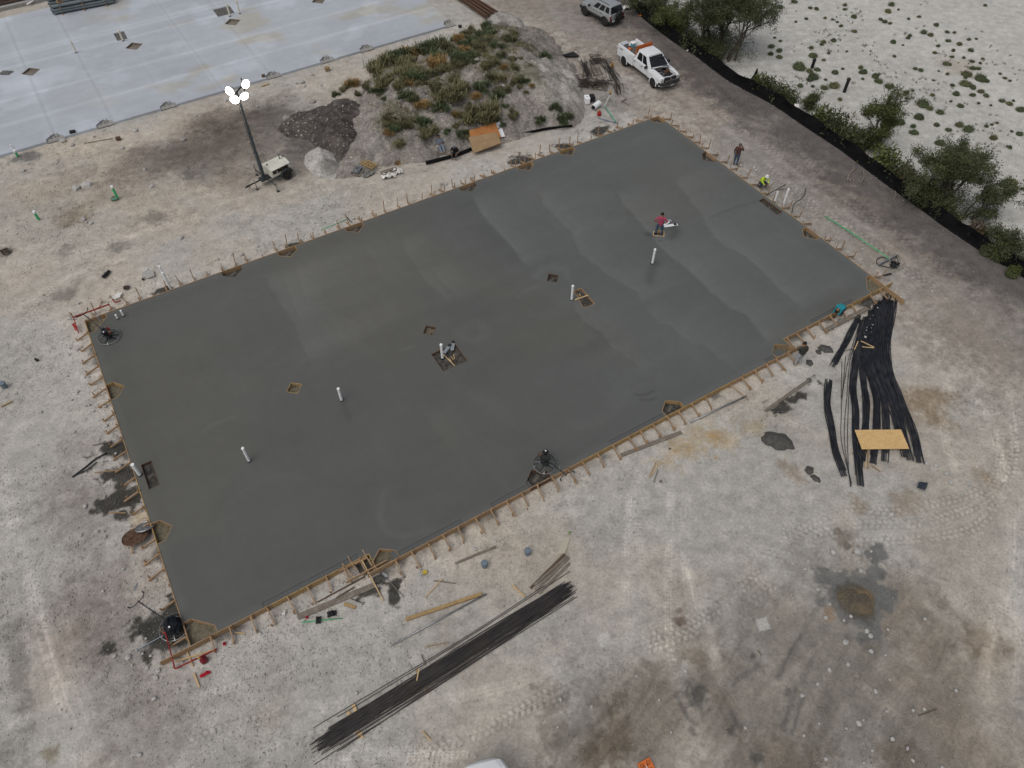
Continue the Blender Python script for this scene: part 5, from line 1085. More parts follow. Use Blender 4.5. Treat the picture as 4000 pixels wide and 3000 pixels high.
def suv():
    ff, rr = g(2287, 58), g(2364, 99.5); f = (ff - rr); f.normalize(); lf = Vector((-f.y, f.x, 0)); c = (rr + ff) / 2 - lf * .74; a = math.atan2(f.y, f.x)
    t = thing('suv', 'silver four-door SUV with black flares and spare wheel, parked by the fence', 'suv', (c.x, c.y, 0), a); W = .90; WB = 1.325
    hp = lambda w_, zt: [(0, .45), (w_ - .1, .45), (w_ - .02, .58), (w_, .80), (w_ - .02, 1.02), (w_ - .07, zt), (0, zt + .02)]
    mb = MB(); mb.loft([(-2.0, hp(.84, 1.10)), (-1.92, hp(W - .02, 1.13)), (-.5, hp(W, 1.13)), (.75, hp(W, 1.11)), (1.0, hp(W, 1.10)), (1.7, hp(.86, 1.05)), (1.98, hp(.74, .95)), (2.04, hp(.66, .85))]); mb.build('body', silver_car, t)
    A, B_, Cc, D = (.98, .85, 1.09), (-1.95, .84, 1.12), (-1.72, .66, 1.70), (.18, .66, 1.70); m_ = lambda p: (p[0], -p[1], p[2])
    mb = MB(); mb.add([A, B_, Cc, D, m_(A), m_(B_), m_(Cc), m_(D)], [(0, 3, 2, 1), (4, 5, 6, 7), (0, 4, 7, 3), (1, 2, 6, 5)]); mb.build('pillars', silver_car, t)
    mb = MB(); mb.loft([(-1.78, [(0, 1.67), (.63, 1.67), (.60, 1.71), (0, 1.73)]), (-1.6, [(0, 1.67), (.67, 1.67), (.62, 1.755), (0, 1.79)]), (-.3, [(0, 1.67), (.67, 1.67), (.62, 1.775), (0, 1.81)]), (.22, [(0, 1.67), (.66, 1.67), (.60, 1.72), (0, 1.75)])]); mb.smooth = False; mb.build('roof', silver_car, t)
    glassq(t, [m_(A), A, D, m_(D)], .06, .94, .08, .94, 'windshield'); glassq(t, [B_, m_(B_), m_(Cc), Cc], .05, .95, .08, .95, 'rear_window')
    for sd in (1, -1):
        q = [A, B_, Cc, D] if sd > 0 else [m_(B_), m_(A), m_(D), m_(Cc)]
        for a0, a1 in (((.20, .42), (.47, .69), (.75, .93)) if sd > 0 else ((.07, .25), (.31, .53), (.58, .80))): glassq(t, q, a0, a1, .10, .84)
        MB().tube([(-1.5, sd * .60, 1.74), (-1.45, sd * .60, 1.80), (.0, sd * .60, 1.82), (.08, sd * .60, 1.75)], .022, 6).build('roof_rail', trim, t)
        for x_ in (WB, -WB):
            wheel(t, x_, sd * .80, .38, .27, sd, trim); arch(t, x_, sd * (W - .005), .38, sd, m=trim, wd=.06)
        MB().box((-1.97, sd * .80, .86), (.08, .12, .30)).build('tail_light', tail_red, t); MB().lathe([(.10, 0), (.10, .05)], 14, (1.98, sd * .50, .82), Matrix.Rotation(math.pi / 2, 3, 'Y')).build('headlight', lamp_glass, t)
        MB().box((.72, sd * 1.0, 1.16), (.12, .2, .15)).build('mirror', trim, t)
        for x0, x1 in ((-.95, -.05), (-.04, .88)):
            o = MB().box(((x0 + x1) / 2, sd * (W - .012), .84), (x1 - x0 - .012, .03, .40)).build('door', silver_car, t); bevel(o, .008, 1); MB().box((x0 + .14, sd * (W + .012), .98), (.15, .03, .04)).build('handle', trim, o)
        MB().box((0, sd * (W + .004), .60), (1.9, .03, .10)).build('side_moulding', trim, t)
    MB().box((-2.03, 0, .56), (.16, 1.72, .24)).build('rear_bumper', trim, t); MB().box((2.02, 0, .56), (.18, 1.6, .24)).build('front_bumper', trim, t)
    sp = put('spare_wheel', None, t, (-2.14, -.12, .98)); mb = MB(); mb.smooth = True; mb.lathe([(.05, -.13), (.33, -.13), (.37, -.08), (.37, .08), (.33, .13), (.05, .13)], 20, rot=Matrix.Rotation(math.pi / 2, 3, 'Y')); mb.build('tyre', rubber, sp); mb = MB(); mb.lathe([(.0005, -.15), (.2, -.14), (.22, -.05)], 14, rot=Matrix.Rotation(math.pi / 2, 3, 'Y')); mb.build('rim', trim, sp)
    MB().box((-2.12, .55, .60), (.02, .30, .15)).build('licence_plate', plate_m, t); MB().box((0, 0, .5), (3.4, 1.1, .16)).build('chassis', dark_steel, t)
    return t
suv()

def van():
    """white van mostly below the frame: only a roof corner shows"""
    c = g(1956, 2957, 2.05); e1 = g(1881, 2992, 2.05) - c; e2 = g(1998, 2992, 2.05) - c; bis = (e1.normalized() + e2.normalized()).normalized(); a = math.atan2(bis.y, bis.x) + math.radians(20)
    f = Vector((math.cos(a), math.sin(a), 0)); lf = Vector((-f.y, f.x, 0)); W, L = 1.9, 4.6; cen = c + f * (L / 2) + lf * (-W / 2) * -1 * (1 if False else 1); cen = c + f * (L / 2 - .08) - lf * (W / 2 - .25)
    t = thing('parked_van', 'white van roof corner poking in at the bottom edge', 'van', (cen.x, cen.y, 0), a)
    hp = lambda w_, zt: [(0, .35), (w_, .35), (w_, 1.1), (w_ - .06, zt - .25), (w_ - .16, zt - .06), (w_ - .34, zt), (0, zt + .03)]
    mb = MB(); mb.loft([(-L / 2, hp(.60, 1.86)), (-L / 2 + .10, hp(.80, 1.98)), (-L / 2 + .4, hp(.95, 2.05)), (0, hp(.95, 2.06)), (L / 2 - 1.2, hp(.95, 2.03)), (L / 2 - .5, hp(.93, 1.3)), (L / 2, hp(.85, .95))]); mb.build('body', white_car, t)
    for k in (-.45, .45): MB().box((-.3, k, 2.065), (L - 1.6, .05, .012)).build('roof_rib', white_car, t)
    MB().box((L / 2 - .82, 0, 1.62), (.04, 1.5, .75), Matrix.Rotation(math.radians(-44), 3, 'Y')).build('windshield', glass, t)
    for sd in (1, -1):
        for x_ in (-1.4, 1.4): wheel(t, x_, sd * .84, .34, .22, sd, steel)
        MB().box((.2, sd * .945, 1.45), (2.2, .02, .45)).build('window', glass, t)
van()
# orange landing pad with a quadcopter symbol, half out of the frame
p = g(2527, 2999, 0); t = thing('landing_pad', 'orange landing pad with black drone symbol at the bottom edge', 'landing pad', p, .45)
o = MB().box((0, 0, .01), (.56, .56, .02)).build('mat', orange, t); bevel(o, .009, 1)
dm = M('black print', (.015, .015, .015), .7, var=.1)
for a in range(4):
    ca, sa = math.cos(a * H90 + .785), math.sin(a * H90 + .785); mb = MB(); mb.tube([(ca * .19 + .065 * math.cos(k * .4487989), sa * .19 + .065 * math.sin(k * .4487989), .0215) for k in range(15)], .009, 4); mb.build('printed_ring', dm, t); MB().box((ca * .10, sa * .10, .0225), (.17, .026, .003), Matrix.Rotation(a * H90 + .785, 3, 'Z')).build('printed_arm', dm, t)
for k in (-.02, .02): MB().box((k, 0, .0235), (.014, .14, .004)).build('printed_stripe', white_pl, t)

# ------------------------------------------------------------------ light tower
def light_tower():
    wl = g(860 + 850 / 3.387, 290 + 1480 / 3.387); tow = g(860 + 600 / 3.387, 290 + 1450 / 3.387)
    f = (g(860 + 420 / 3.387, 290 + 1540 / 3.387) - tow); f.z = 0; f.normalize(); a = math.atan2(f.y, f.x)      # drawbar direction
    t = thing('light_tower', 'white light tower trailer with tall mast and four lit lamps', 'light tower', tow, a)
    cx = -1.15                                                            # body behind the mast
    o = MB().box((cx, 0, .82), (1.5, 1.05, .62)).build('body', M('cream paint', (.68, .67, .58), .5, var=.06, dirt=(.4, .36, .28), dirt_amt=.35), t); bevel(o, .04, 2)
    # open side (towards the viewer) with engine behind
    sd = 1 if (Vector((-f.y, f.x, 0)).y < 0) else -1
    MB().box((cx, sd * .50, .92), (1.22, .08, .36)).build('engine_bay', M('dark engine', (.03, .026, .022), .8, var=.6, scale=8), t)
    for k in range(7): MB().box((cx - .5 + k * .16, sd * .535, .88 + rnd.uniform(-.08, .08)), (.11, .04, rnd.uniform(.1, .2))).build('engine_block', [rust, dark_steel, steel][k % 3], t)
    lid = MB(); lid.box((0, 0, 0), (1.52, .62, .035), Matrix.Rotation(sd * math.radians(-14), 3, 'X')); lid.build('hood', M('cream paint', (0, 0, 0)), t, (cx, sd * .36, 1.20))
    MB().box((cx, -sd * .3, 1.145), (1.5, .5, .03)).build('roof', M('cream paint', (0, 0, 0)), t)
    for k in ((-.6, .1), (.55, .2), (.35, -.3)): MB().lathe([(.06, 1.15), (.06, 1.20), (.0005, 1.21)], 10, (cx + k[0], sd * k[1] * -1, 0)).build('filler_cap', black_pl, t)
    MB().tube([(cx - .5, -sd * .2, 1.15), (cx - .5, -sd * .2, 1.42), (cx - .56, -sd * .2, 1.5)], .035, 7).build('exhaust', dark_steel, t)
    for s_ in (1, -1):
        wheel(t, cx - .32, s_ * .66, .33, .22, s_, dark_steel); mb = MB(); mb.tube([(cx - .76, s_ * .66, .45), (cx - .62, s_ * .66, .70), (cx - .32, s_ * .66, .78), (cx - .02, s_ * .66, .70), (cx + .12, s_ * .66, .45)], .10, 4); mb.build('mudguard', dark_steel, t)
    MB().box((cx + .3, 0, .46), (2.3, .5, .10)).build('frame', dark_steel, t)
    MB().tube([(-.2, 0, .46), (1.25, 0, .46)], .05, 6).build('drawbar', dark_steel, t); MB().tube([(1.2, 0, .46), (1.45, 0, .44)], .07, 8).build('coupler', dark_steel, t)
    MB().tube([(.75, .12, .75), (.75, .12, .0)], .035, 6).build('jack', steel, t); MB().lathe([(.10, 0), (.10, .02)], 10, (.75, .12, 0)).build('jack_foot', dark_steel, t)
    MB().tube([(1.05, -.1, .4), (1.1, -.2, .15), (1.25, -.25, .02)], .02, 5).build('chain', rust, t)
    for s_ in (1, -1):
        MB().tube([(-.15, s_ * .3, .44), (-.15, s_ * 1.35, .44)], .045, 6).build('outrigger', dark_steel, t); MB().tube([(-.15, s_ * 1.35, .85), (-.15, s_ * 1.35, .02)], .035, 6).build('jack', steel, t); MB().lathe([(.11, 0), (.11, .025)], 10, (-.15, s_ * 1.35, 0)).build('jack_foot', dark_steel, t)
    tp = (860 + 215 / 3.387, 290 + 235 / 3.387); hz = top_of(tow, *tp)
    mast_m = M('mast paint', (.085, .105, .115), .5, .3, var=.2)
    z0 = .45; zs = [z0, hz * .36, hz * .66, hz]; ws = [.19, .145, .10]
    for i in range(3): MB().box((0, 0, (zs[i] + zs[i + 1]) / 2 + (.0 if i else 0)), (ws[i], ws[i], zs[i + 1] - zs[i] + .1)).build('mast_section', mast_m, t)
    k = hz * .30
    while k < hz - .5:                                                     # coiled cable beside the mast
        k += 1e9
    mb = MB(); mb.tube([(.13 + .05 * math.cos(j * 1.25), -sd * .05 + .05 * math.sin(j * 1.25), hz * .36 + j * .055) for j in range(int((hz * .55) / .055))], .018, 4); mb.build('coiled_cable', black_pl, t)
    MB().tube([(0, 0, .5), (.0, .28, .9), (0, .12, 1.5)], .03, 6).build('winch_stay', dark_steel, t)
    wx = t.rotation_euler.z
    def loc(px, py, z): q = g(px, py, z) - tow; q.z = 0; ca, sa = math.cos(-a), math.sin(-a); return Vector((q.x * ca - q.y * sa, q.x * sa + q.y * ca, z))
    cross0, cross1 = loc(860 + 190 / 3.387, 290 + 225 / 3.387, hz), loc(860 + 262 / 3.387, 290 + 145 / 3.387, hz + .15)
    cross = MB(); d_ = Vector((cross1.x, cross1.y, 0)); d_.normalize(); dx, dy = d_.x, d_.y
    cross.beam((-dx * .35, -dy * .35, hz), (dx * .95, dy * .95, hz), .07, .07); cross.beam((dx * .9, dy * .9, hz - .4), (dx * .9, dy * .9, hz + .45), .05, .05); cross.build('cross_arm', dark_steel, t)
    lampm = EM('lit lamp', (1.0, .97, .88), 16.0)
    for i, (px, py, z, tilt) in enumerate([(898, 355, hz + .10, (-.25, -.9, -.05)), (917, 388, hz - .35, (.1, -.9, -.05)), (958, 327, hz + .35, (.75, -.55, -.1)), (953, 374, hz - .30, (.55, -.65, -.3))]):
        q = loc(px, py, z); wd = Vector(tilt).normalized(); ca, sa = math.cos(-a), math.sin(-a); ld = Vector((wd.x * ca - wd.y * sa, wd.x * sa + wd.y * ca, wd.z))
        R_ = ld.to_track_quat('Z', 'Y').to_matrix(); lp = put('lamp', None, t, q)
        mb = MB(); mb.smooth = True; mb.lathe([(.07, -.36), (.10, -.26), (.22, -.10), (.29, .0), (.30, .03)], 18, rot=R_); mb.build('reflector', M('lamp shell', (.55, .56, .56), .35, .6, var=.05), lp)
        MB().lathe([(.285, .02), (.25, .10), (.15, .17), (.0005, .20)], 18, rot=R_).build('lamp_glass', lampm, lp)
        MB().beam((0, 0, 0), Vector((dx * (.85 if i > 1 else -.3), dy * (.85 if i > 1 else -.3), hz - (.25 if i % 2 else -.2))) - q, .03, .03).build('bracket', dark_steel, lp)
light_tower()

# ------------------------------------------------------------------ people
skin_m = M('brown skin', (.22, .115, .065), .6, var=.08)
hair_m = M('black hair', (.008, .007, .007), .6, var=.3)
boot_m = M('dusty boots', (.16, .125, .09), .85, var=.3)
eye_m = M('eyes', (.01, .01, .01), .3, var=.1)
BONES = [('pel', 'spi', 0), ('spi', 'che', 0), ('che', 'nec', 0), ('nec', 'hea', 3), ('hea', 'top', 3)]
for s_ in 'LR': BONES += [('che', 'sho' + s_, 0), ('sho' + s_, 'elb' + s_, 1), ('elb' + s_, 'wri' + s_, 2), ('wri' + s_, 'han' + s_, 3), ('pel', 'hip' + s_, 4), ('hip' + s_, 'kne' + s_, 4), ('kne' + s_, 'ank' + s_, 5), ('ank' + s_, 'toe' + s_, 6)]
RAD = dict(pel=.135, spi=.125, che=.145, nec=.058, hea=.088, top=.075, sho=.072, elb=.046, wri=.032, han=.036, hip=.095, kne=.066, ank=.047, toe=.045)
STAND = dict(pel=(0, 0, .95), spi=(0, -.01, 1.10), che=(0, 0, 1.30), nec=(0, .0, 1.48), hea=(0, .03, 1.60), top=(0, .02, 1.70),
    shoL=(-.19, 0, 1.40), elbL=(-.27, -.02, 1.13), wriL=(-.27, .08, .90), hanL=(-.27, .11, .83), shoR=(.19, 0, 1.40), elbR=(.27, -.02, 1.13), wriR=(.27, .08, .90), hanR=(.27, .11, .83),
    hipL=(-.10, 0, .90), kneL=(-.12, .03, .50), ankL=(-.13, -.01, .09), toeL=(-.15, .14, .045), hipR=(.10, 0, .90), kneR=(.12, .03, .50), ankR=(.13, -.01, .09), toeR=(.15, .14, .045))
def person(label, loc, rz, J, shirt, sleeve, pants, shin=None, hat=None, boots=None, fat=1.18, skin=skin_m):
    """one continuous skinned figure; local +y is where it faces"""
    P = dict(STAND); P.update(J); keys = list(P); idx = {k: i for i, k in enumerate(keys)}
    bm = bmesh.new(); lay = bm.verts.layers.skin.verify(); vs = [bm.verts.new(P[k]) for k in keys]
    for k, v in zip(keys, vs):
        r_ = RAD[k[:3]] * 1.22 * (fat if k[:3] in ('pel', 'spi', 'che', 'hip') else 1); v[lay].radius = (r_, r_ * (.8 if k[:3] in ('spi', 'che') else 1)); v[lay].use_root = (k == 'pel')
    for a, b, _ in BONES: bm.edges.new((vs[idx[a]], vs[idx[b]]))
    me0 = bpy.data.meshes.new('sk'); bm.to_mesh(me0); bm.free(); tmp = bpy.data.objects.new('sk', me0); C.objects.link(tmp)
    md = tmp.modifiers.new('s', 'SKIN'); md.use_smooth_shade = True; sb = tmp.modifiers.new('d', 'SUBSURF'); sb.levels = 2; sb.render_levels = 2
    dg = bpy.context.evaluated_depsgraph_get(); ev = tmp.evaluated_get(dg); me = bpy.data.meshes.new_from_object(ev); bpy.data.objects.remove(tmp)
    mats = [shirt, shirt, sleeve or skin, skin, pants, shin or pants, boots or boot_m, eye_m]
    bm = bmesh.new(); bm.from_mesh(me)
    for f in bm.faces:
        c = f.calc_center_median(); best = 1e9; mi = 0
        for a, b, k in BONES:
            A, B = Vector(P[a]), Vector(P[b]); d = B - A; t_ = max(0, min(1, (c - A).dot(d) / d.length_squared)); q = (c - (A + d * t_)).length - (RAD[a[:3]] * (1 - t_) + RAD[b[:3]] * t_)
            if a[:3] == 'sho' and t_ > .8: k = 2
            if q < best: best, mi = q, k
        f.material_index = mi; f.smooth = True
    # hands: four fingers and a thumb each; face details
    hx = Vector(P['hea']); up = (Vector(P['top']) - Vector(P['nec'])).normalized(); fwd = Vector((0, 1, 0)); fwd = (fwd - up * fwd.dot(up)).normalized(); rt = fwd.cross(up)
    def blobv(c, s, mi):
        r = bmesh.ops.create_icosphere(bm, subdivisions=1, radius=1.0); 
        for v in r['verts']: v.co = Vector((v.co.x * s[0], v.co.y * s[1], v.co.z * s[2])) + Vector(c)
        for f in {f for v in r['verts'] for f in v.link_faces}: f.material_index = mi; f.smooth = True
    blobv(hx + fwd * .095, (.014, .022, .02), 3); blobv(hx + rt * .086, (.014, .025, .032), 3); blobv(hx - rt * .086, (.014, .025, .032), 3)
    for s_ in (-1, 1): blobv(hx + fwd * .083 + rt * .032 * s_ + up * .022, (.013, .008, .008), 7)
    blobv(hx + fwd * .08 - up * .042, (.026, .01, .006), 7)
    for s_ in 'LR':
        w_, h_ = Vector(P['wri' + s_]), Vector(P['han' + s_]); d = (h_ - w_).normalized(); sd = d.cross(Vector((0, 0, 1)))
        if sd.length < .1: sd = Vector((1, 0, 0))
        sd.normalize(); nn = sd.cross(d)
        for i, (o_, L_) in enumerate([(-.03, .060), (-.01, .075), (.01, .070), (.03, .055), (.042, .045)]):
            b0 = h_ + sd * o_ + (d * .015 if i < 4 else -d * .025); dr = d if i < 4 else (d * .6 + sd * .8).normalized(); mb = MB(); mb.tube([b0, b0 + dr * L_ * .55, b0 + dr * L_ - nn * .018], [.010, .0095, .008], 6)
            o2 = [bm.verts.new(v) for v in mb.v]
            for f in mb.f:
                try: nf = bm.faces.new([o2[i_] for i_ in f]); nf.material_index = 3; nf.smooth = True
                except ValueError: pass
    bm.to_mesh(me); bm.free()
    for m in mats: me.materials.append(m)
    t = thing('person', label, 'person', loc, rz); me.name = 'body'; put('body', me, t)
    R_ = Matrix((rt, fwd, up)).transposed(); hc = hx + up * .035
    if hat is None or hat[0] == 'hair':
        mb = MB(); mb.smooth = True; mb.lathe([(.098, -.03), (.106, .02), (.10, .065), (.07, .105), (.0005, .122)], 14, hc - fwd * .018, R_); mb.build('hair', hair_m, t)
    else:
        kind, hm = hat; mb = MB(); mb.smooth = True
        mb.lathe([(.108, .0), (.113, .03), (.105, .075), (.07, .118), (.0005, .13)], 14, hc, R_); o = mb.build('hat', hm, t)
        if kind == 'cap': MB().box(hc + fwd * .13 + up * .012, (.15, .10, .012), R_).build('brim', hm, o)
        elif kind == 'brim': MB().lathe([(.10, .0), (.20, -.012), (.20, -.004), (.10, .012)], 18, hc, R_).build('brim', hm, o)
        elif kind == 'hard': MB().lathe([(.11, .0), (.14, -.008), (.14, .0), (.11, .014)], 18, hc + fwd * .02, R_).build('brim', hm, o)
    return t
cl = lambda n_, c_, v=.15: M(n_, c_, .85, var=v, scale=7)
pink, jeans, olive, grey_p, teal, hiv, black_c, blue_grey, plaid, dark_j = cl('pink shirt', (.36, .065, .115)), cl('blue jeans', (.055, .085, .14), .3), cl('olive shirt', (.040, .042, .034)), cl('pale grey trousers', (.34, .35, .36)), cl('teal shirt', (.022, .24, .28)), cl('hi-vis yellow', (.52, .68, .05)), cl('black shirt', (.011, .011, .013)), cl('faded blue shirt', (.12, .14, .175)), cl('brown plaid shirt', (.085, .042, .036), .5), cl('dark jeans', (.03, .04, .06))
AB = ANG
def face(px0, px1): a, b = g(*px0), g(*px1); return math.atan2(b.y - a.y, b.x - a.x) - H90
b = S(*[sum(p[k] for p in BOX['worker']) / 4 for k in (0, 1)], ZS - .14)
person('worker in pink shirt and jeans standing hands on hips in a block-out', b, -.25, dict(hipL=(-.11, 0, .9), ankL=(-.22, .02, .09), kneL=(-.17, .03, .5), toeL=(-.26, .16, .045), ankR=(.2, -.03, .09), kneR=(.17, .02, .5), toeR=(.25, .1, .045),
    elbL=(-.42, -.08, 1.18), wriL=(-.20, -.02, 1.02), hanL=(-.15, .02, .98), elbR=(.42, -.08, 1.18), wriR=(.20, -.02, 1.02), hanR=(.15, .02, .98), hea=(0, .06, 1.60), top=(0, .07, 1.70)), pink, None, jeans, fat=1.12)
person('worker in brown plaid shirt and cap holding a hand to his face', g(2870, 645, 0), -.55, dict(elbR=(.33, .10, 1.25), wriR=(.16, .16, 1.48), hanR=(.10, .16, 1.56), elbL=(-.28, .05, 1.14), wriL=(-.30, .12, .90), ankL=(-.08, -.05, .09), toeL=(-.09, .1, .045), kneL=(-.1, .0, .5)), plaid, plaid, jeans, hat=('cap', cl('grey cap', (.07, .08, .075))))
KNEEL = dict(pel=(0, -.05, .42), spi=(0, .0, .56), che=(0, .10, .74), nec=(0, .18, .90), hea=(0, .24, 1.0), top=(0, .25, 1.10), shoL=(-.19, .11, .85), shoR=(.19, .11, .85), elbL=(-.27, .24, .62), wriL=(-.15, .40, .50), hanL=(-.10, .46, .46), elbR=(.27, .24, .62), wriR=(.15, .40, .50), hanR=(.1, .46, .46),
    hipL=(-.11, -.02, .38), kneL=(-.20, .34, .40), ankL=(-.17, .16, .09), toeL=(-.2, .30, .045), hipR=(.11, -.02, .38), kneR=(.20, .30, .16), ankR=(.16, -.12, .10), toeR=(.16, -.24, .05))
person('worker in yellow hi-vis jacket and white hard hat crouching at the right form', g(2972, 730, 0), math.pi + .45, KNEEL, hiv, hiv, dark_j, hat=('hard', M('white hard hat', (.75, .76, .78), .3, var=.03)))
BEND = dict(pel=(0, -.34, .60), spi=(0, -.16, .74), che=(0, .08, .82), nec=(0, .27, .80), hea=(0, .37, .74), top=(0, .46, .70), shoL=(-.17, .17, .81), shoR=(.17, .17, .81), elbL=(-.17, .26, .54), wriL=(-.13, .36, .40), hanL=(-.11, .40, .36), elbR=(.17, .26, .54), wriR=(.14, .38, .40), hanR=(.12, .42, .36),
    hipL=(-.10, -.32, .56), kneL=(-.16, -.05, .42), ankL=(-.14, -.26, .09), toeL=(-.15, -.11, .045), hipR=(.10, -.32, .56), kneR=(.16, -.05, .42), ankR=(.14, -.26, .09), toeR=(.15, -.11, .045))
person('worker in teal shirt bending over the near form beside the cables', g(3268, 1235, 0), ANG + math.pi - H90 + .15, BEND, teal, teal, dark_j, fat=1.4)
t = person('worker in olive shirt and pale trousers with blue knee pads at the near form', g(3112, 1424, 0), .25, dict(nec=(.02, .06, 1.47), hea=(.03, .13, 1.57), top=(.03, .16, 1.66), che=(0, .05, 1.29), elbL=(-.30, .12, 1.15), wriL=(-.34, .30, 1.05), hanL=(-.35, .36, 1.0), wriR=(.30, .08, .88), hanR=(.31, .10, .81)), olive, None, grey_p, hat=None, fat=1.15)
for s_ in (-1, 1): MB().tube([(s_ * .12, .025, .46), (s_ * .12, .03, .52)], .076, 10).build('knee_pad', M('blue pad', (.03, .14, .30), .7, var=.1), t)
p = mz(1722, 590); lean = face((1712, 540), (1728, 605))
RECL = dict(pel=(0, -.1, .14), spi=(0, -.22, .22), che=(0, -.38, .34), nec=(0, -.52, .46), hea=(0, -.58, .56), top=(0, -.60, .65), shoL=(-.19, -.45, .40), shoR=(.19, -.45, .40), elbL=(-.30, -.25, .28), wriL=(-.10, -.12, .34), hanL=(-.03, -.1, .36), elbR=(.30, -.28, .24), wriR=(.16, -.05, .30), hanR=(.1, -.02, .32),
    hipL=(-.1, -.06, .13), kneL=(-.12, .34, .22), ankL=(-.08, .76, .08), toeL=(-.1, .82, .2), hipR=(.1, -.06, .13), kneR=(.12, .34, .16), ankR=(.10, .78, .06), toeR=(.12, .84, .18))
person('man in faded blue shirt and jeans reclining on the mound slope', p + Vector((0, .25, .10)), lean + .1, RECL, blue_grey, blue_grey, cl('light jeans', (.16, .20, .25)), hat=('hair', hair_m), boots=cl('tan boots', (.34, .25, .15)))
p = mz(1778, 612)
SIT = dict(pel=(0, -.12, .22), spi=(0, -.10, .36), che=(0, -.02, .56), nec=(0, .06, .73), hea=(0, .13, .83), top=(0, .15, .92), shoL=(-.20, -.02, .66), shoR=(.20, -.02, .66), elbL=(-.30, .10, .42), wriL=(-.20, .30, .40), hanL=(-.16, .36, .36), elbR=(.30, .10, .42), wriR=(.20, .30, .40), hanR=(.16, .36, .36),
    hipL=(-.1, -.08, .2), kneL=(-.2, .28, .42), ankL=(-.12, .42, .09), toeL=(-.13, .56, .045), hipR=(.1, -.08, .2), kneR=(.2, .28, .42), ankR=(.12, .42, .09), toeR=(.13, .56, .045))
person('man in black shirt and patterned headscarf sitting at the foot of the mound', Vector((p.x, p.y, max(p.z, 0) + .02)), math.pi - .15, SIT, black_c, None, cl('charcoal trousers', (.05, .052, .056)), hat=('wrap', cl('patterned scarf', (.14, .16, .20), .8)), fat=1.1)
# tool beside the standing worker at the right form
rod('pole', 'wooden tool handle standing beside the worker in plaid', 'pole', [(2853, 652, 0.05), (2862, 622, .75)], .02, wood)

# ------------------------------------------------------------------ power trowels
def trowel(label, loc, z, rz, tilt=0):
    t = thing('power_trowel', label, 'power trowel', loc, rz, 'walk-behind power trowels')
    for r_, zz in ((.56, .10), (.46, .16)):
        MB().tube([(r_ * math.cos(k * math.pi / 14), r_ * math.sin(k * math.pi / 14), zz) for k in range(29)], .013, 5).build('guard_ring', steel if r_ > .5 else dark_steel, t)
    for k in range(6): a = k * math.pi / 3 + .3; MB().beam((.44 * math.cos(a), .44 * math.sin(a), .16), (.57 * math.cos(a), .57 * math.sin(a), .10), .025, .02).build('guard_spoke', steel, t)
    for k in range(4): a = k * H90 + .4; MB().beam((.08 * math.cos(a), .08 * math.sin(a), .06), (.42 * math.cos(a), .42 * math.sin(a), .05), .05, .03).build('arm', dark_steel, t); o = MB().box((.26 * math.cos(a) - .05 * math.sin(a), .26 * math.sin(a) + .05 * math.cos(a), .022), (.36, .15, .008), Matrix.Rotation(a, 3, 'Z') @ Matrix.Rotation(.12, 3, 'X')).build('blade', steel, t)
    for k in (0, 2): a = k * H90 + .95; MB().beam((.10 * math.cos(a), .10 * math.sin(a), .30), (.47 * math.cos(a), .47 * math.sin(a), .15), .03, .03).build('stay', steel, t)
    MB().lathe([(.16, .10), (.18, .18), (.12, .30), (.10, .34)], 14).build('gearbox', dark_steel, t)
    o = MB().box((-.06, .02, .46), (.38, .30, .22)).build('engine', trim, t); bevel(o, .03, 2)
    o = MB().box((-.20, .16, .62), (.20, .24, .16)).build('fuel_tank', black_pl, t); bevel(o, .04, 2); MB().lathe([(.035, 0), (.035, .03), (.0005, .035)], 10, (-.20, .16, .70)).build('fuel_cap', white_pl, t)
    MB().lathe([(.13, 0), (.13, .06), (.05, .08)], 14, (.02, -.16, .47), Matrix.Rotation(H90, 3, 'X')).build('recoil_starter', tail_red if 'left' in label else trim, t)
    o = MB().box((-.28, -.06, .50), (.14, .18, .16)).build('muffler', rust, t); MB().box((.12, .02, .60), (.12, .16, .10)).build('air_filter', trim, t)
    MB().tube([(.10, 0, .34), (.55, 0, .62), (1.25, 0, .92), (1.45, 0, .95)], .027, 8).build('handle', dark_steel, t); MB().tube([(1.45, -.34, 1.0), (1.38, -.18, .97), (1.40, .18, .97), (1.45, .34, 1.0)], .018, 6).build('handlebar', trim, t)
    for s_ in (-1, 1): MB().tube([(1.45, s_ * .34, 1.0), (1.56, s_ * .36, 1.01)], .026, 7).build('grip', black_pl, t)
    MB().tube([(.95, 0, .82), (.95, 0, 1.05), (.98, .0, 1.08)], .014, 5).build('pitch_control', chrome, t)
    t.rotation_euler = (0, tilt, rz); t.scale = (1.12, 1.12, 1.12); return t
trowel('power trowel with long handle at the left corner of the wet slab', g(428 + 0, 1320, ZS), ZS, face((428, 1320), (345, 1270)) + H90)
trowel('power trowel on the near side of the wet slab, handle over the form', g(2129, 1814, ZS), ZS, face((2129, 1814), (2168, 1858)) + H90)
trowel('power trowel with dark cover on the ground at the near corner', g(684, 2452, 0), 0, face((684, 2452), (600, 2400)) + H90)
t = thing('trowel_cover', 'black cover draped over the power trowel at the near corner', 'cover', g(679, 2447, .35)); mb = MB(); mb.smooth = True; mb.lathe([(.42, .0), (.40, .2), (.30, .42), (.12, .52), (.0005, .54)], 16)
mb.smooth = False; mb.v = [(v[0] * rnd.uniform(.72, 1.12), v[1] * rnd.uniform(.72, 1.12), v[2] * rnd.uniform(.85, 1.12)) for v in mb.v]; mb.build('sheet', M('dark cover cloth', (.018, .021, .027), .95, var=.5, scale=6, spec=.1), t)

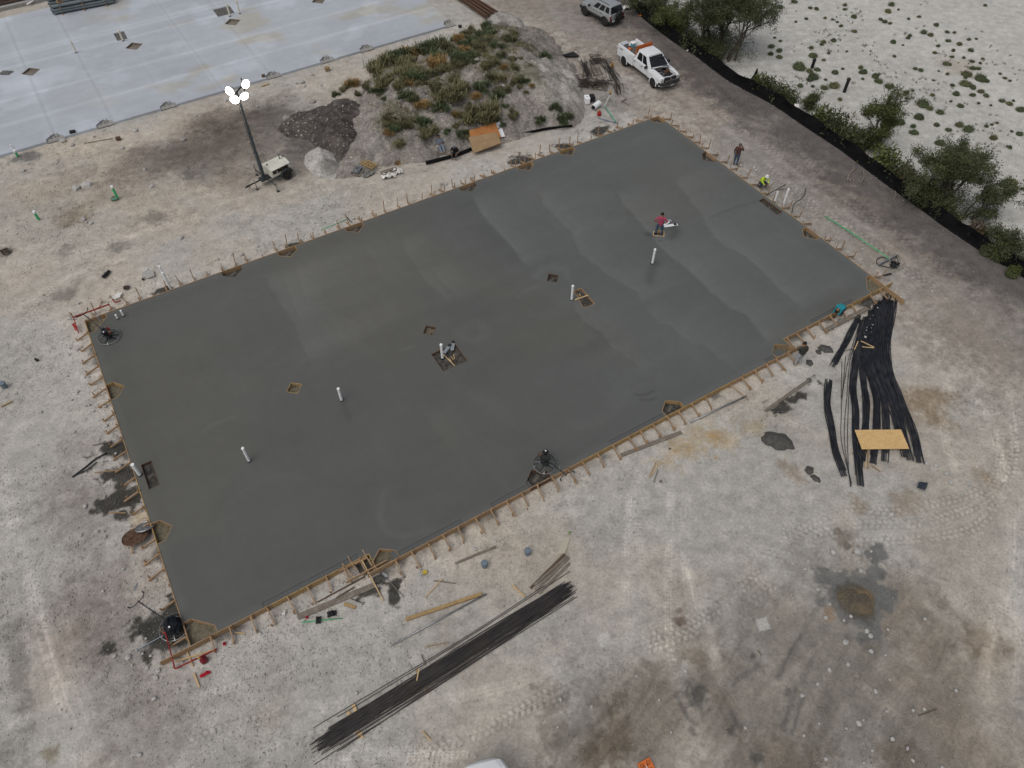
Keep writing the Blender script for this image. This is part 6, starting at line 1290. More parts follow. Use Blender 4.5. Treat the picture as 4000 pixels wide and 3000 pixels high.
# ------------------------------------------------------------------ fence and vegetation
FP = [g(*p) for p in FENCE]; FPs = [Vector((q[0], q[1], 0)) for q in smooth_poly([(p.x, p.y) for p in FP], 8)]
ft = thing('silt_fence', 'long black silt fence along the dirt road at the right', 'silt fence', FPs[0])
mb = MB(); N = len(FPs); vs = []; fs = []
for i, p in enumerate(FPs):
    d = (FPs[min(i + 1, N - 1)] - FPs[max(i - 1, 0)]).normalized(); n_ = Vector((-d.y, d.x, 0)); q = p - FPs[0]; wv = .05 * math.sin(i * 1.7) + .04 * math.sin(i * .63)
    for dz, of in ((-.05, -.16), (.04, -.07 + wv), (.42, .0 + wv), (.86 + .06 * math.sin(i * .9), .02 - wv), (.86 + .06 * math.sin(i * .9), .05 - wv), (.0, .10)): vs.append(q + n_ * of + Vector((0, 0, dz)))
for i in range(N - 1):
    for k in range(5): fs.append((i * 6 + k, (i + 1) * 6 + k, (i + 1) * 6 + k + 1, i * 6 + k + 1))
mb.add(vs, fs); mb.build('fabric', fabric_b, ft)
fpm = simple_mesh('post', lambda m: m.box((0, 0, .4), (.04, .04, 1.0)), wood_d)
for i in range(2, N, 5): put('post', fpm, ft, FPs[i] - FPs[0] + Vector((.07, .05, 0)), rnd.random())
p = g(2940, 335); t = thing('loose_fabric', 'loose dark fabric flap hanging off the silt fence', 'fabric', p); mb = MB(); mb.lathe([(.42, 0), (.36, .3), (.24, .75), (.10, 1.2), (.05, 1.45)], 12); mb.v = [(v[0] * rnd.uniform(.6, 1.25), v[1] * rnd.uniform(.5, 1.0), v[2]) for v in mb.v]; mb.build('sheet', fabric_b, t)

def leaf_mesh(name, n, fn, size, mat, seed, twigs=None, aspect=.5):
    """n small leaf quads spread by fn(rng)->(point, outward); optional twig tubes"""
    r = np.random.default_rng(seed); vs = np.empty((n * 4, 3), np.float32)
    pts, nrm = fn(r, n); d = r.normal(size=(n, 3)) * .9 + nrm; d /= np.linalg.norm(d, axis=1)[:, None] + 1e-9
    a = np.cross(d, r.normal(size=(n, 3))); a /= np.linalg.norm(a, axis=1)[:, None] + 1e-9; b_ = np.cross(d, a); s_ = size * r.uniform(.6, 1.4, size=(n, 1))
    vs[0::4] = pts - a * s_; vs[1::4] = pts - b_ * s_ * aspect; vs[2::4] = pts + a * s_; vs[3::4] = pts + b_ * s_ * aspect
    me = bpy.data.meshes.new(name); me.vertices.add(n * 4); me.vertices.foreach_set('co', vs.ravel()); me.loops.add(n * 4); me.loops.foreach_set('vertex_index', np.arange(n * 4, dtype=np.int32))
    me.polygons.add(n); me.polygons.foreach_set('loop_start', np.arange(0, n * 4, 4, dtype=np.int32)); me.update(calc_edges=True); me.materials.append(mat); return me
def dome(lumps):
    def f(r, n):
        k = r.integers(0, len(lumps), n); L_ = np.array(lumps)[k]; v = r.normal(size=(n, 3)); v[:, 2] = abs(v[:, 2]); v /= np.linalg.norm(v, axis=1)[:, None]; rad = r.uniform(.62, 1.0, (n, 1)) ** .5
        return (L_[:, :3] + v * rad * L_[:, 3:6]).astype(np.float32), v
    return f
bush_meshes = []
for k in range(8):
    r = random.Random(200 + k); lumps = [(r.uniform(-.25, .25) * (i > 0), r.uniform(-.25, .25) * (i > 0), .0, r.uniform(.5, .75) if i == 0 else r.uniform(.28, .5), r.uniform(.5, .75) if i == 0 else r.uniform(.28, .5), r.uniform(.38, .5) if i == 0 else r.uniform(.25, .42)) for i in range(5)]
    bush_meshes.append((leaf_mesh('foliage', 900, dome(lumps), .055, bush_g if k % 4 != 3 else bush_o, 300 + k, aspect=.45), ))
core_m = M('shrub heart', (.06, .072, .036), .9, var=.5, scale=8)
core = MB(); core.smooth = True; core.lathe([(.50, -.03), (.50, .06), (.40, .22), (.22, .32), (.0005, .35)], 12); core = core.mesh('stems', core_m)
wm_l = []
def bush(px, py, wpx, mesh, name, label, cat, group, hs_=1.0, z=None, flat=1.0):
    p = g(px, py) if z is None else z; d = math.sqrt(p.x ** 2 + p.y ** 2 + (H - p.z) ** 2); dep = p.y * CP + (H - p.z) * SP; w_ = wpx * dep / F / 1.15
    t = thing(name, label, cat, p, rnd.uniform(0, 6.28), group); put('foliage', mesh, t, (0, 0, 0), 0, scale=(w_, w_ * flat, w_ * hs_)); put('stems', core if mesh not in wm_l else core_w, t, (0, 0, 0), 0, scale=(w_ * .9, w_ * .9 * flat, w_ * .85 * hs_)); return t
def T4(x, y, w_): return (3000 + x / 2.212, y / 2.212, w_ / 2.212)
SB = [T4(*q) for q in [(105, 55, 65), (365, 62, 45), (418, 70, 50), (665, 35, 42), (660, 75, 40), (745, 135, 60), (1065, 30, 62), (1038, 85, 75), (1125, 78, 32), (330, 155, 42), (240, 182, 34), (492, 150, 36), (556, 163, 32), (598, 187, 30), (630, 217, 46), (745, 262, 58), (975, 160, 50), (1010, 180, 55), (1055, 195, 45), (1305, 138, 40), (1215, 158, 36), (1452, 207, 58), (1345, 270, 62), (1405, 292, 60), (1225, 300, 48), (1210, 320, 50), (1080, 355, 62), (1165, 385, 30), (1550, 270, 46), (1610, 275, 38), (1555, 345, 52), (1652, 370, 62), (1735, 335, 40), (1800, 330, 34), (1470, 390, 45), (1440, 450, 42), (1600, 430, 46), (1755, 425, 60), (1590, 487, 38), (1535, 540, 66), (1570, 550, 46), (1690, 492, 40), (1765, 525, 44), (1855, 502, 36), (1835, 540, 36), (1765, 580, 60), (1815, 585, 50), (1715, 625, 100), (1830, 660, 120), (1890, 690, 60), (1705, 665, 40), (1705, 710, 110), (1770, 745, 75), (1592, 728, 52), (1550, 633, 40), (1835, 780, 66), (1885, 818, 60), (1622, 800, 70), (1765, 812, 56), (1420, 812, 50), (1195, 785, 75), (1250, 775, 36), (1340, 875, 130), (1400, 925, 70), (1487, 958, 80), (1300, 997, 98), (1150, 1040, 88), (1060, 1020, 90), (1255, 1078, 66), (1255, 1130, 90), (1560, 1113, 60), (1650, 1065, 82), (1730, 1100, 110), (1455, 1070, 60), (1480, 1220, 90), (1945, 1180, 75), (1705, 1228, 50), (1660, 905, 62), (2020, 862, 56), (2085, 888, 64), (2180, 935, 90), (1885, 1082, 46), (1935, 1070, 38), (1980, 1057, 32), (2085, 1262, 52), (2170, 1147, 66), (2105, 1130, 34), (1670, 1310, 190), (1800, 1380, 120), (1825, 1432, 60), (1620, 1370, 110), (1810, 1330, 60), (1860, 1330, 50), (1820, 1552, 90), (2035, 1580, 108), (2095, 1555, 130), (2205, 1620, 60), (390, 470, 85), (270, 555, 135), (360, 605, 75), (420, 592, 65), (400, 650, 100), (362, 675, 80), (565, 725, 104), (482, 748, 78), (578, 615, 70), (818, 610, 84), (800, 575, 60), (925, 645, 88), (960, 690, 80), (1045, 735, 85), (622, 850, 52), (820, 675, 40), (498, 683, 36), (375, 403, 52), (480, 355, 52), (466, 378, 40), (566, 340, 60), (525, 452, 40), (483, 512, 42), (28, 390, 70), (20, 455, 60), (98, 428, 66), (96, 485, 62), (280, 733, 56), (388, 740, 40), (1320, 600, 50), (1270, 585, 46), (1090, 480, 40), (1875, 40, 40), (225, 5, 60), (105, 350, 36), (55, 320, 34), (1710, 620, 40), (2005, 632, 32), (2045, 668, 42), (2090, 692, 34), (1430, 690, 30), (2120, 865, 36), (1580, 870, 34), (1820, 885, 34), (1925, 905, 30), (1475, 610, 26), (680, 440, 32), (645, 590, 34)]]
for i, (px, py, w_) in enumerate(SB):
    big = w_ > 40; lab = 'big rounded dark green shrub on the pale sand beyond the fence' if w_ > 40 else ('medium round green shrub on the pale sand beyond the fence' if w_ > 22 else 'small green shrub tuft on the pale sand beyond the fence')
    bush(px, py + w_ * .2, w_ * 1.0, bush_meshes[i % 8][0], 'sand_shrub', lab, 'shrub', 'big shrubs on the sand' if w_ > 40 else ('medium shrubs on the sand' if w_ > 22 else 'small shrubs on the sand'), rnd.uniform(.75, 1.05), flat=rnd.uniform(.75, 1.0))

# weeds growing on the mound
def tuft(name, n, mat, seed, h=.5, spread=.62):
    """ragged tuft of upright arching blades and small leaves"""
    r = np.random.default_rng(seed); k = r.integers(0, 9, n); cx = r.normal(size=9) * spread * .42; cy = r.normal(size=9) * spread * .42; hh = r.uniform(.5, 1.1, 9)
    bx = cx[k] + r.normal(size=n) * .14; by = cy[k] + r.normal(size=n) * .14; a = r.uniform(0, 6.28, n); L_ = h * hh[k] * r.uniform(.35, 1.1, n); lean = r.uniform(.2, .95, n); w_ = r.uniform(.010, .026, n)
    dx, dy = np.cos(a), np.sin(a); vs = np.empty((n * 4, 3), np.float32); z0 = r.uniform(0, .12, n)
    vs[0::4] = np.stack([bx - dy * w_, by + dx * w_, z0], 1); vs[1::4] = np.stack([bx + dy * w_, by - dx * w_, z0], 1)
    tx, ty, tz = bx + dx * L_ * lean, by + dy * L_ * lean, z0 + L_ * np.sqrt(1 - (lean * .8) ** 2); vs[2::4] = np.stack([tx + dy * w_ * .7, ty - dx * w_ * .7, tz], 1); vs[3::4] = np.stack([tx - dy * w_ * .7, ty + dx * w_ * .7, tz], 1)
    me = bpy.data.meshes.new(name); me.vertices.add(n * 4); me.vertices.foreach_set('co', vs.ravel()); me.loops.add(n * 4); me.loops.foreach_set('vertex_index', np.arange(n * 4, dtype=np.int32)); me.polygons.add(n); me.polygons.foreach_set('loop_start', np.arange(0, n * 4, 4, dtype=np.int32)); me.update(calc_edges=True); me.materials.append(mat); return me
wm_ = [tuft('foliage', 1000, m_, 400 + i) for i, m_ in enumerate((grass_y, grass_y, grass_g, grass_t))]
core_w = MB(); core_w.lathe([(.30, -.05), (.26, .05), (.12, .11), (.0005, .13)], 9); core_w = core_w.mesh('stems', M('weed litter', (.11, .10, .055), .9, var=.5, scale=9))
wm_l += wm_
def TM(x, y, w_): return (1740 + x / 3.95, y / 3.95, w_ / 3.95)
def T2(x, y, w_): return (1000 + x / 2.212, y / 2.212, w_ / 2.212)
WD = [TM(*q) for q in [(660, 400, 160), (590, 425, 90), (400, 530, 200), (300, 560, 160), (200, 610, 180), (400, 600, 130), (690, 560, 190), (1050, 540, 130), (1020, 630, 140), (780, 710, 170), (540, 740, 260), (450, 690, 130), (270, 690, 130), (260, 790, 180), (80, 780, 120), (250, 910, 280), (200, 1000, 190), (640, 880, 130), (440, 960, 110), (640, 1010, 140), (870, 860, 140), (820, 910, 120), (900, 1040, 120), (1030, 930, 120), (40, 1030, 120), (480, 860, 90)]] + \
     [T2(*q) for q in [(1090, 570, 180), (1180, 520, 120), (1060, 640, 150), (1130, 720, 170), (1250, 500, 160), (1330, 470, 130), (1440, 470, 160), (1540, 430, 190), (1640, 410, 130), (1300, 580, 170), (1370, 690, 150), (1290, 650, 130), (1240, 750, 130), (1060, 800, 120), (1560, 560, 160), (1640, 600, 110), (1590, 500, 120), (1360, 650, 160), (1480, 640, 100), (1310, 850, 120), (1370, 860, 90), (1660, 850, 220), (1600, 940, 120), (1440, 910, 110), (1300, 1090, 120), (1200, 1110, 100), (1250, 1240, 110), (1500, 1150, 140), (1420, 1040, 100), (1930, 1020, 240), (1830, 1010, 110), (2030, 1030, 120), (840, 730, 110), (760, 770, 60), (690, 820, 60), (970, 745, 90), (880, 820, 60), (1960, 760, 130), (2060, 690, 120), (2140, 790, 110), (2080, 830, 100), (1900, 840, 90), (1790, 760, 100), (1820, 500, 130), (1990, 570, 90), (1560, 750, 80), (1120, 860, 60), (1340, 600, 90), (1820, 1180, 70), (1640, 1140, 70), (1200, 540, 80)]]
_r = random.Random(4242)
for _ in range(170):
    px, py = _r.uniform(1400, 2230), _r.uniform(120, 560)
    p = mz(px, py)
    if p.z > .5 and fbm(np.array([p.x]), np.array([p.y]), .55, 79, 4)[0] > .46 and not (1405 < px < 1510 and py > 395) and px + py * .6 < 2280: WD.append((px, py, _r.uniform(16, 44)))
for i, (px, py, w_) in enumerate(WD):
    p = mz(px, py); k = 3 if i % 9 == 4 else (2 if i % 3 == 0 else i % 2)
    bush(px, py, w_ * 1.05, wm_[k], 'weed_clump', ['yellowish green weed clump on the grassy spoil mound', 'yellowish green weed clump on the grassy spoil mound', 'deep green weed clump on the grassy spoil mound', 'dry straw coloured weed clump on the grassy spoil mound'][k], 'weed', ['yellowish weeds on the mound', 'yellowish weeds on the mound', 'green weeds on the mound', 'dry weeds on the mound'][k], .8, z=p + Vector((0, 0, -.02)))
for lab, px, py, w_ in [('bright green vine patch at the right foot of the mound, upper part', 2170, 425, 40), ('bright green vine patch at the right foot of the mound, lower part', 2205, 470, 60), ('bright green vine patch left of the black sock at the mound foot', 2105, 475, 40), ('small green weed at the mound foot beside the plywood boards', 1826, 535, 22), ('tall grass tuft left of the grassy mound', 1378, 330, 34)]:
    bush(px, py, w_, wm_[2], 'green_weed', lab, 'weed', None, 1.0, z=mz(px, py))
# low grass and litter over the mound: nobody could count it
xs_, ys_, Z_, st_ = mound_h.arr; r = np.random.default_rng(77); NB = 60000
bx = r.uniform(xs_[0], xs_[-1], NB); by = r.uniform(ys_[0], ys_[-1], NB); bz = Z_[np.clip(np.rint((by - ys_[0]) / st_).astype(int), 0, len(ys_) - 1), np.clip(np.rint((bx - xs_[0]) / st_).astype(int), 0, len(xs_) - 1)]
q = g(2190, 330, .8); bare = sstep(5.5, 3.2, np.hypot(bx - q.x, by - q.y)); dn = sstep(.44, .66, fbm(bx, by, .55, 79, 4)) * sstep(.4, 1.6, bz) * (1 - bare) + .04 * (bz > .15)
kp = r.random(NB) < dn * .9; bx, by, bz = bx[kp], by[kp], bz[kp]; nb = len(bx); a = r.uniform(0, 6.28, nb); h_ = r.uniform(.06, .30, nb); le = r.normal(size=(nb, 2)) * .10; V_ = np.empty((nb * 3, 3)); w_ = .022
V_[0::3] = np.stack([bx - np.cos(a) * w_, by - np.sin(a) * w_, bz - .03], 1); V_[1::3] = np.stack([bx + np.cos(a) * w_, by + np.sin(a) * w_, bz - .03], 1); V_[2::3] = np.stack([bx + le[:, 0], by + le[:, 1], bz + h_], 1)
V_ = V_.tolist(); F_ = [(k, k + 1, k + 2) for k in range(0, nb * 3, 3)]
me = bpy.data.meshes.new('mound_grass'); me.from_pydata(V_, [], F_); me.materials.append(grass_y); o = put('mound_grass', me); stuff(o); o['label'] = 'thin yellowish grass growing over the spoil mound'; o['category'] = 'grass'
# sparse low tufts and litter on the sand: uncountable
NB = 26000; bx = r.uniform(8, 55, NB); by = r.uniform(24, 76, NB); fl_ = [(p.x, p.y) for p in (g(*q) for q in FENCE)]; df_, _, sd_ = dist_poly(bx, by, fl_, False)
dn = (sd_ > 0) * sstep(.52, .72, fbm(bx, by, .35, 91, 4)) * sstep(34, 6, df_); ct = np.where(r.random(NB) < dn * .35)[0]; V_ = []; F_ = []
for k in ct:
    for _ in range(7):
        a = r.uniform(0, 6.28); px_, py_ = bx[k] + r.normal() * .07, by[k] + r.normal() * .07; h_ = r.uniform(.05, .16); o_ = len(V_); V_ += [(px_ - math.cos(a) * .025, py_ - math.sin(a) * .025, -.05), (px_ + math.cos(a) * .025, py_ + math.sin(a) * .025, -.05), (px_ + r.normal() * .06, py_ + r.normal() * .06, h_)]; F_.append((o_, o_ + 1, o_ + 2))
me = bpy.data.meshes.new('sand_tufts'); me.from_pydata(V_, [], F_); me.materials.append(M('sand tuft blades', (.15, .14, .085), .85, var=.3, island=.5)); o = put('sand_tufts', me); stuff(o); o['label'] = 'sparse tiny tufts and litter over the pale sand'; o['category'] = 'grass'

def tree(label, px, py, toppx, spread, leaves, mat, seed, name='fence_tree', group=None, trunks=1, leafsize=.062, lean=(0, 0), low=.2):
    r = random.Random(seed); b = g(px, py); h = top_of(b, *toppx); t = thing(name, label, 'tree', b, 0, group); tips = []; mb = MB()
    def grow(p, d, L_, rad, lev):
        seg = 5; pts = [p]; rs = [rad]
        for k in range(seg):
            d = (d + Vector((r.gauss(0, .17), r.gauss(0, .17), r.gauss(.02, .09)))).normalized(); p = p + d * L_ / seg; pts.append(p); rs.append(rad * (1 - .45 * (k + 1) / seg))
        mb.tube(pts, rs, 6 if lev < 2 else 4, False)
        if lev >= 2: tips.extend(pts[1:] * (2 if lev == 3 else 1))
        elif lev == 1: tips.extend(pts[2:])
        if lev < 3:
            for k in range(r.randint(3, 5) if lev < 2 else r.randint(2, 4)):
                a = r.uniform(0, 6.28); sp = r.uniform(.5, 1.2); nd = (d * .8 + Vector((math.cos(a) * sp, math.sin(a) * sp, r.uniform(-.3, .4)))).normalized(); grow(pts[-1 - (k % (4 if lev == 0 else 3))], nd, L_ * r.uniform(.45, .85), rs[-1] * .7, lev + 1)
    for q in range(trunks):
        d0 = Vector((r.gauss(0, .28) + lean[0], r.gauss(0, .22) + lean[1], 1)).normalized(); base = Vector((r.uniform(-.35, .35), r.uniform(-.25, .25), 0)) * (trunks > 1); grow(base, d0, h * r.uniform(.30, .42), .025 + h * .011, 0)
    xs = sorted(max(abs(v[0]), abs(v[1])) for v in mb.v)[int(len(mb.v) * .97)]; zs_ = sorted(v[2] for v in mb.v)[int(len(mb.v) * .985)]; kx, kz = spread / max(xs, .1), h * .96 / zs_
    mb.v = [(v[0] * kx, v[1] * kx, v[2] * kz) for v in mb.v]; tips = [Vector((p.x * kx, p.y * kx, p.z * kz)) for p in tips]; mb.smooth = True; mb.build('trunk', bark, t)
    for k in range(int(len(tips) * low)): a = r.uniform(0, 6.28); tips.append(Vector((math.cos(a) * spread * r.uniform(.1, .75), math.sin(a) * spread * r.uniform(.1, .75), h * r.uniform(.03, .3))))
    keep_ = [p for p in tips if r.random() < .8]; T_ = np.array([tuple(p) for p in keep_], np.float32)
    def f(rg, n):
        k = rg.integers(0, len(T_), n); o_ = rg.normal(size=(n, 3)) * np.array((.17, .17, .15)) * (.7 + spread * .12); return (T_[k] + o_).astype(np.float32), o_ / (np.linalg.norm(o_, axis=1)[:, None] + 1e-6) * .3 + np.array((0, 0, .5))
    put('crown', leaf_mesh('crown', leaves, f, leafsize, mat, seed, aspect=.38), t); return t
TG = 'trees along the silt fence'
tree('large dark tree behind the silt fence, left of the big clump', 2765, 185, (2730, -70), 2.6, 22000, leaf_d, 501, group=TG, trunks=3)
tree('large dark tree in the middle of the big clump behind the fence', 2812, 208, (2830, -80), 2.6, 22000, leaf_d, 502, group=TG, trunks=3)
tree('large forked tree at the right of the big clump behind the fence', 2852, 236, (2910, -60), 3.0, 24000, leaf_d, 503, group=TG, trunks=3, lean=(.35, 0), low=.05)
tree('low bushy tree left of the big clump behind the fence', 2640, 118, (2625, 15), 2.0, 14000, leaf_g, 504, group=TG, trunks=4, low=.4)
tree('small tree at the upper end of the fence, cut by the frame', 2545, 48, (2545, -70), 2.2, 14000, leaf_d, 505, group=TG, trunks=3, low=.4)
tree('slim olive tree rising over the fence beside a black bollard', 3395, 575, (3425, 325), 1.35, 18000, leaf_g, 506, group=TG, trunks=2, low=.3)
tree('broad dark tree over the fence at the right', 3650, 800, (3690, 495), 2.3, 34000, leaf_d, 507, group=TG, trunks=5, low=.3)
tree('thin open tree at the right over the fence', 3790, 850, (3885, 690), 1.8, 10000, leaf_d, 508, group=TG, trunks=4, lean=(.25, 0), low=.1)
tree('bushy olive sapling at the fence near the right picture edge', 3910, 985, (3945, 895), 1.2, 9000, leaf_d, 509, group=TG, trunks=6, low=.3)
tree('small bright green sapling behind the fence between the big trees', 3160, 425, (3168, 352), .7, 3500, leaf_g, 510, group=TG, trunks=3)
HD = [(2570, 80, 60), (2600, 105, 70), (2690, 180, 60), (2740, 205, 60), (2790, 235, 55), (2960, 345, 60), (2995, 360, 60), (3040, 390, 65), (3080, 405, 60), (3200, 485, 75), (3250, 520, 85), (3300, 555, 80), (3345, 580, 70), (3440, 650, 90), (3500, 700, 80), (3530, 720, 70), (3590, 760, 80), (3620, 790, 80), (3680, 840, 60), (3800, 920, 60), (3830, 930, 50), (3900, 1005, 70), (3990, 1040, 60), (3730, 870, 45), (3850, 990, 45), (3950, 1075, 45)]
hm_ = []
for i in range(4):
    rr_ = np.random.default_rng(600 + i)
    def spr(r, n):
        th = r.uniform(0, 6.28, n); ph = r.uniform(.15, 1.3, n); L_ = r.uniform(.15, 1, n) ** .6; k = np.stack([np.cos(th) * np.cos(ph) * .65, np.sin(th) * np.cos(ph) * .65, np.sin(ph) * .75], 1); return (k * L_[:, None] + r.normal(size=(n, 3)) * .07).astype(np.float32), k
    hm_.append(leaf_mesh('foliage', 850, spr, .07, [leaf_d, leaf_g, leaf_d, M('rusty brush leaves', (.085, .06, .04), .8, var=.3, island=.4)][i], 610 + i, aspect=.35))
for i, (px, py, w_) in enumerate(HD): bush(px, py, w_ * 1.25, hm_[i % 4 if i % 4 != 3 or i in (15, 19) else 0], 'fence_shrub', 'straggly brush growing along the silt fence between the trees', 'shrub', 'brush along the silt fence', 1.3)
bush(3360, 612, 50, leaf_mesh('foliage', 500, dome([(0, 0, 0, .7, .35, .4)]), .07, M('dry yellow reeds', (.22, .17, .08), .8, var=.3, island=.3), 650, aspect=.3), 'dry_bush', 'pale yellow dry bush hanging over the silt fence', 'shrub', None, 1.2, flat=.5)
for i, pts in enumerate([[(3310, 705), (3318, 680), (3345, 655)], [(3360, 715), (3375, 690), (3370, 660)], [(3324, 710), (3312, 690), (3330, 665), (3338, 650)], [(3490, 780), (3500, 760), (3495, 745)]]): rod('fallen_branch', ['pale fallen branch curving by the fence, left one', 'pale fallen branch by the fence, short right one', 'long curled fallen branch by the fence', 'fallen branch below the broad tree'][i], 'branch', pts, .035, M('bleached wood', (.26, .225, .19), .9, var=.2), .02)

# ------------------------------------------------------------------ clutter
def bucket(label, px, py, m, r=.15, h=.36, tilt=0, rz=0, group=None, z=0):
    t = thing('bucket', label, 'bucket', g(px, py, z), 0, group); t.rotation_euler = (tilt, 0, rz); mb = MB(); mb.smooth = False
    mb.lathe([(r * .85, 0), (r, h), (r * 1.06, h), (r * 1.06, h - .04), (r * 1.0, h - .04)], 16); mb.v = mb.v; mb.build('tub', m, t)
    mb = MB(); mb.lathe([(r * .96, h - .12), (.0005, h - .12)], 16); mb.build('contents', M('dark water', (.02, .024, .026), .15, var=.2), t)
    mb = MB(); mb.lathe([(r * .93, h + .002), (r * .90, h - .11)], 16); mb.build('inside', m, t)
    MB().tube([(r * 1.06 * math.cos(a), .02 + .03 * math.sin(a), h - .02 + r * .0 - .12 * math.sin(a)) for a in np.linspace(0, math.pi, 9)], .006, 4).build('handle', steel, t); return t
bl = M('blue grey plastic', (.16, .20, .24), .5, var=.12)
bucket('grey bucket, left of two standing on the near ground', 1893, 2212, bl); bucket('grey bucket, right of two standing on the near ground', 2061, 2163, bl)
bucket('grey bucket at the left picture edge', 20, 1512, bl, .16, .36)
t = bucket('crushed dark bucket lying right of the cable bundles', 3588, 1893, M('dark blue plastic', (.03, .04, .055), .5, var=.4), .2, .34, 1.1, .9, z=.12)
for c_ in t.children: c_.scale = (1.15, .6, 1)
def jerry(label, px, py, m, rz, w_=.30, d=.24, h=.34, z=0, spout=True):
    t = thing('gas_can', label, 'gas can', g(px, py, z), rz); mb = MB(); mb.smooth = True; mb.lathe([(.13, 0), (.155, .04), (.155, .22), (.12, .30), (.05, .33), (.05, .35)], 16); mb.build('tank', m, t)
    MB().tube([(-.09, 0, .32), (-.06, 0, .40), (.05, 0, .40), (.08, 0, .33)], .016, 6).build('handle', m, t)
    if spout: MB().tube([(.05, .03, .33), (.10, .06, .40), (.18, .10, .43)], .018, 6).build('spout', M('yellow plastic', (.62, .42, .03), .5, var=.1), t)
    return t
jerry('dark red gas can at the near corner of the wet slab', 800, 2582, M('dark red plastic', (.17, .012, .022), .45, var=.2), 2.6)
jerry('red gas can with yellow spout below the pickup clutter', 2340, 450, M('red plastic', (.33, .02, .015), .5, var=.2), 2.2)
jerry('tan gas can beside the rear wheel of the pickup', 2390, 262, M('tan plastic', (.42, .24, .075), .55, var=.2), .5)
def flat(name, label, cat, pts, z, m, thick=.02):
    P = [g(p[0], p[1], p[2] if len(p) > 2 else z) for p in pts]; c = sum(P, Vector()) / len(P); mb = MB(); Q = [p - c for p in P]
    if len(Q) == 4: mb.quadslab(Q[::-1] if (Q[1] - Q[0]).cross(Q[3] - Q[0]).z < 0 else Q, thick)
    else: mb.prism([(q.x, q.y) for q in Q], 0, thick)
    return tag(mb.build(name, m, None, c), label, cat)
def rag(name, label, cat, px, py, size, m, z=0.01, h=.12, n=7, asp=.7, rz=None):
    rz = rnd.uniform(0, 6) if rz is None else rz; mb = MB(); vs = [(size * (i / (n - 1) - .5) + rnd.gauss(0, size * .035), size * asp * (j / (n - 1) - .5) + rnd.gauss(0, size * .035), max(.003, h * rnd.random() * (1 - abs(i / (n - 1) - .5) * 1.3))) for i in range(n) for j in range(n)]
    mb.add(vs, [(i * n + j, (i + 1) * n + j, (i + 1) * n + j + 1, i * n + j + 1) for i in range(n - 1) for j in range(n - 1)]); return tag(mb.build(name, m, None, g(px, py, z), rz), label, cat)
rag('scrap_sheet', 'black scrap sheet under the green rod, left one', 'scrap', 1244, 2422, .34, black_pl); rag('scrap_sheet', 'black scrap sheet right of the green rod', 'scrap', 1296, 2399, .40, black_pl)
rag('red_cloth', 'bright red cloth scrap at the lower left', 'cloth', 802, 2634, .42, M('bright red cloth', (.45, .012, .03), .8, var=.2), asp=.35, rz=.5); rag('red_cloth', 'small red cloth scrap near the end of the red board', 'cloth', 877, 2515, .16, M('bright red cloth', (0, 0, 0)))
rag('red_scrap', 'tiny red scrap at the end of the grey plank', 'cloth', 1199, 2412, .14, M('bright red cloth', (0, 0, 0))); rag('paper_scrap', 'white plastic scrap by the near form', 'scrap', 1110, 2394, .2, foam); rag('paper_scrap', 'crumpled white scraps above the yellow plank', 'scrap', 1645, 2237, .34, M('dirty white cloth', (.42, .41, .38), .85, var=.3))
o = MB().box((0, 0, .05), (.2, .16, .10)).build('yellow_block', M('yellow foam block', (.5, .38, .05), .8, var=.2), None, g(1660, 2237), .4); tag(o, 'small yellow block beside crumpled scraps', 'block')
t = thing('bottle', 'green bottle with yellow label on the near ground', 'bottle', g(2223, 2084)); MB().lathe([(.04, 0), (.045, .12), (.018, .2), (.018, .24)], 10).build('glass', M('green bottle', (.10, .30, .10), .3, var=.1), t); MB().lathe([(.047, .03), (.047, .11)], 10).build('wrapper', M('yellow wrap', (.6, .5, .05), .5, var=.1), t)
flat('paper_strip', 'pale mesh tape strip above the old board pile', 'tape', [(2205, 2098), (2228, 2100), (2205, 2165), (2175, 2165)], .01, M('mesh tape', (.46, .42, .33), .9, var=.15, scale=20), .004)
for lab, px, py, r_, m in [('brown flat disc lying by the three sticks', 2581, 1881, .09, wood_g), ('small brown disc on the ground above the three sticks', 2616, 1753, .06, M('brown disc', (.14, .09, .08), .8, var=.2)), ('dark disc among rocks at the lower left', 538, 2475, .09, M('wet disc', (.06, .055, .05), .7, var=.3)), ('small black lid on the sand beyond the fence', 3842, 680, .1, black_pl)]:
    mb = MB(); mb.lathe([(r_, 0), (r_, .02), (r_ * .8, .028), (.0005, .03)], 14); tag(mb.build('disc', m, None, g(px, py)), lab, 'disc')
# shovel, hammer
A, B = g(1512, 2262), g(1578, 2333); t = thing('shovel', 'round shovel lying below the timber crib', 'shovel', A, math.atan2(B.y - A.y, B.x - A.x)); L_ = (B - A).length
mb = MB(); mb.add([(.0, -.12, .02), (.0, .12, .02), (-.22, .13, .05), (-.34, .07, .045), (-.38, 0, .03), (-.34, -.07, .045), (-.22, -.13, .05), (-.15, 0, .0)], [(0, 7, 6), (6, 7, 5), (5, 7, 4), (4, 7, 3), (3, 7, 2), (2, 7, 1), (1, 7, 0)]); mb.build('blade', M('shovel steel', (.16, .165, .17), .5, .6, var=.2), t); MB().tube([(-.05, 0, .03), (.12, 0, .05), (L_, 0, .03)], .018, 7).build('handle', wood_g, t)
A, B = g(1371, 2339), g(1418, 2358); t = thing('hammer', 'dark handled hammer below the grey plank', 'hammer', A, math.atan2(B.y - A.y, B.x - A.x)); L_ = (B - A).length; MB().tube([(0, 0, .03), (L_, 0, .03)], .018, 7).build('handle', black_pl, t); MB().box((L_, 0, .035), (.05, .16, .05)).build('head', steel, t)
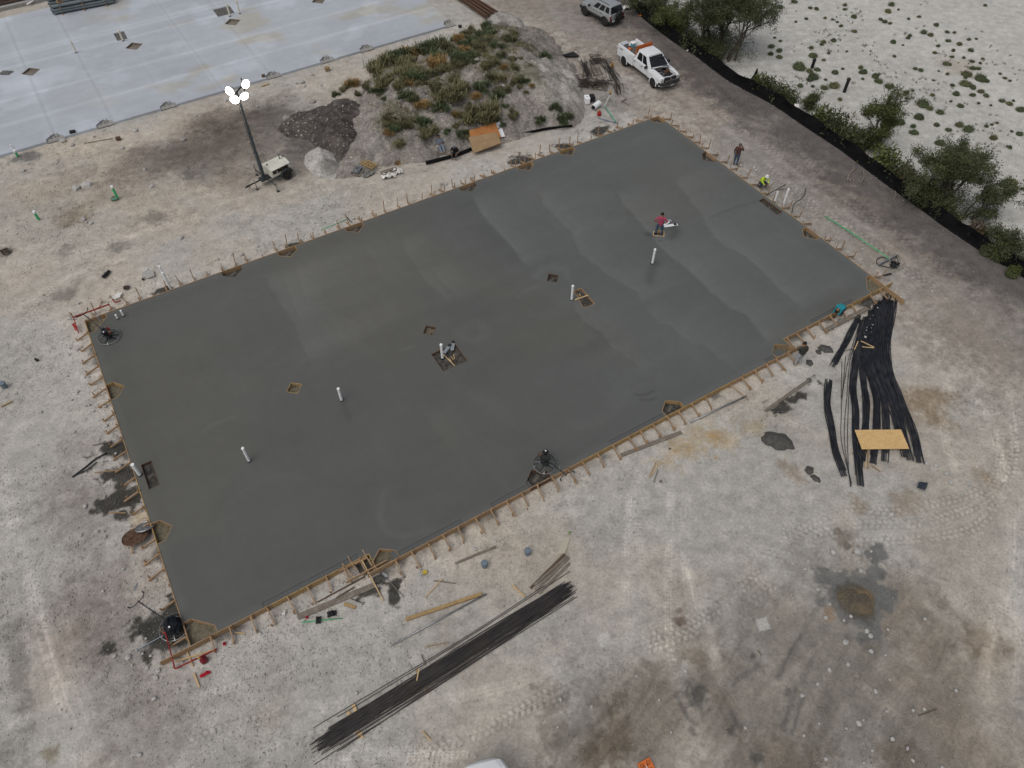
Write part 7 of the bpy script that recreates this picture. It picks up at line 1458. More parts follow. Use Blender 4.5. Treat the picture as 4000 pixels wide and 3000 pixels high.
# trowel pan discs leaning at the left form
def disc(label, px, py, r_, m, tilt, rz, z):
    t = thing('float_pan', label, 'float pan', g(px, py, z), rz); t.rotation_euler = (tilt, 0, rz); mb = MB(); mb.lathe([(r_, 0), (r_, .02), (r_ - .03, .05), (r_ - .05, .022), (.0005, .02)], 28); mb.build('pan', m, t)
    for k in range(4): MB().box((.2 * math.cos(k * H90 + .4), .2 * math.sin(k * H90 + .4), .035), (.10, .06, .03)).build('bracket', m, t)
    return t
disc('big rusty float pan leaning at the left form', 528, 2096, .60, rust, -.30, .3, .20); disc('grey float pan tucked behind the rusty one', 566, 2058, .45, steel, -.5, .3, .22)
stick('prop_stick', 'stick propping up the rusty float pan', 'stick', (515, 2126), (518, 2164), .05, .04, wood, .10, .0)
rod('rope', 'pale blue rope lying left of the red batter board', 'rope', [(533, 2540), (590, 2508), (646, 2478)], .022, M('blue rope', (.30, .36, .40), .9, var=.3, scale=30))
rod('wire_scrap', 'blue wire scrap left of the form', 'wire', [(523, 2308), (530, 2290), (537, 2276)], .012, M('blue wire', (.08, .22, .34), .6, var=.1))
# black pipe offcuts
for lab, a, b, r_ in [('black pipe coupling in the dirt left of the far form', (402, 1083), (427, 1058), .10), ('small black pipe cap on the left ground', (138, 1402), (147, 1408), .07), ('little black cup above the far form', (556, 1088), (561, 1093), .06), ('dark pipe offcut at the right corner of the wet slab', (3452, 1076), (3481, 1069), .05)]:
    A, B = g(*a, r_), g(*b, r_); t = thing('pipe_offcut', lab, 'pipe', A); mb = MB(); mb.tube([(0, 0, 0), B - A], r_, 12); mb.build('pipe', black_pl, t); MB().tube([(B - A) * .40, (B - A) * .60], r_ * 1.15, 12).build('collar', black_pl, t)
rag('twig_tangle', 'dark tangle of twigs on the dirt above the far form', 'twigs', 495, 1125, .4, twig_m, h=.2); rag('dead_bush', 'dead dark bush at the left picture edge', 'bush', 22, 985, .7, twig_m, h=.3, n=9)
o = flat('foam_slab', 'white foam slab lying outside the far form near the left corner', 'foam slab', [(434, 1170), (458, 1150), (481, 1146), (470, 1165), (450, 1172)], .0, foam, .10)
flat('pale_rock_slab', 'flat pale rock slab near the tall white pipes', 'rock', [(556, 1072), (575, 1058), (600, 1060), (606, 1080), (580, 1090), (560, 1085)], 0, stone_m, .10)
rod('conduit', 'grey conduit elbow lying left of the red batter board', 'conduit', [(262, 1247), (285, 1247), (300, 1246)], .02, grey_pl); rod('conduit', 'thin pale conduit near the red batter board', 'conduit', [(266, 1227), (278, 1245)], .015, grey_pl)
t = thing('pipe_elbow', 'green pipe elbow lying below the green sewer pipe', 'pipe', g(450, 783)); MB().tube([(-.2, -.02, .09), (.0, .02, .09), (.16, .12, .1)], .085, 12).build('pipe', M('faded green pipe', (.12, .25, .17), .6, var=.2), t)
flat('board_scrap', 'grey board scrap beside the green pipe elbow', 'board', [(430, 780), (440, 766), (448, 768), (437, 786)], .01, wood_g, .03)
# bent cables and rods at the right edge of the slab
rod('bent_conduit', 'dark bent conduit rising at the right form, lowest one', 'conduit', [(3093, 831, .25), (3103, 796, .5), (3137, 770, .3), (3149, 735, .3)], .03, dark_steel, sub=5)
rod('bent_conduit', 'dark conduit leaning out from the right form beside the white pipes', 'conduit', [(2996, 761, .25), (3030, 742, .3), (3069, 721, .35)], .028, dark_steel); rod('bent_conduit', 'dark conduit lying flat behind the white pipes', 'conduit', [(3040, 741, .1), (3094, 736, .1)], .025, dark_steel); rod('bent_conduit', 'brown lath leaning beside the crouching worker', 'lath', [(2992, 742, .1), (3024, 712, .5)], .022, wood_g)
# bull float and machine at the end of the green pole
t = thing('bull_float', 'bull float with hoop at the end of the long green pole', 'bull float', g(3472, 1012)); c = g(3472, 1012)
mb = MB(); mb.beam(g(3432, 1036, .06) - c, g(3506, 995, .06) - c, .16, .03); mb.build('blade', M('bull float blade', (.32, .33, .34), .5, .5, var=.2), t); MB().beam(g(3434, 1036, .09) - c, g(3508, 997, .09) - c, .03, .05).build('rib', dark_steel, t)
MB().tube([Vector(q) for q in smooth_poly([tuple(g(*p, .04) - c) for p in [(3466, 1018), (3458, 1006), (3442, 1004), (3427, 1012), (3425, 1026), (3436, 1037), (3455, 1041), (3480, 1047)]], 4)], .025, 6).build('hoop', dark_steel, t); MB().box(g(3469, 1012, .12) - c, (.16, .2, .14)).build('bracket', grey_pl, t)
t = thing('screed_engine', 'black screed engine lying beside the bull float', 'engine', g(3491, 1043)); 
for k in range(9): MB().box((rnd.uniform(-.22, .22), rnd.uniform(-.3, .3), .08 + rnd.random() * .14), (rnd.uniform(.15, .3), rnd.uniform(.1, .3), rnd.uniform(.1, .25)), Matrix.Rotation(rnd.random() * 3, 3, 'Z')).build('casing', [trim, dark_steel, black_pl][k % 3], t)
MB().tube([(-.3, -.35, .1), (-.1, .1, .4), (.12, .42, .45), (.25, .4, .3), (.2, -.2, .25)], .02, 6).build('frame', trim, t); MB().tube([(.0, -.2, .3), (.1, -.35, .2), (.12, -.5, .04)], .016, 6).build('lever', steel, t)

# wet concrete heaps
def heap(label, px, py, r_, h_, seed, asp=1.0, rz=0, m=conc_dark):
    n = 34; rg = random.Random(seed); ph = rg.random() * 6; vs = [(0, 0, h_)]; fs = []; R_ = 5
    for i in range(1, R_ + 1):
        for k in range(n):
            a = 2 * math.pi * k / n; rr_ = r_ * i / R_ * (1 + .12 * math.sin(2 * a + ph) + .08 * math.sin(5 * a + ph * 2) + .05 * math.sin(9 * a + ph * 3) + rg.uniform(-.025, .025)); vs.append((rr_ * math.cos(a), rr_ * asp * math.sin(a), h_ * (1 - (i / R_) ** 2.2) * rg.uniform(.94, 1.05) - (.06 if i == R_ else 0)))
    for k in range(n): fs.append((0, 1 + k, 1 + (k + 1) % n))
    for i in range(R_ - 1):
        for k in range(n): a, b_ = 1 + i * n + k, 1 + i * n + (k + 1) % n; fs.append((a, a + n, b_ + n, b_))
    mb = MB(); mb.add(vs, fs); mb.smooth = True; return tag(mb.build('concrete_heap', m, None, g(px, py), rz), label, 'concrete heap')
heap('smooth dark wet concrete heap left of the cable bundles', 3038, 1722, .76, .34, 1, .8, -.5); heap('small lumpy concrete splat below the wet heap, upper lump', 3162, 1836, .25, .10, 2); heap('small lumpy concrete splat below the wet heap, lower lump', 3186, 1868, .27, .09, 3, .7, -.8)
heap('dark concrete lump right of the worker in olive', 3226, 1362, .40, .14, 4, .8, -.4); heap('little concrete lump beside the worker in olive', 3198, 1374, .17, .08, 5); heap('dark concrete lump below the worker in olive', 3163, 1416, .22, .1, 6)
heap('wet concrete slop at the form below the short black bundle', 3392, 1180, .45, .06, 7, .5, .5); heap('concrete slop on the timber at the crib', 1447, 2236, .24, .1, 8, .7); heap('dark concrete lump right of the crib plank', 1480, 2262, .26, .1, 9, .7, 1); heap('dark concrete heap outside the far form, by the second notch from the far corner', 2040, 625, .45, .14, 10, .6, .4); heap('dark concrete heap outside the far form, left of it', 2005, 633, .4, .12, 11, .6, .4)
heap('brown muddy wash-out mound at the lower right', 3342, 2350, .80, .12, 12, .9, 0, M('wash-out mud', (.10, .085, .064), .9, var=.45, scale=14, dirt=(.20, .14, .075), dirt_amt=.6, dscale=1.3))

# boards and sacking at the foot of the mound
def mpt(px, py, dz): p = mz(px, py); return (px, py, max(p.z, 0) + dz)
def plate(name, label, cat, pts, m, dz, th=.02):
    P = [Vector(g(q[0], q[1], q[2])) for q in (mpt(p[0], p[1], dz) for p in pts)]; c = sum(P, Vector()) / 4; n_ = (P[1] - P[0]).cross(P[3] - P[0]) + (P[3] - P[2]).cross(P[1] - P[2]); n_ = n_ if n_.z > 0 else -n_; n_.normalize()
    P = [p - n_ * (p - c).dot(n_) for p in P]; Q = [p - c for p in P]; mb = MB(); mb.quadslab(Q if (Q[1] - Q[0]).cross(Q[3] - Q[0]).dot(n_) > 0 else Q[::-1], th); return tag(mb.build(name, m, None, c + n_ * (.02 + dz * .5)), label, cat)
plate('white_sheet', 'white sheet edge showing beside the orange plywood on the mound', 'sheet', [(1840, 507), (1952, 480), (1973, 534), (1850, 545)], M('white panel', (.74, .745, .76), .6, var=.03), .10)
plate('orange_plywood', 'orange stained plywood sheet on the lower mound', 'plywood', [(1832, 510), (1933, 484), (1958, 538), (1838, 556)], ply_o, .16)
plate('brown_board', 'large brown fibre board lying on the plywood at the mound foot', 'board', [(1829, 544), (1939, 518), (1958, 567), (1849, 600)], cardb, .24)
plate('brown_board', 'lower brown board edge under the fibre board', 'board', [(1840, 575), (1950, 547), (1959, 570), (1851, 601)], wood, .19)
rod('silt_sock', 'black silt sock under the sitting man at the mound foot', 'silt sock', [(1664, 636), (1720, 622), (1780, 606), (1840, 582)], .13, fabric_b, -.02, 8); rod('silt_sock', 'long black silt sock at the right foot of the mound', 'silt sock', [(2009, 527), (2080, 514), (2140, 502), (2235, 492)], .10, fabric_b, -.02, 8)
def pallet(label, corners, z, m, n=6, deb=False, lift=0):
    P = [g(p[0], p[1], z) for p in corners]; c = sum(P, Vector()) / 4; e1 = ((P[1] - P[0]) + (P[2] - P[3])) / 2; e2 = ((P[3] - P[0]) + (P[2] - P[1])) / 2; L1, L2 = e1.length, e2.length; a = math.atan2(e2.y, e2.x)
    t = thing('pallet', label, 'pallet', c, a); 
    for k in range(3): MB().box((0, (k - 1) * (L1 / 2 - .05), .05), (L2, .09, .09)).build('stringer', m, t)
    for k in range(n): MB().box(((k / (n - 1) - .5) * (L2 - .10), 0, .105), (.095, L1, .02)).build('slat', m, t)
    return t
pallet('pale wooden pallet tipped at the left foot of the mound', [(1404, 638), (1430, 627), (1478, 648), (1453, 664)], .25, wood_y, 5); pallet('dark old pallet with rubble right of the pale gravel pile', [(1354, 680), (1384, 645), (1430, 658), (1408, 693)], .0, wood_g, 6)
pallet('pallet with pale slats beside the brush heaps', [(2310, 268), (2340, 262), (2355, 292), (2322, 296)], .0, wood_g, 5); pallet('dark pallet under the twiggy brush heap', [(2330, 310), (2378, 325), (2365, 360), (2320, 345)], .0, wood_g, 6)
for i, (a, b, w_, m) in enumerate([((1484, 673), (1545, 653), .10, wood_g), ((1490, 680), (1550, 657), .10, wood_d), ((1497, 684), (1552, 662), .10, wood_g)]): stick('old_plank', ['old plank leaning over the white plastic, left one', 'old plank leaning over the white plastic, middle one', 'old plank leaning over the white plastic, right one'][i], 'plank', a, b, w_, .04, m, .12 + .03 * i)
rag('plastic_sheet', 'white plastic sheet bundled at the left foot of the mound, lower half', 'plastic sheet', 1518, 690, 1.0, foam, h=.35, n=9, asp=.5, rz=.3); rag('plastic_sheet', 'white plastic sheet bundled at the left foot of the mound, right half', 'plastic sheet', 1552, 675, .8, foam, h=.35, n=9, asp=.6, rz=.5); rag('rubble_rag', 'blue grey rubble and rags on the dark pallet', 'rubble', 1395, 660, 1.1, M('blue grey rubble', (.15, .165, .18), .9, var=.6, scale=7), .13, .22, 10, .6); rag('rubble_rag', 'grey rubble below the pale pallet', 'rubble', 1440, 680, .9, M('grey rubble', (.20, .195, .18), .9, var=.6, scale=7), .02, .2, 10, .6)
rod('broom_handle', 'wooden handle leaning up the mound beside dry straw', 'handle', [(1552, 648, .05), (1605, 614, .35)], .025, wood_y); bush(1553, 633, 22, wm_[3], 'straw_clump', 'clump of dry straw beside the wooden handle', 'straw', None, 1.0, z=g(1553, 636, .02))
# clutter beside the pickup
def brush(label, px, py, n, L_, m, seed, spread=.5, flat_=.35, aim=None):
    rg = random.Random(seed); t = thing('rebar_heap', label, 'rebar heap', g(px, py)); mb = MB()
    for k in range(n):
        a = rg.uniform(0, math.pi) if aim is None else aim + rg.gauss(0, .16); c = Vector((rg.gauss(0, spread), rg.gauss(0, spread * .7), .04 + rg.random() * flat_)); d = Vector((math.cos(a), math.sin(a), rg.gauss(0, .15))) * L_ * rg.uniform(.4, .7); q = c + Vector((0, 0, rg.uniform(0, .12))); A, B = c - d, c + d; A.z = max(A.z, .02); B.z = max(B.z, .02)
        MBk = MB(); MBk.tube([A, q, B], .017, 4); MBk.build('bar', m, t)
    return t
rust_d = M('old dark rebar', (.055, .042, .036), .85, .2, var=.5, scale=14, dirt=(.10, .085, .075), dirt_amt=.5, dscale=6)
brush('dark tangled rebar heap left of the pickup, near one', 2282, 335, 70, 1.0, rust_d, 1, .42, .5); brush('dark tangled rebar heap behind the pallet, far one', 2337, 243, 55, .8, rust_d, 2, .42, .45); brush('short dark rebar offcuts on the dark pallet', 2345, 335, 40, .8, rust_d, 3, .4, .3)
brush('sheaf of dark bars left of the slatted pallet', 2290, 275, 26, 2.2, rebar_m, 4, .18, .25, face((2285, 245), (2305, 310)) + H90); brush('sheaf of grey bars running from the pallet to the road', 2385, 285, 26, 2.4, rebar_m, 5, .2, .15, face((2370, 270), (2405, 320)) + H90); brush('sheaf of rusty bars at the road end of the grey bars', 2413, 345, 18, 1.6, rust_d, 6, .15, .1, face((2405, 315), (2422, 380)) + H90)
t = thing('cement_box', 'white plastic box standing by the rebar heap', 'box', g(2292, 400), .15); o = MB().box((0, 0, .22), (.38, .62, .44)).build('tub', white_pl, t); bevel(o, .04, 2); o = MB().box((0, 0, .46), (.40, .64, .06)).build('lid', white_pl, t); bevel(o, .02, 1); MB().lathe([(.06, .492), (.0005, .494)], 12).build('printed_mark', M('blue print', (.05, .12, .25), .6, var=.1), t)
o = MB().box((0, 0, .22), (.4, .55, .42)).build('dark_tote', black_pl, None, g(2312, 392), .2); bevel(o, .05, 2); tag(o, 'dark tote beside the white plastic box', 'tote')
t = thing('barrel_drum', 'white drum lying on its side with open dark end', 'drum', g(2328, 412, .24), face((2345, 398), (2312, 425)) + H90); mb = MB(); mb.tube([(-.45, 0, 0), (.4, 0, 0)], .22, 16); mb.build('shell', white_pl, t); MB().tube([(.38, 0, 0), (.405, 0, 0)], .19, 16).build('opening', black_pl, t)
mb = MB(); t = thing('survey_tripod', 'surveyor\'s tripod folded low with orange level on top', 'tripod', g(2381, 392)); c = g(2381, 392)
for px, py in [(2362, 415), (2404, 415), (2345, 390)]: MB().beam((0, 0, .55), g(px, py, .02) - c, .06, .03).build('leg', M('aluminium', (.5, .51, .5), .4, .6, var=.1), t)
o = MB().box((0, 0, .66), (.16, .14, .2)).build('level', M('amber instrument', (.42, .22, .04), .5, var=.2), t); bevel(o, .03, 2); MB().lathe([(.09, .52), (.09, .57)], 12).build('head_plate', dark_steel, t)
for k, (a, b) in enumerate([((2361, 417), (2402, 474)), ((2364, 417), (2406, 475))]): rod('level_rod', ['green levelling rod below the tripod, left one', 'green levelling rod below the tripod, right one'][k], 'rod', [a, b], .035, M('pale green rod', (.16, .36, .28), .5, var=.1), .02)
rod('blue_pole', 'blue pole lying below the tripod towards the forms', 'pole', [(2335, 460), (2415, 482)], .03, M('blue grey pole', (.12, .19, .28), .5, var=.15), .02)
rod('pickaxe', 'pickaxe handle lying right of the tripod', 'pickaxe', [(2428, 395), (2460, 412)], .025, wood_g, .02); stick('mattock_iron', 'dark mattock iron right of the tripod', 'pickaxe', (2427, 398), (2447, 386), .06, .05, rust, .02)
flat('plastic_trough', 'black plastic trough lying on the dirt above the brush heaps', 'trough', [(2194, 220), (2240, 206), (2262, 222), (2215, 224)], .05, black_pl, .12); rag('foam_scrap', 'dirty white sack on the slope left of the rebar heap', 'sack', 2232, 285, 1.1, foam, .02, .2, 8, .5, 2.4)
rag('red_rag', 'small red rag on the slope left of the rebar heap', 'cloth', 2211, 240, .3, M('bright red cloth', (0, 0, 0)), .05); flat('orange_flag', 'orange flagging scrap by the fence behind the SUV', 'flag', [(2492, 61), (2505, 57), (2507, 62), (2495, 64)], .02, orange, .02); rag('paper_scrap', 'pale rubbish heap right of the SUV by the fence', 'rubbish', 2445, 32, .9, foam, h=.25)
rag('paper_scrap', 'white paper scrap by the fence beyond the pickup', 'scrap', 2686, 198, .3, foam, asp=.4, rz=1); rag('paper_scrap', 'pale plastic scrap on the fence, upper one', 'scrap', 3112, 413, .5, foam, .6); rag('paper_scrap', 'pale plastic scrap on the fence, lower one', 'scrap', 3190, 445, .45, foam, .6)

# ------------------------------------------------------------------ upper left: stacks on the pale slab
pc = (g(215, 62, ZF) + g(448, 20, ZF)) / 2; pa = math.atan2((g(448, 22, ZF) - g(210, 68, ZF)).y, (g(448, 22, ZF) - g(210, 68, ZF)).x); pL = (g(448, 22, ZF) - g(210, 68, ZF)).length
pt = thing('pipe_stack', 'stack of grey plastic pipe bundles on the pale slab', 'pipe stack', pc, pa); pm = simple_mesh('pipe', lambda m: m.tube([(-pL / 2, 0, 0), (pL / 2, 0, 0)], .105, 10), M('slate grey pipe', (.155, .185, .195), .5, var=.1, dirt=(.28, .28, .27), dirt_amt=.3))
for lay in range(6):
    for k in range(6 if lay < 3 else 5): put('pipe', pm, pt, (rnd.uniform(-.15, .15), .2 + k * .215 + (.0 if lay < 3 else .35), .22 + lay * .205 + (.10 if lay >= 2 else 0) + (.10 if lay >= 4 else 0)))
for lay, z_ in enumerate((.06, .58, 1.08)):
    for x_ in (-.36, 0, .36): MB().box((x_ * pL, .85, z_), (.10, 1.9, .09)).build('bearer', wood, pt)
bm_ = [((1790, -6), (1900, 72)), ((1806, -6), (1914, 66)), ((1822, -8), (1930, 62)), ((1838, -8), (1944, 58))]
for i, (a, b) in enumerate(bm_):
    A, B = g(*a, .2), g(*b, .2); d = B - A; L_ = d.length + 4; t = thing('steel_beam', 'long brown steel beam, %s from the left of the stack by the pale slab' % ['first', 'second', 'third', 'fourth'][i], 'steel beam', B, math.atan2(d.y, d.x), 'steel beams by the pale slab')
    MB().box((-L_ / 2, 0, .29), (L_, .20, .022)).build('top_flange', rust, t); MB().box((-L_ / 2, 0, .02), (L_, .20, .022)).build('bottom_flange', rust, t); MB().box((-L_ / 2, 0, .155), (L_, .016, .25)).build('web', rust, t)
cu0 = fuv(0, 46, .15); t = thing('concrete_curb', 'pale concrete curb at the upper left corner', 'curb', fxy(cu0[0] - 2, cu0[1] + .5), FANG); MB().box((4, .25, .1), (14, .5, .3)).build('curb', conc_grey, t)
t = thing('rebar_stack', 'dark stack of bars with orange ends in the upper left corner', 'rebar stack', fxy(cu0[0] - 1, cu0[1] + 2.4), FANG)
for k in range(22): MB().box((.3 + rnd.uniform(-.3, .3), -1.2 + k * .11, .16 + rnd.random() * .12), (8, .09, .09)).build('bar', [rebar_m, rebar_m, rust][k % 3], t)
rod('white_pipe', 'white pipe lying at the upper left corner', 'pipe', [(105, 17), (150, -8)], .06, white_pl, .15)
rag('debris', 'brown debris on the pipe stack', 'debris', 236, 8, .6, wood_d, 1.4); rag('debris', 'dark crumbs by the first diamond block-out on the pale slab', 'debris', 25, 285, 1.0, M('dark crumbs', (.13, .13, .125), .9, var=.5), ZF, .06, 9)
for lab, px, py, s_, m in [('black box at the pale slab edge', 288, 524, .42, black_pl), ('brown broken box in the dirt of the upper left', 464, 546, .34, wood_d), ('reddish bucket on the pale slab near the light tower lamps', 1030, 300, .28, wood_d), ('brown carton by a notch of the pale slab', 1280, 275, .42, cardb), ('dark stone at the corner of the pale slab', 1797, 107, .3, dark_steel)]:
    o = MB().box((0, 0, s_ * .35), (s_, s_ * .7, s_ * .7)).build('box', m, None, g(px, py, ZF if 'on the pale slab' in lab else 0), .4); bevel(o, s_ * .1, 2); tag(o, lab, 'box')

# ------------------------------------------------------------------ stones
def rock_mesh(seed, n=1):
    bm = bmesh.new(); bmesh.ops.create_icosphere(bm, subdivisions=1, radius=1.0); rg = random.Random(seed)
    for v in bm.verts: v.co = Vector((v.co.x * rg.uniform(.75, 1.2), v.co.y * rg.uniform(.6, 1.05), v.co.z * rg.uniform(.5, .8))) 
    me = bpy.data.meshes.new('rock'); bm.to_mesh(me); bm.free(); return me
RM = []
for k in range(8): m_ = rock_mesh(700 + k); m_.materials.append(stone_m); RM.append(m_)
RD = []
for k in range(3): m_ = rock_mesh(730 + k); m_.materials.append(stone_d); RD.append(m_)
def Tl(tx, ty, pts): return [(tx + x / 2.212, ty + y / 2.212, w_ / 2.212) for x, y, w_ in pts]
ROCKS = [('pale limestone rock in the rubble left of the near corner', 'rocks near the near corner', Tl(0, 2250, [(1110, 705, 62), (1365, 820, 50), (1345, 880, 48), (990, 695, 40), (1270, 795, 34), (1300, 690, 30), (1440, 930, 30), (1610, 910, 34), (1330, 1060, 46), (1540, 975, 30), (1205, 1545, 50), (600, 1325, 32), (890, 130, 30), (1805, 1185, 22), (1925, 1490, 24), (1345, 40, 30), (1555, 650, 30), (1140, 770, 30), (1230, 670, 26), (1400, 880, 24), (1380, 760, 26), (1260, 540, 26)])),
         ('pale rock beside the left form', 'rocks beside the left form', Tl(0, 1500, [(905, 195, 40), (770, 180, 30), (805, 235, 28), (670, 65, 32), (920, 360, 34), (740, 185, 26), (1000, 600, 26), (735, 1055, 44), (840, 1275, 40), (895, 1275, 26), (910, 1320, 30), (1065, 1600, 30), (1165, 1560, 26), (640, 415, 30), (620, 135, 22), (700, 1310, 24), (1130, 1222, 22), (355, 240, 30)])),
         ('pale rock in the rubble along the near form', 'rocks along the near form', Tl(2000, 1500, [(575, 800, 40), (640, 850, 26), (660, 790, 26), (735, 820, 26), (915, 815, 30), (945, 825, 24), (610, 790, 22), (820, 815, 18), (700, 1010, 20), (610, 895, 20), (90, 1280, 24), (345, 1165, 24), (445, 1160, 22), (635, 1355, 22), (1705, 585, 20), (1995, 275, 22), (1985, 205, 24)]) + Tl(1000, 1500, [(1890, 1430, 46), (2065, 1360, 32), (2095, 1360, 24), (1755, 1385, 24), (1730, 1580, 32), (1435, 1560, 26), (2130, 1390, 22), (1700, 1390, 22)]) + Tl(1000, 2250, [(1110, 320, 26), (870, 1010, 36), (1060, 770, 32), (1330, 790, 28), (480, 770, 30), (1375, 565, 18), (35, 495, 26), (1245, 910, 20), (1140, 720, 24), (345, 1455, 24), (2000, 630, 26)])),
         ('pale stone lying on the damp brown ground at the lower right', 'stones on the brown ground', Tl(3000, 2250, [(430, 115, 42), (500, 362, 40), (855, 478, 44), (885, 520, 50), (670, 575, 60), (890, 650, 44), (690, 765, 44), (530, 812, 40), (930, 998, 50), (295, 1035, 44), (785, 1275, 50), (1075, 1410, 44), (1625, 990, 36), (1255, 1160, 32), (1350, 1150, 36), (1205, 1490, 34), (310, 1380, 28), (1355, 370, 38), (1015, 685, 24), (715, 350, 36), (655, 385, 28), (500, 1580, 36), (1505, 1655, 44), (830, 1615, 26), (1050, 895, 26), (675, 1315, 32), (430, 935, 34), (1545, 185, 24), (440, 1275, 24), (1035, 462, 28), (535, 245, 26), (1250, 1595, 34), (900, 1510, 30), (825, 1245, 26), (1025, 1165, 28)]) + Tl(2000, 2250, [(2015, 1315, 32), (395, 1305, 24), (1075, 865, 28), (1270, 1070, 30), (420, 1070, 34), (690, 1130, 34), (1500, 820, 40), (1375, 1350, 22)])),
         ('pale rock around the wash-out area below the cables', 'rocks below the cables', Tl(3000, 1500, [(775, 1450, 85), (565, 1455, 56), (890, 1445, 26), (690, 1505, 30), (1370, 690, 44), (1450, 705, 46), (1415, 730, 36), (1735, 860, 40), (1580, 855, 50), (1655, 725, 34), (1540, 775, 36), (970, 810, 36), (1365, 445, 24), (1670, 960, 28), (800, 1615, 46), (320, 1600, 34), (350, 1530, 30), (1060, 710, 22), (1700, 775, 28), (620, 1618, 24)])),
         ('small white stone lying on the black cable bundles', 'stones on the cables', None),
         ('pale rock beside the right form and road', 'rocks by the right form', Tl(3000, 750, [(815, 495, 24), (350, 215, 22), (1060, 1340, 30), (1150, 910, 30), (1175, 915, 26), (1200, 1218, 28), (1095, 1260, 24), (560, 1295, 28), (580, 1180, 24), (400, 1210, 26), (70, 1620, 30), (850, 1215, 22), (1415, 860, 26)]) + Tl(2000, 0, [(1935, 1410, 44), (1975, 1430, 36), (2090, 1450, 34), (2110, 1470, 30), (1985, 1560, 34), (2040, 1480, 26), (300, 820, 26), (110, 720, 40)])),
         ('pale limestone chunk outside the far form', 'rocks outside the far form', Tl(1000, 0, [(1870, 1530, 40), (1600, 1590, 40), (1640, 1590, 34), (1990, 1470, 24), (770, 1380, 26), (1300, 1330, 22), (1410, 1425, 22)]) + Tl(1000, 750, [(905, 130, 30), (985, 35, 30), (840, 230, 34), (300, 270, 24), (15, 470, 24), (500, 270, 24), (590, 260, 26)]) + Tl(0, 750, [(2000, 540, 42), (2085, 545, 36), (1880, 580, 30), (1560, 400, 60), (720, 235, 44), (785, 270, 40), (750, 260, 26), (670, 1360, 36), (700, 1340, 28), (605, 1350, 26), (595, 1405, 26), (765, 1600, 30), (730, 1600, 24), (680, 960, 26), (580, 1590, 24)])),
         ('tan boulder in the upper left dirt', 'boulders in the upper left', Tl(0, 0, [(1170, 1130, 50), (660, 1630, 80), (750, 1600, 90), (545, 1220, 60), (625, 1255, 44), (200, 1475, 40), (1060, 1280, 40), (1690, 1000, 30), (2070, 820, 36), (1250, 1465, 36), (1310, 1610, 44), (810, 1180, 24), (1950, 870, 30)]) + Tl(1000, 0, [(400, 710, 50), (265, 730, 30), (480, 645, 36), (560, 735, 30), (350, 720, 30), (420, 745, 30), (10, 920, 26)])),
         ('dark grey boulder at the edge of the dark soil pile', 'dark boulders', Tl(1000, 0, [(265, 1025, 74), (485, 878, 60), (360, 965, 44)]) + Tl(0, 0, [(1580, 1208, 60), (170, 610, 1)]))]
ROCKS[5] = (ROCKS[5][0], ROCKS[5][1], [(3080 + x / 4.148, 1050 + y / 4.148, w_ / 4.148) for x, y, w_ in [(1245, 1105, 46), (1370, 910, 26), (1345, 900, 20), (1340, 958, 22), (1270, 950, 20), (1262, 995, 20), (1225, 1040, 16), (1340, 1025, 18), (1325, 812, 18), (1370, 758, 14), (1445, 630, 30)]])
for lab, grp, pts in ROCKS:
    for i, (px, py, w_) in enumerate(pts):
        if w_ < 2: continue
        z = .12 if 'cable' in grp and 'stones' in grp else 0.0; p = g(px, py, z); dep = p.y * CP + (H - z) * SP; s_ = w_ * dep / F / 2 * 1.12
        o = put('rock', (RD if 'dark' in grp else RM)[i % (3 if 'dark' in grp else 8)], None, p + Vector((0, 0, s_ * .12)), rnd.uniform(0, 6.28), scale=(s_, s_, s_ * rnd.uniform(.8, 1.1))); tag(o, lab, 'rock', grp)
# gravel: far too many to count
rgg = np.random.default_rng(5); NG = 60000
gy = 4.6 + (rgg.random(NG * 3) ** 1.25) * 62; gx = (rgg.random(NG * 3) * 2 - 1) * (20.5 + (gy - 4.5) * .455)
dens = sstep(.42, .62, fbm(gx, gy, .22, 301, 4)) * .8 + .14
gu, gv = uv_xy(gx, gy); dsl = off_slab(gu, gv); dens = np.where(dsl < .15, 0, dens + .55 * sstep(3.0, .4, dsl))
fence = [(p.x, p.y) for p in FP]; df, _, sd = dist_poly(gx, gy, fence, False); dens = np.where(sd > 0, .30 * sstep(26, 4, df), dens)
q = g(3300, 2620); dens += .12 * sstep(8, 3, np.hypot(gx - q.x, gy - q.y)); q = g(560, 2560); dens += .9 * sstep(3.2, 1.2, np.hypot(gx - q.x, gy - q.y)); q = g(620, 2580); dens += .6 * sstep(1.8, .6, np.hypot(gx - q.x, gy - q.y))
for px, py, r_ in [(700, 1600, 2.2), (420, 1620, 1.8), (340, 1400, 2.4), (1000, 900, 2.0), (1950, 1780, 1.5), (2340, 1900, 1.6), (1430, 2550, 1.4), (2400, 2650, 1.4), (3330, 1150, 1.4), (880, 1080, 2)]: q = g(px, py); dens += .5 * sstep(r_, r_ * .3, np.hypot(gx - q.x, gy - q.y))
fu_ = (gx - FO.x) * FU.x + (gy - FO.y) * FU.y; fv_ = (gx - FO.x) * FV.x + (gy - FO.y) * FV.y; dens = np.where((fu_ < FL + .1) & (fv_ > -.15), 0, dens)
keep = np.where(rgg.random(len(gx)) < dens)[0][:NG]; gx, gy = gx[keep], gy[keep]; n = len(gx)
tv = np.array([(-1, -.6, -.3), (1, -.5, -.3), (.1, 1, -.3), (0, 0, .42), (-.8, .5, .05)], np.float32); tf = np.array([(0, 1, 3), (1, 2, 3), (2, 4, 3), (4, 0, 3), (0, 4, 2), (0, 2, 1)])
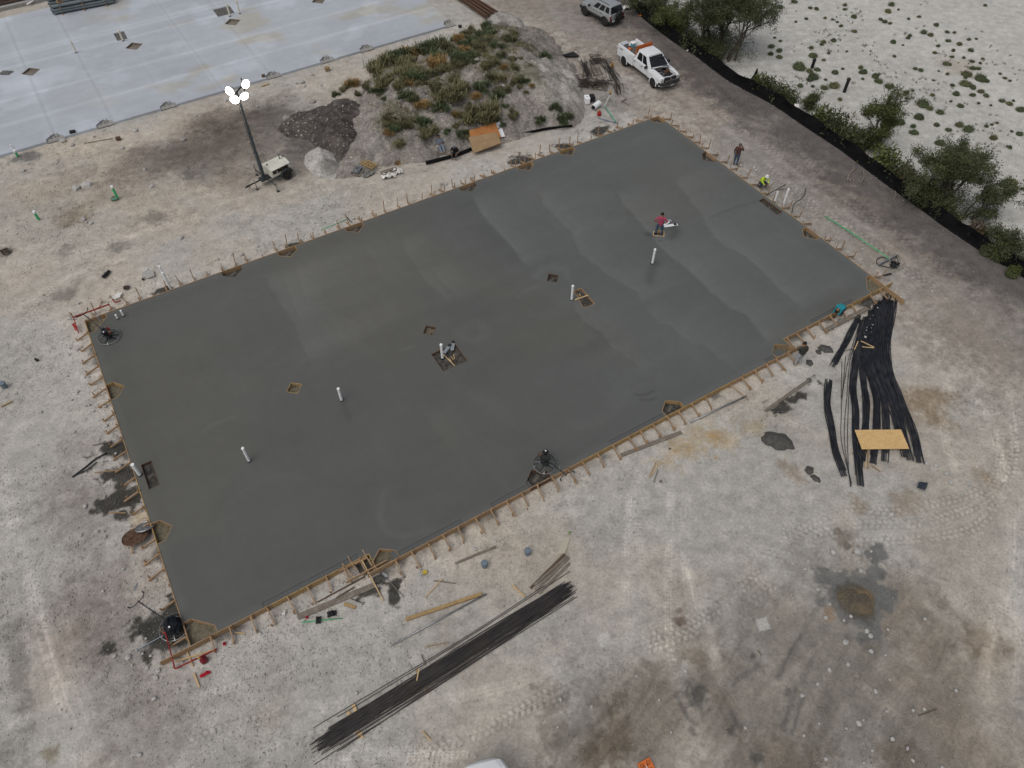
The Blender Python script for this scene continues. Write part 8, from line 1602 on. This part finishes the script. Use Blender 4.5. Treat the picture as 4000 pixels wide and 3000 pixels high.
s_ = (.012 + .038 * rgg.random(n) ** 3.5) * (1 + .012 * gy); ang = rgg.random(n) * 6.28; ca, sa = np.cos(ang), np.sin(ang); jit = rgg.uniform(.6, 1.35, (n, 5, 3))
Pv = tv[None] * jit; vx = (Pv[..., 0] * ca[:, None] - Pv[..., 1] * sa[:, None]) * s_[:, None] + gx[:, None]; vy = (Pv[..., 0] * sa[:, None] + Pv[..., 1] * ca[:, None]) * s_[:, None] + gy[:, None]; vz = Pv[..., 2] * s_[:, None] - .028
co = np.stack([vx, vy, vz], -1).reshape(-1, 3).astype(np.float32); fi = (tf[None] + (np.arange(n) * 5)[:, None, None]).reshape(-1).astype(np.int32)
me = bpy.data.meshes.new('gravel'); me.vertices.add(len(co)); me.vertices.foreach_set('co', co.ravel()); me.loops.add(len(fi)); me.loops.foreach_set('vertex_index', fi); me.polygons.add(len(fi) // 3); me.polygons.foreach_set('loop_start', np.arange(0, len(fi), 3, dtype=np.int32)); me.update(calc_edges=True)
gc = np.clip(ground_col(gx, gy), .04, .6) * .72 + np.array((.47, .455, .425)) * .28; gc = gc * rgg.uniform(.85, 1.28, (n, 1)); set_col(me, np.repeat(gc, 5, 0)); me.materials.append(MV('gravel stone', .95, .1, 9.0, 0)); o = put('gravel', me); stuff(o); o['label'] = 'loose pale gravel strewn over the dirt'; o['category'] = 'gravel'
# stones strewn over the mound
cand = rgg.random((2600, 2)) * np.array((940, 600)) + np.array((1310, 105)); V_ = []; F_ = []
cand = [(a, b_, 0) for a, b_ in cand] + [(rgg.uniform(1090, 1415), rgg.uniform(385, 650), 1) for _ in range(420)]
def dz_(px, py):
    z = .6
    for _ in range(18): p = g(px, py, z); z = .5 * z + .5 * max(dark_h(p.x, p.y), -.05)
    return Vector((p.x, p.y, z))
for px, py, kd in cand:
    p = mz(px, py) if not kd else dz_(px, py)
    if p.z < .05: continue
    s1 = .03 + .09 * rgg.random() ** 3; a = rgg.random() * 6.28; o_ = len(V_)
    for v in tv: V_.append((p.x + (v[0] * math.cos(a) - v[1] * math.sin(a)) * s1, p.y + (v[0] * math.sin(a) + v[1] * math.cos(a)) * s1 * 1.0, p.z + v[2] * s1))
    F_ += [tuple(int(k) + o_ for k in f) for f in tf]
me = bpy.data.meshes.new('mound_stones'); me.from_pydata(V_, [], F_); me.materials.append(M('mound stone', (.40, .375, .34), .95, var=.2, scale=1.5, island=.35)); o = put('mound_stones', me); stuff(o); o['label'] = 'pale stones strewn over the spoil mound'; o['category'] = 'gravel'

# ------------------------------------------------------------------ labels that single out one of many by what it lies nearest to
ORD = ['nearest', 'second nearest', 'third nearest', 'fourth nearest', 'fifth nearest', 'sixth nearest', 'seventh nearest', 'eighth nearest', 'ninth nearest', 'tenth nearest', 'eleventh nearest', 'twelfth nearest', 'thirteenth nearest', 'fourteenth nearest', 'fifteenth nearest', 'sixteenth nearest', 'seventeenth nearest', 'eighteenth nearest', 'nineteenth nearest', 'twentieth nearest'] + ['%s nearest' % w_ for w_ in ('twenty-first', 'twenty-second', 'twenty-third', 'twenty-fourth', 'twenty-fifth', 'twenty-sixth', 'twenty-seventh', 'twenty-eighth', 'twenty-ninth', 'thirtieth')]
MARKS = {'sand': [('the big tree clump', 2900, 150), ('the first bollard', 3172, 264), ('the middle black bollard', 3298, 358), ('the slim olive tree', 3420, 480), ('the broad dark tree', 3680, 650), ('the thin open tree', 3870, 760), ('the upper right corner', 3960, 20), ('the right edge', 3990, 420), ('the top edge', 3350, 20), ('the bare sand patch', 3740, 250)],
         'mound': [('the brown fibre board', 1890, 560), ('the dark soil pile', 1400, 450), ('the reclining man', 1715, 570), ('the steel beams', 1950, 90), ('the rebar heaps', 2230, 300), ('the mound\'s highest crest', 1850, 210), ('the mound\'s grassy left end', 1470, 300), ('the pale pallet', 1440, 640), ('the green vine patch', 2180, 440), ('the middle of the slope', 1700, 400)],
         'rock': [('the near corner', 740, 2520), ('the rusty float pan', 530, 2095), ('the left corner', 340, 1256), ('the timber crib', 1470, 2200), ('the left grey bucket', 1893, 2205), ('the rebar bundle\'s low end', 1270, 2900), ('the near-side power trowel', 2130, 1810), ('the plywood sheet', 3445, 1715), ('the wash-out mound', 3340, 2350), ('the landing pad', 2527, 2999), ('the lower right corner', 3950, 2950), ('the worker in olive', 3112, 1424), ('the worker in hi-vis', 2970, 720), ('the light tower', 1040, 700), ('the green sewer pipe', 460, 775), ('the pale pallet', 1440, 645), ('the bull float', 3472, 1010), ('the right corner', 3457, 1121), ('the tall white pipes', 660, 1120), ('the long dark hose', 350, 1815), ('the sitting man', 1778, 600), ('the crushed bucket', 3588, 1893), ('the pale slab\'s fourth notch', 1072, 300), ('the yellow plank', 1730, 2370), ('the dark wet stain', 2730, 2715)]}
def relabel(prefix, objs, marks, fmt):
    M_ = [(n_, g(a, b_)) for n_, a, b_ in marks]; by = {}
    for o in objs:
        n_, p = min(M_, key=lambda m: (m[1].xy - o.location.xy).length); by.setdefault(n_, []).append(((p.xy - o.location.xy).length, o))
    for n_, L_ in by.items():
        L_.sort(key=lambda q: q[0])
        for k, (d, o) in enumerate(L_): o['label'] = fmt % (ORD[min(k, len(ORD) - 1)], n_)
def members(name, word): return [o for o in C.objects if o.parent is None and o.name.split('.')[0] == name and word in o.get('label', '')]
for w_, f_ in [('big rounded', 'big rounded green shrub on the sand, %s to %s'), ('medium round', 'medium green shrub on the sand, %s to %s'), ('small green', 'small shrub tuft on the sand, %s to %s')]: relabel(w_, members('sand_shrub', w_), MARKS['sand'], f_)
for w_, f_ in [('yellowish', 'yellowish weed clump on the mound, %s to %s'), ('deep green', 'deep green weed clump on the mound, %s to %s'), ('dry straw', 'dry straw coloured weed clump on the mound, %s to %s')]: relabel(w_, members('weed_clump', w_), MARKS['mound'], f_)
relabel('', members('rock', 'pale') + members('rock', 'small white'), MARKS['rock'], 'pale loose rock, %s of its kind to %s')
relabel('', members('rock', 'tan'), MARKS['rock'], 'tan boulder in the dirt, %s of its kind to %s')
for k, o in enumerate(sorted(members('rock', 'dark grey'), key=lambda o: o.location.x)): o['label'] = 'dark grey boulder by the dark soil pile, %s from the left' % ['first', 'second', 'third', 'fourth', 'fifth'][k]
for k, o in enumerate(sorted(members('fence_shrub', 'straggly'), key=lambda o: -o.location.y)): o['label'] = 'straggly brush along the silt fence, %s to its upper end' % ORD[k]
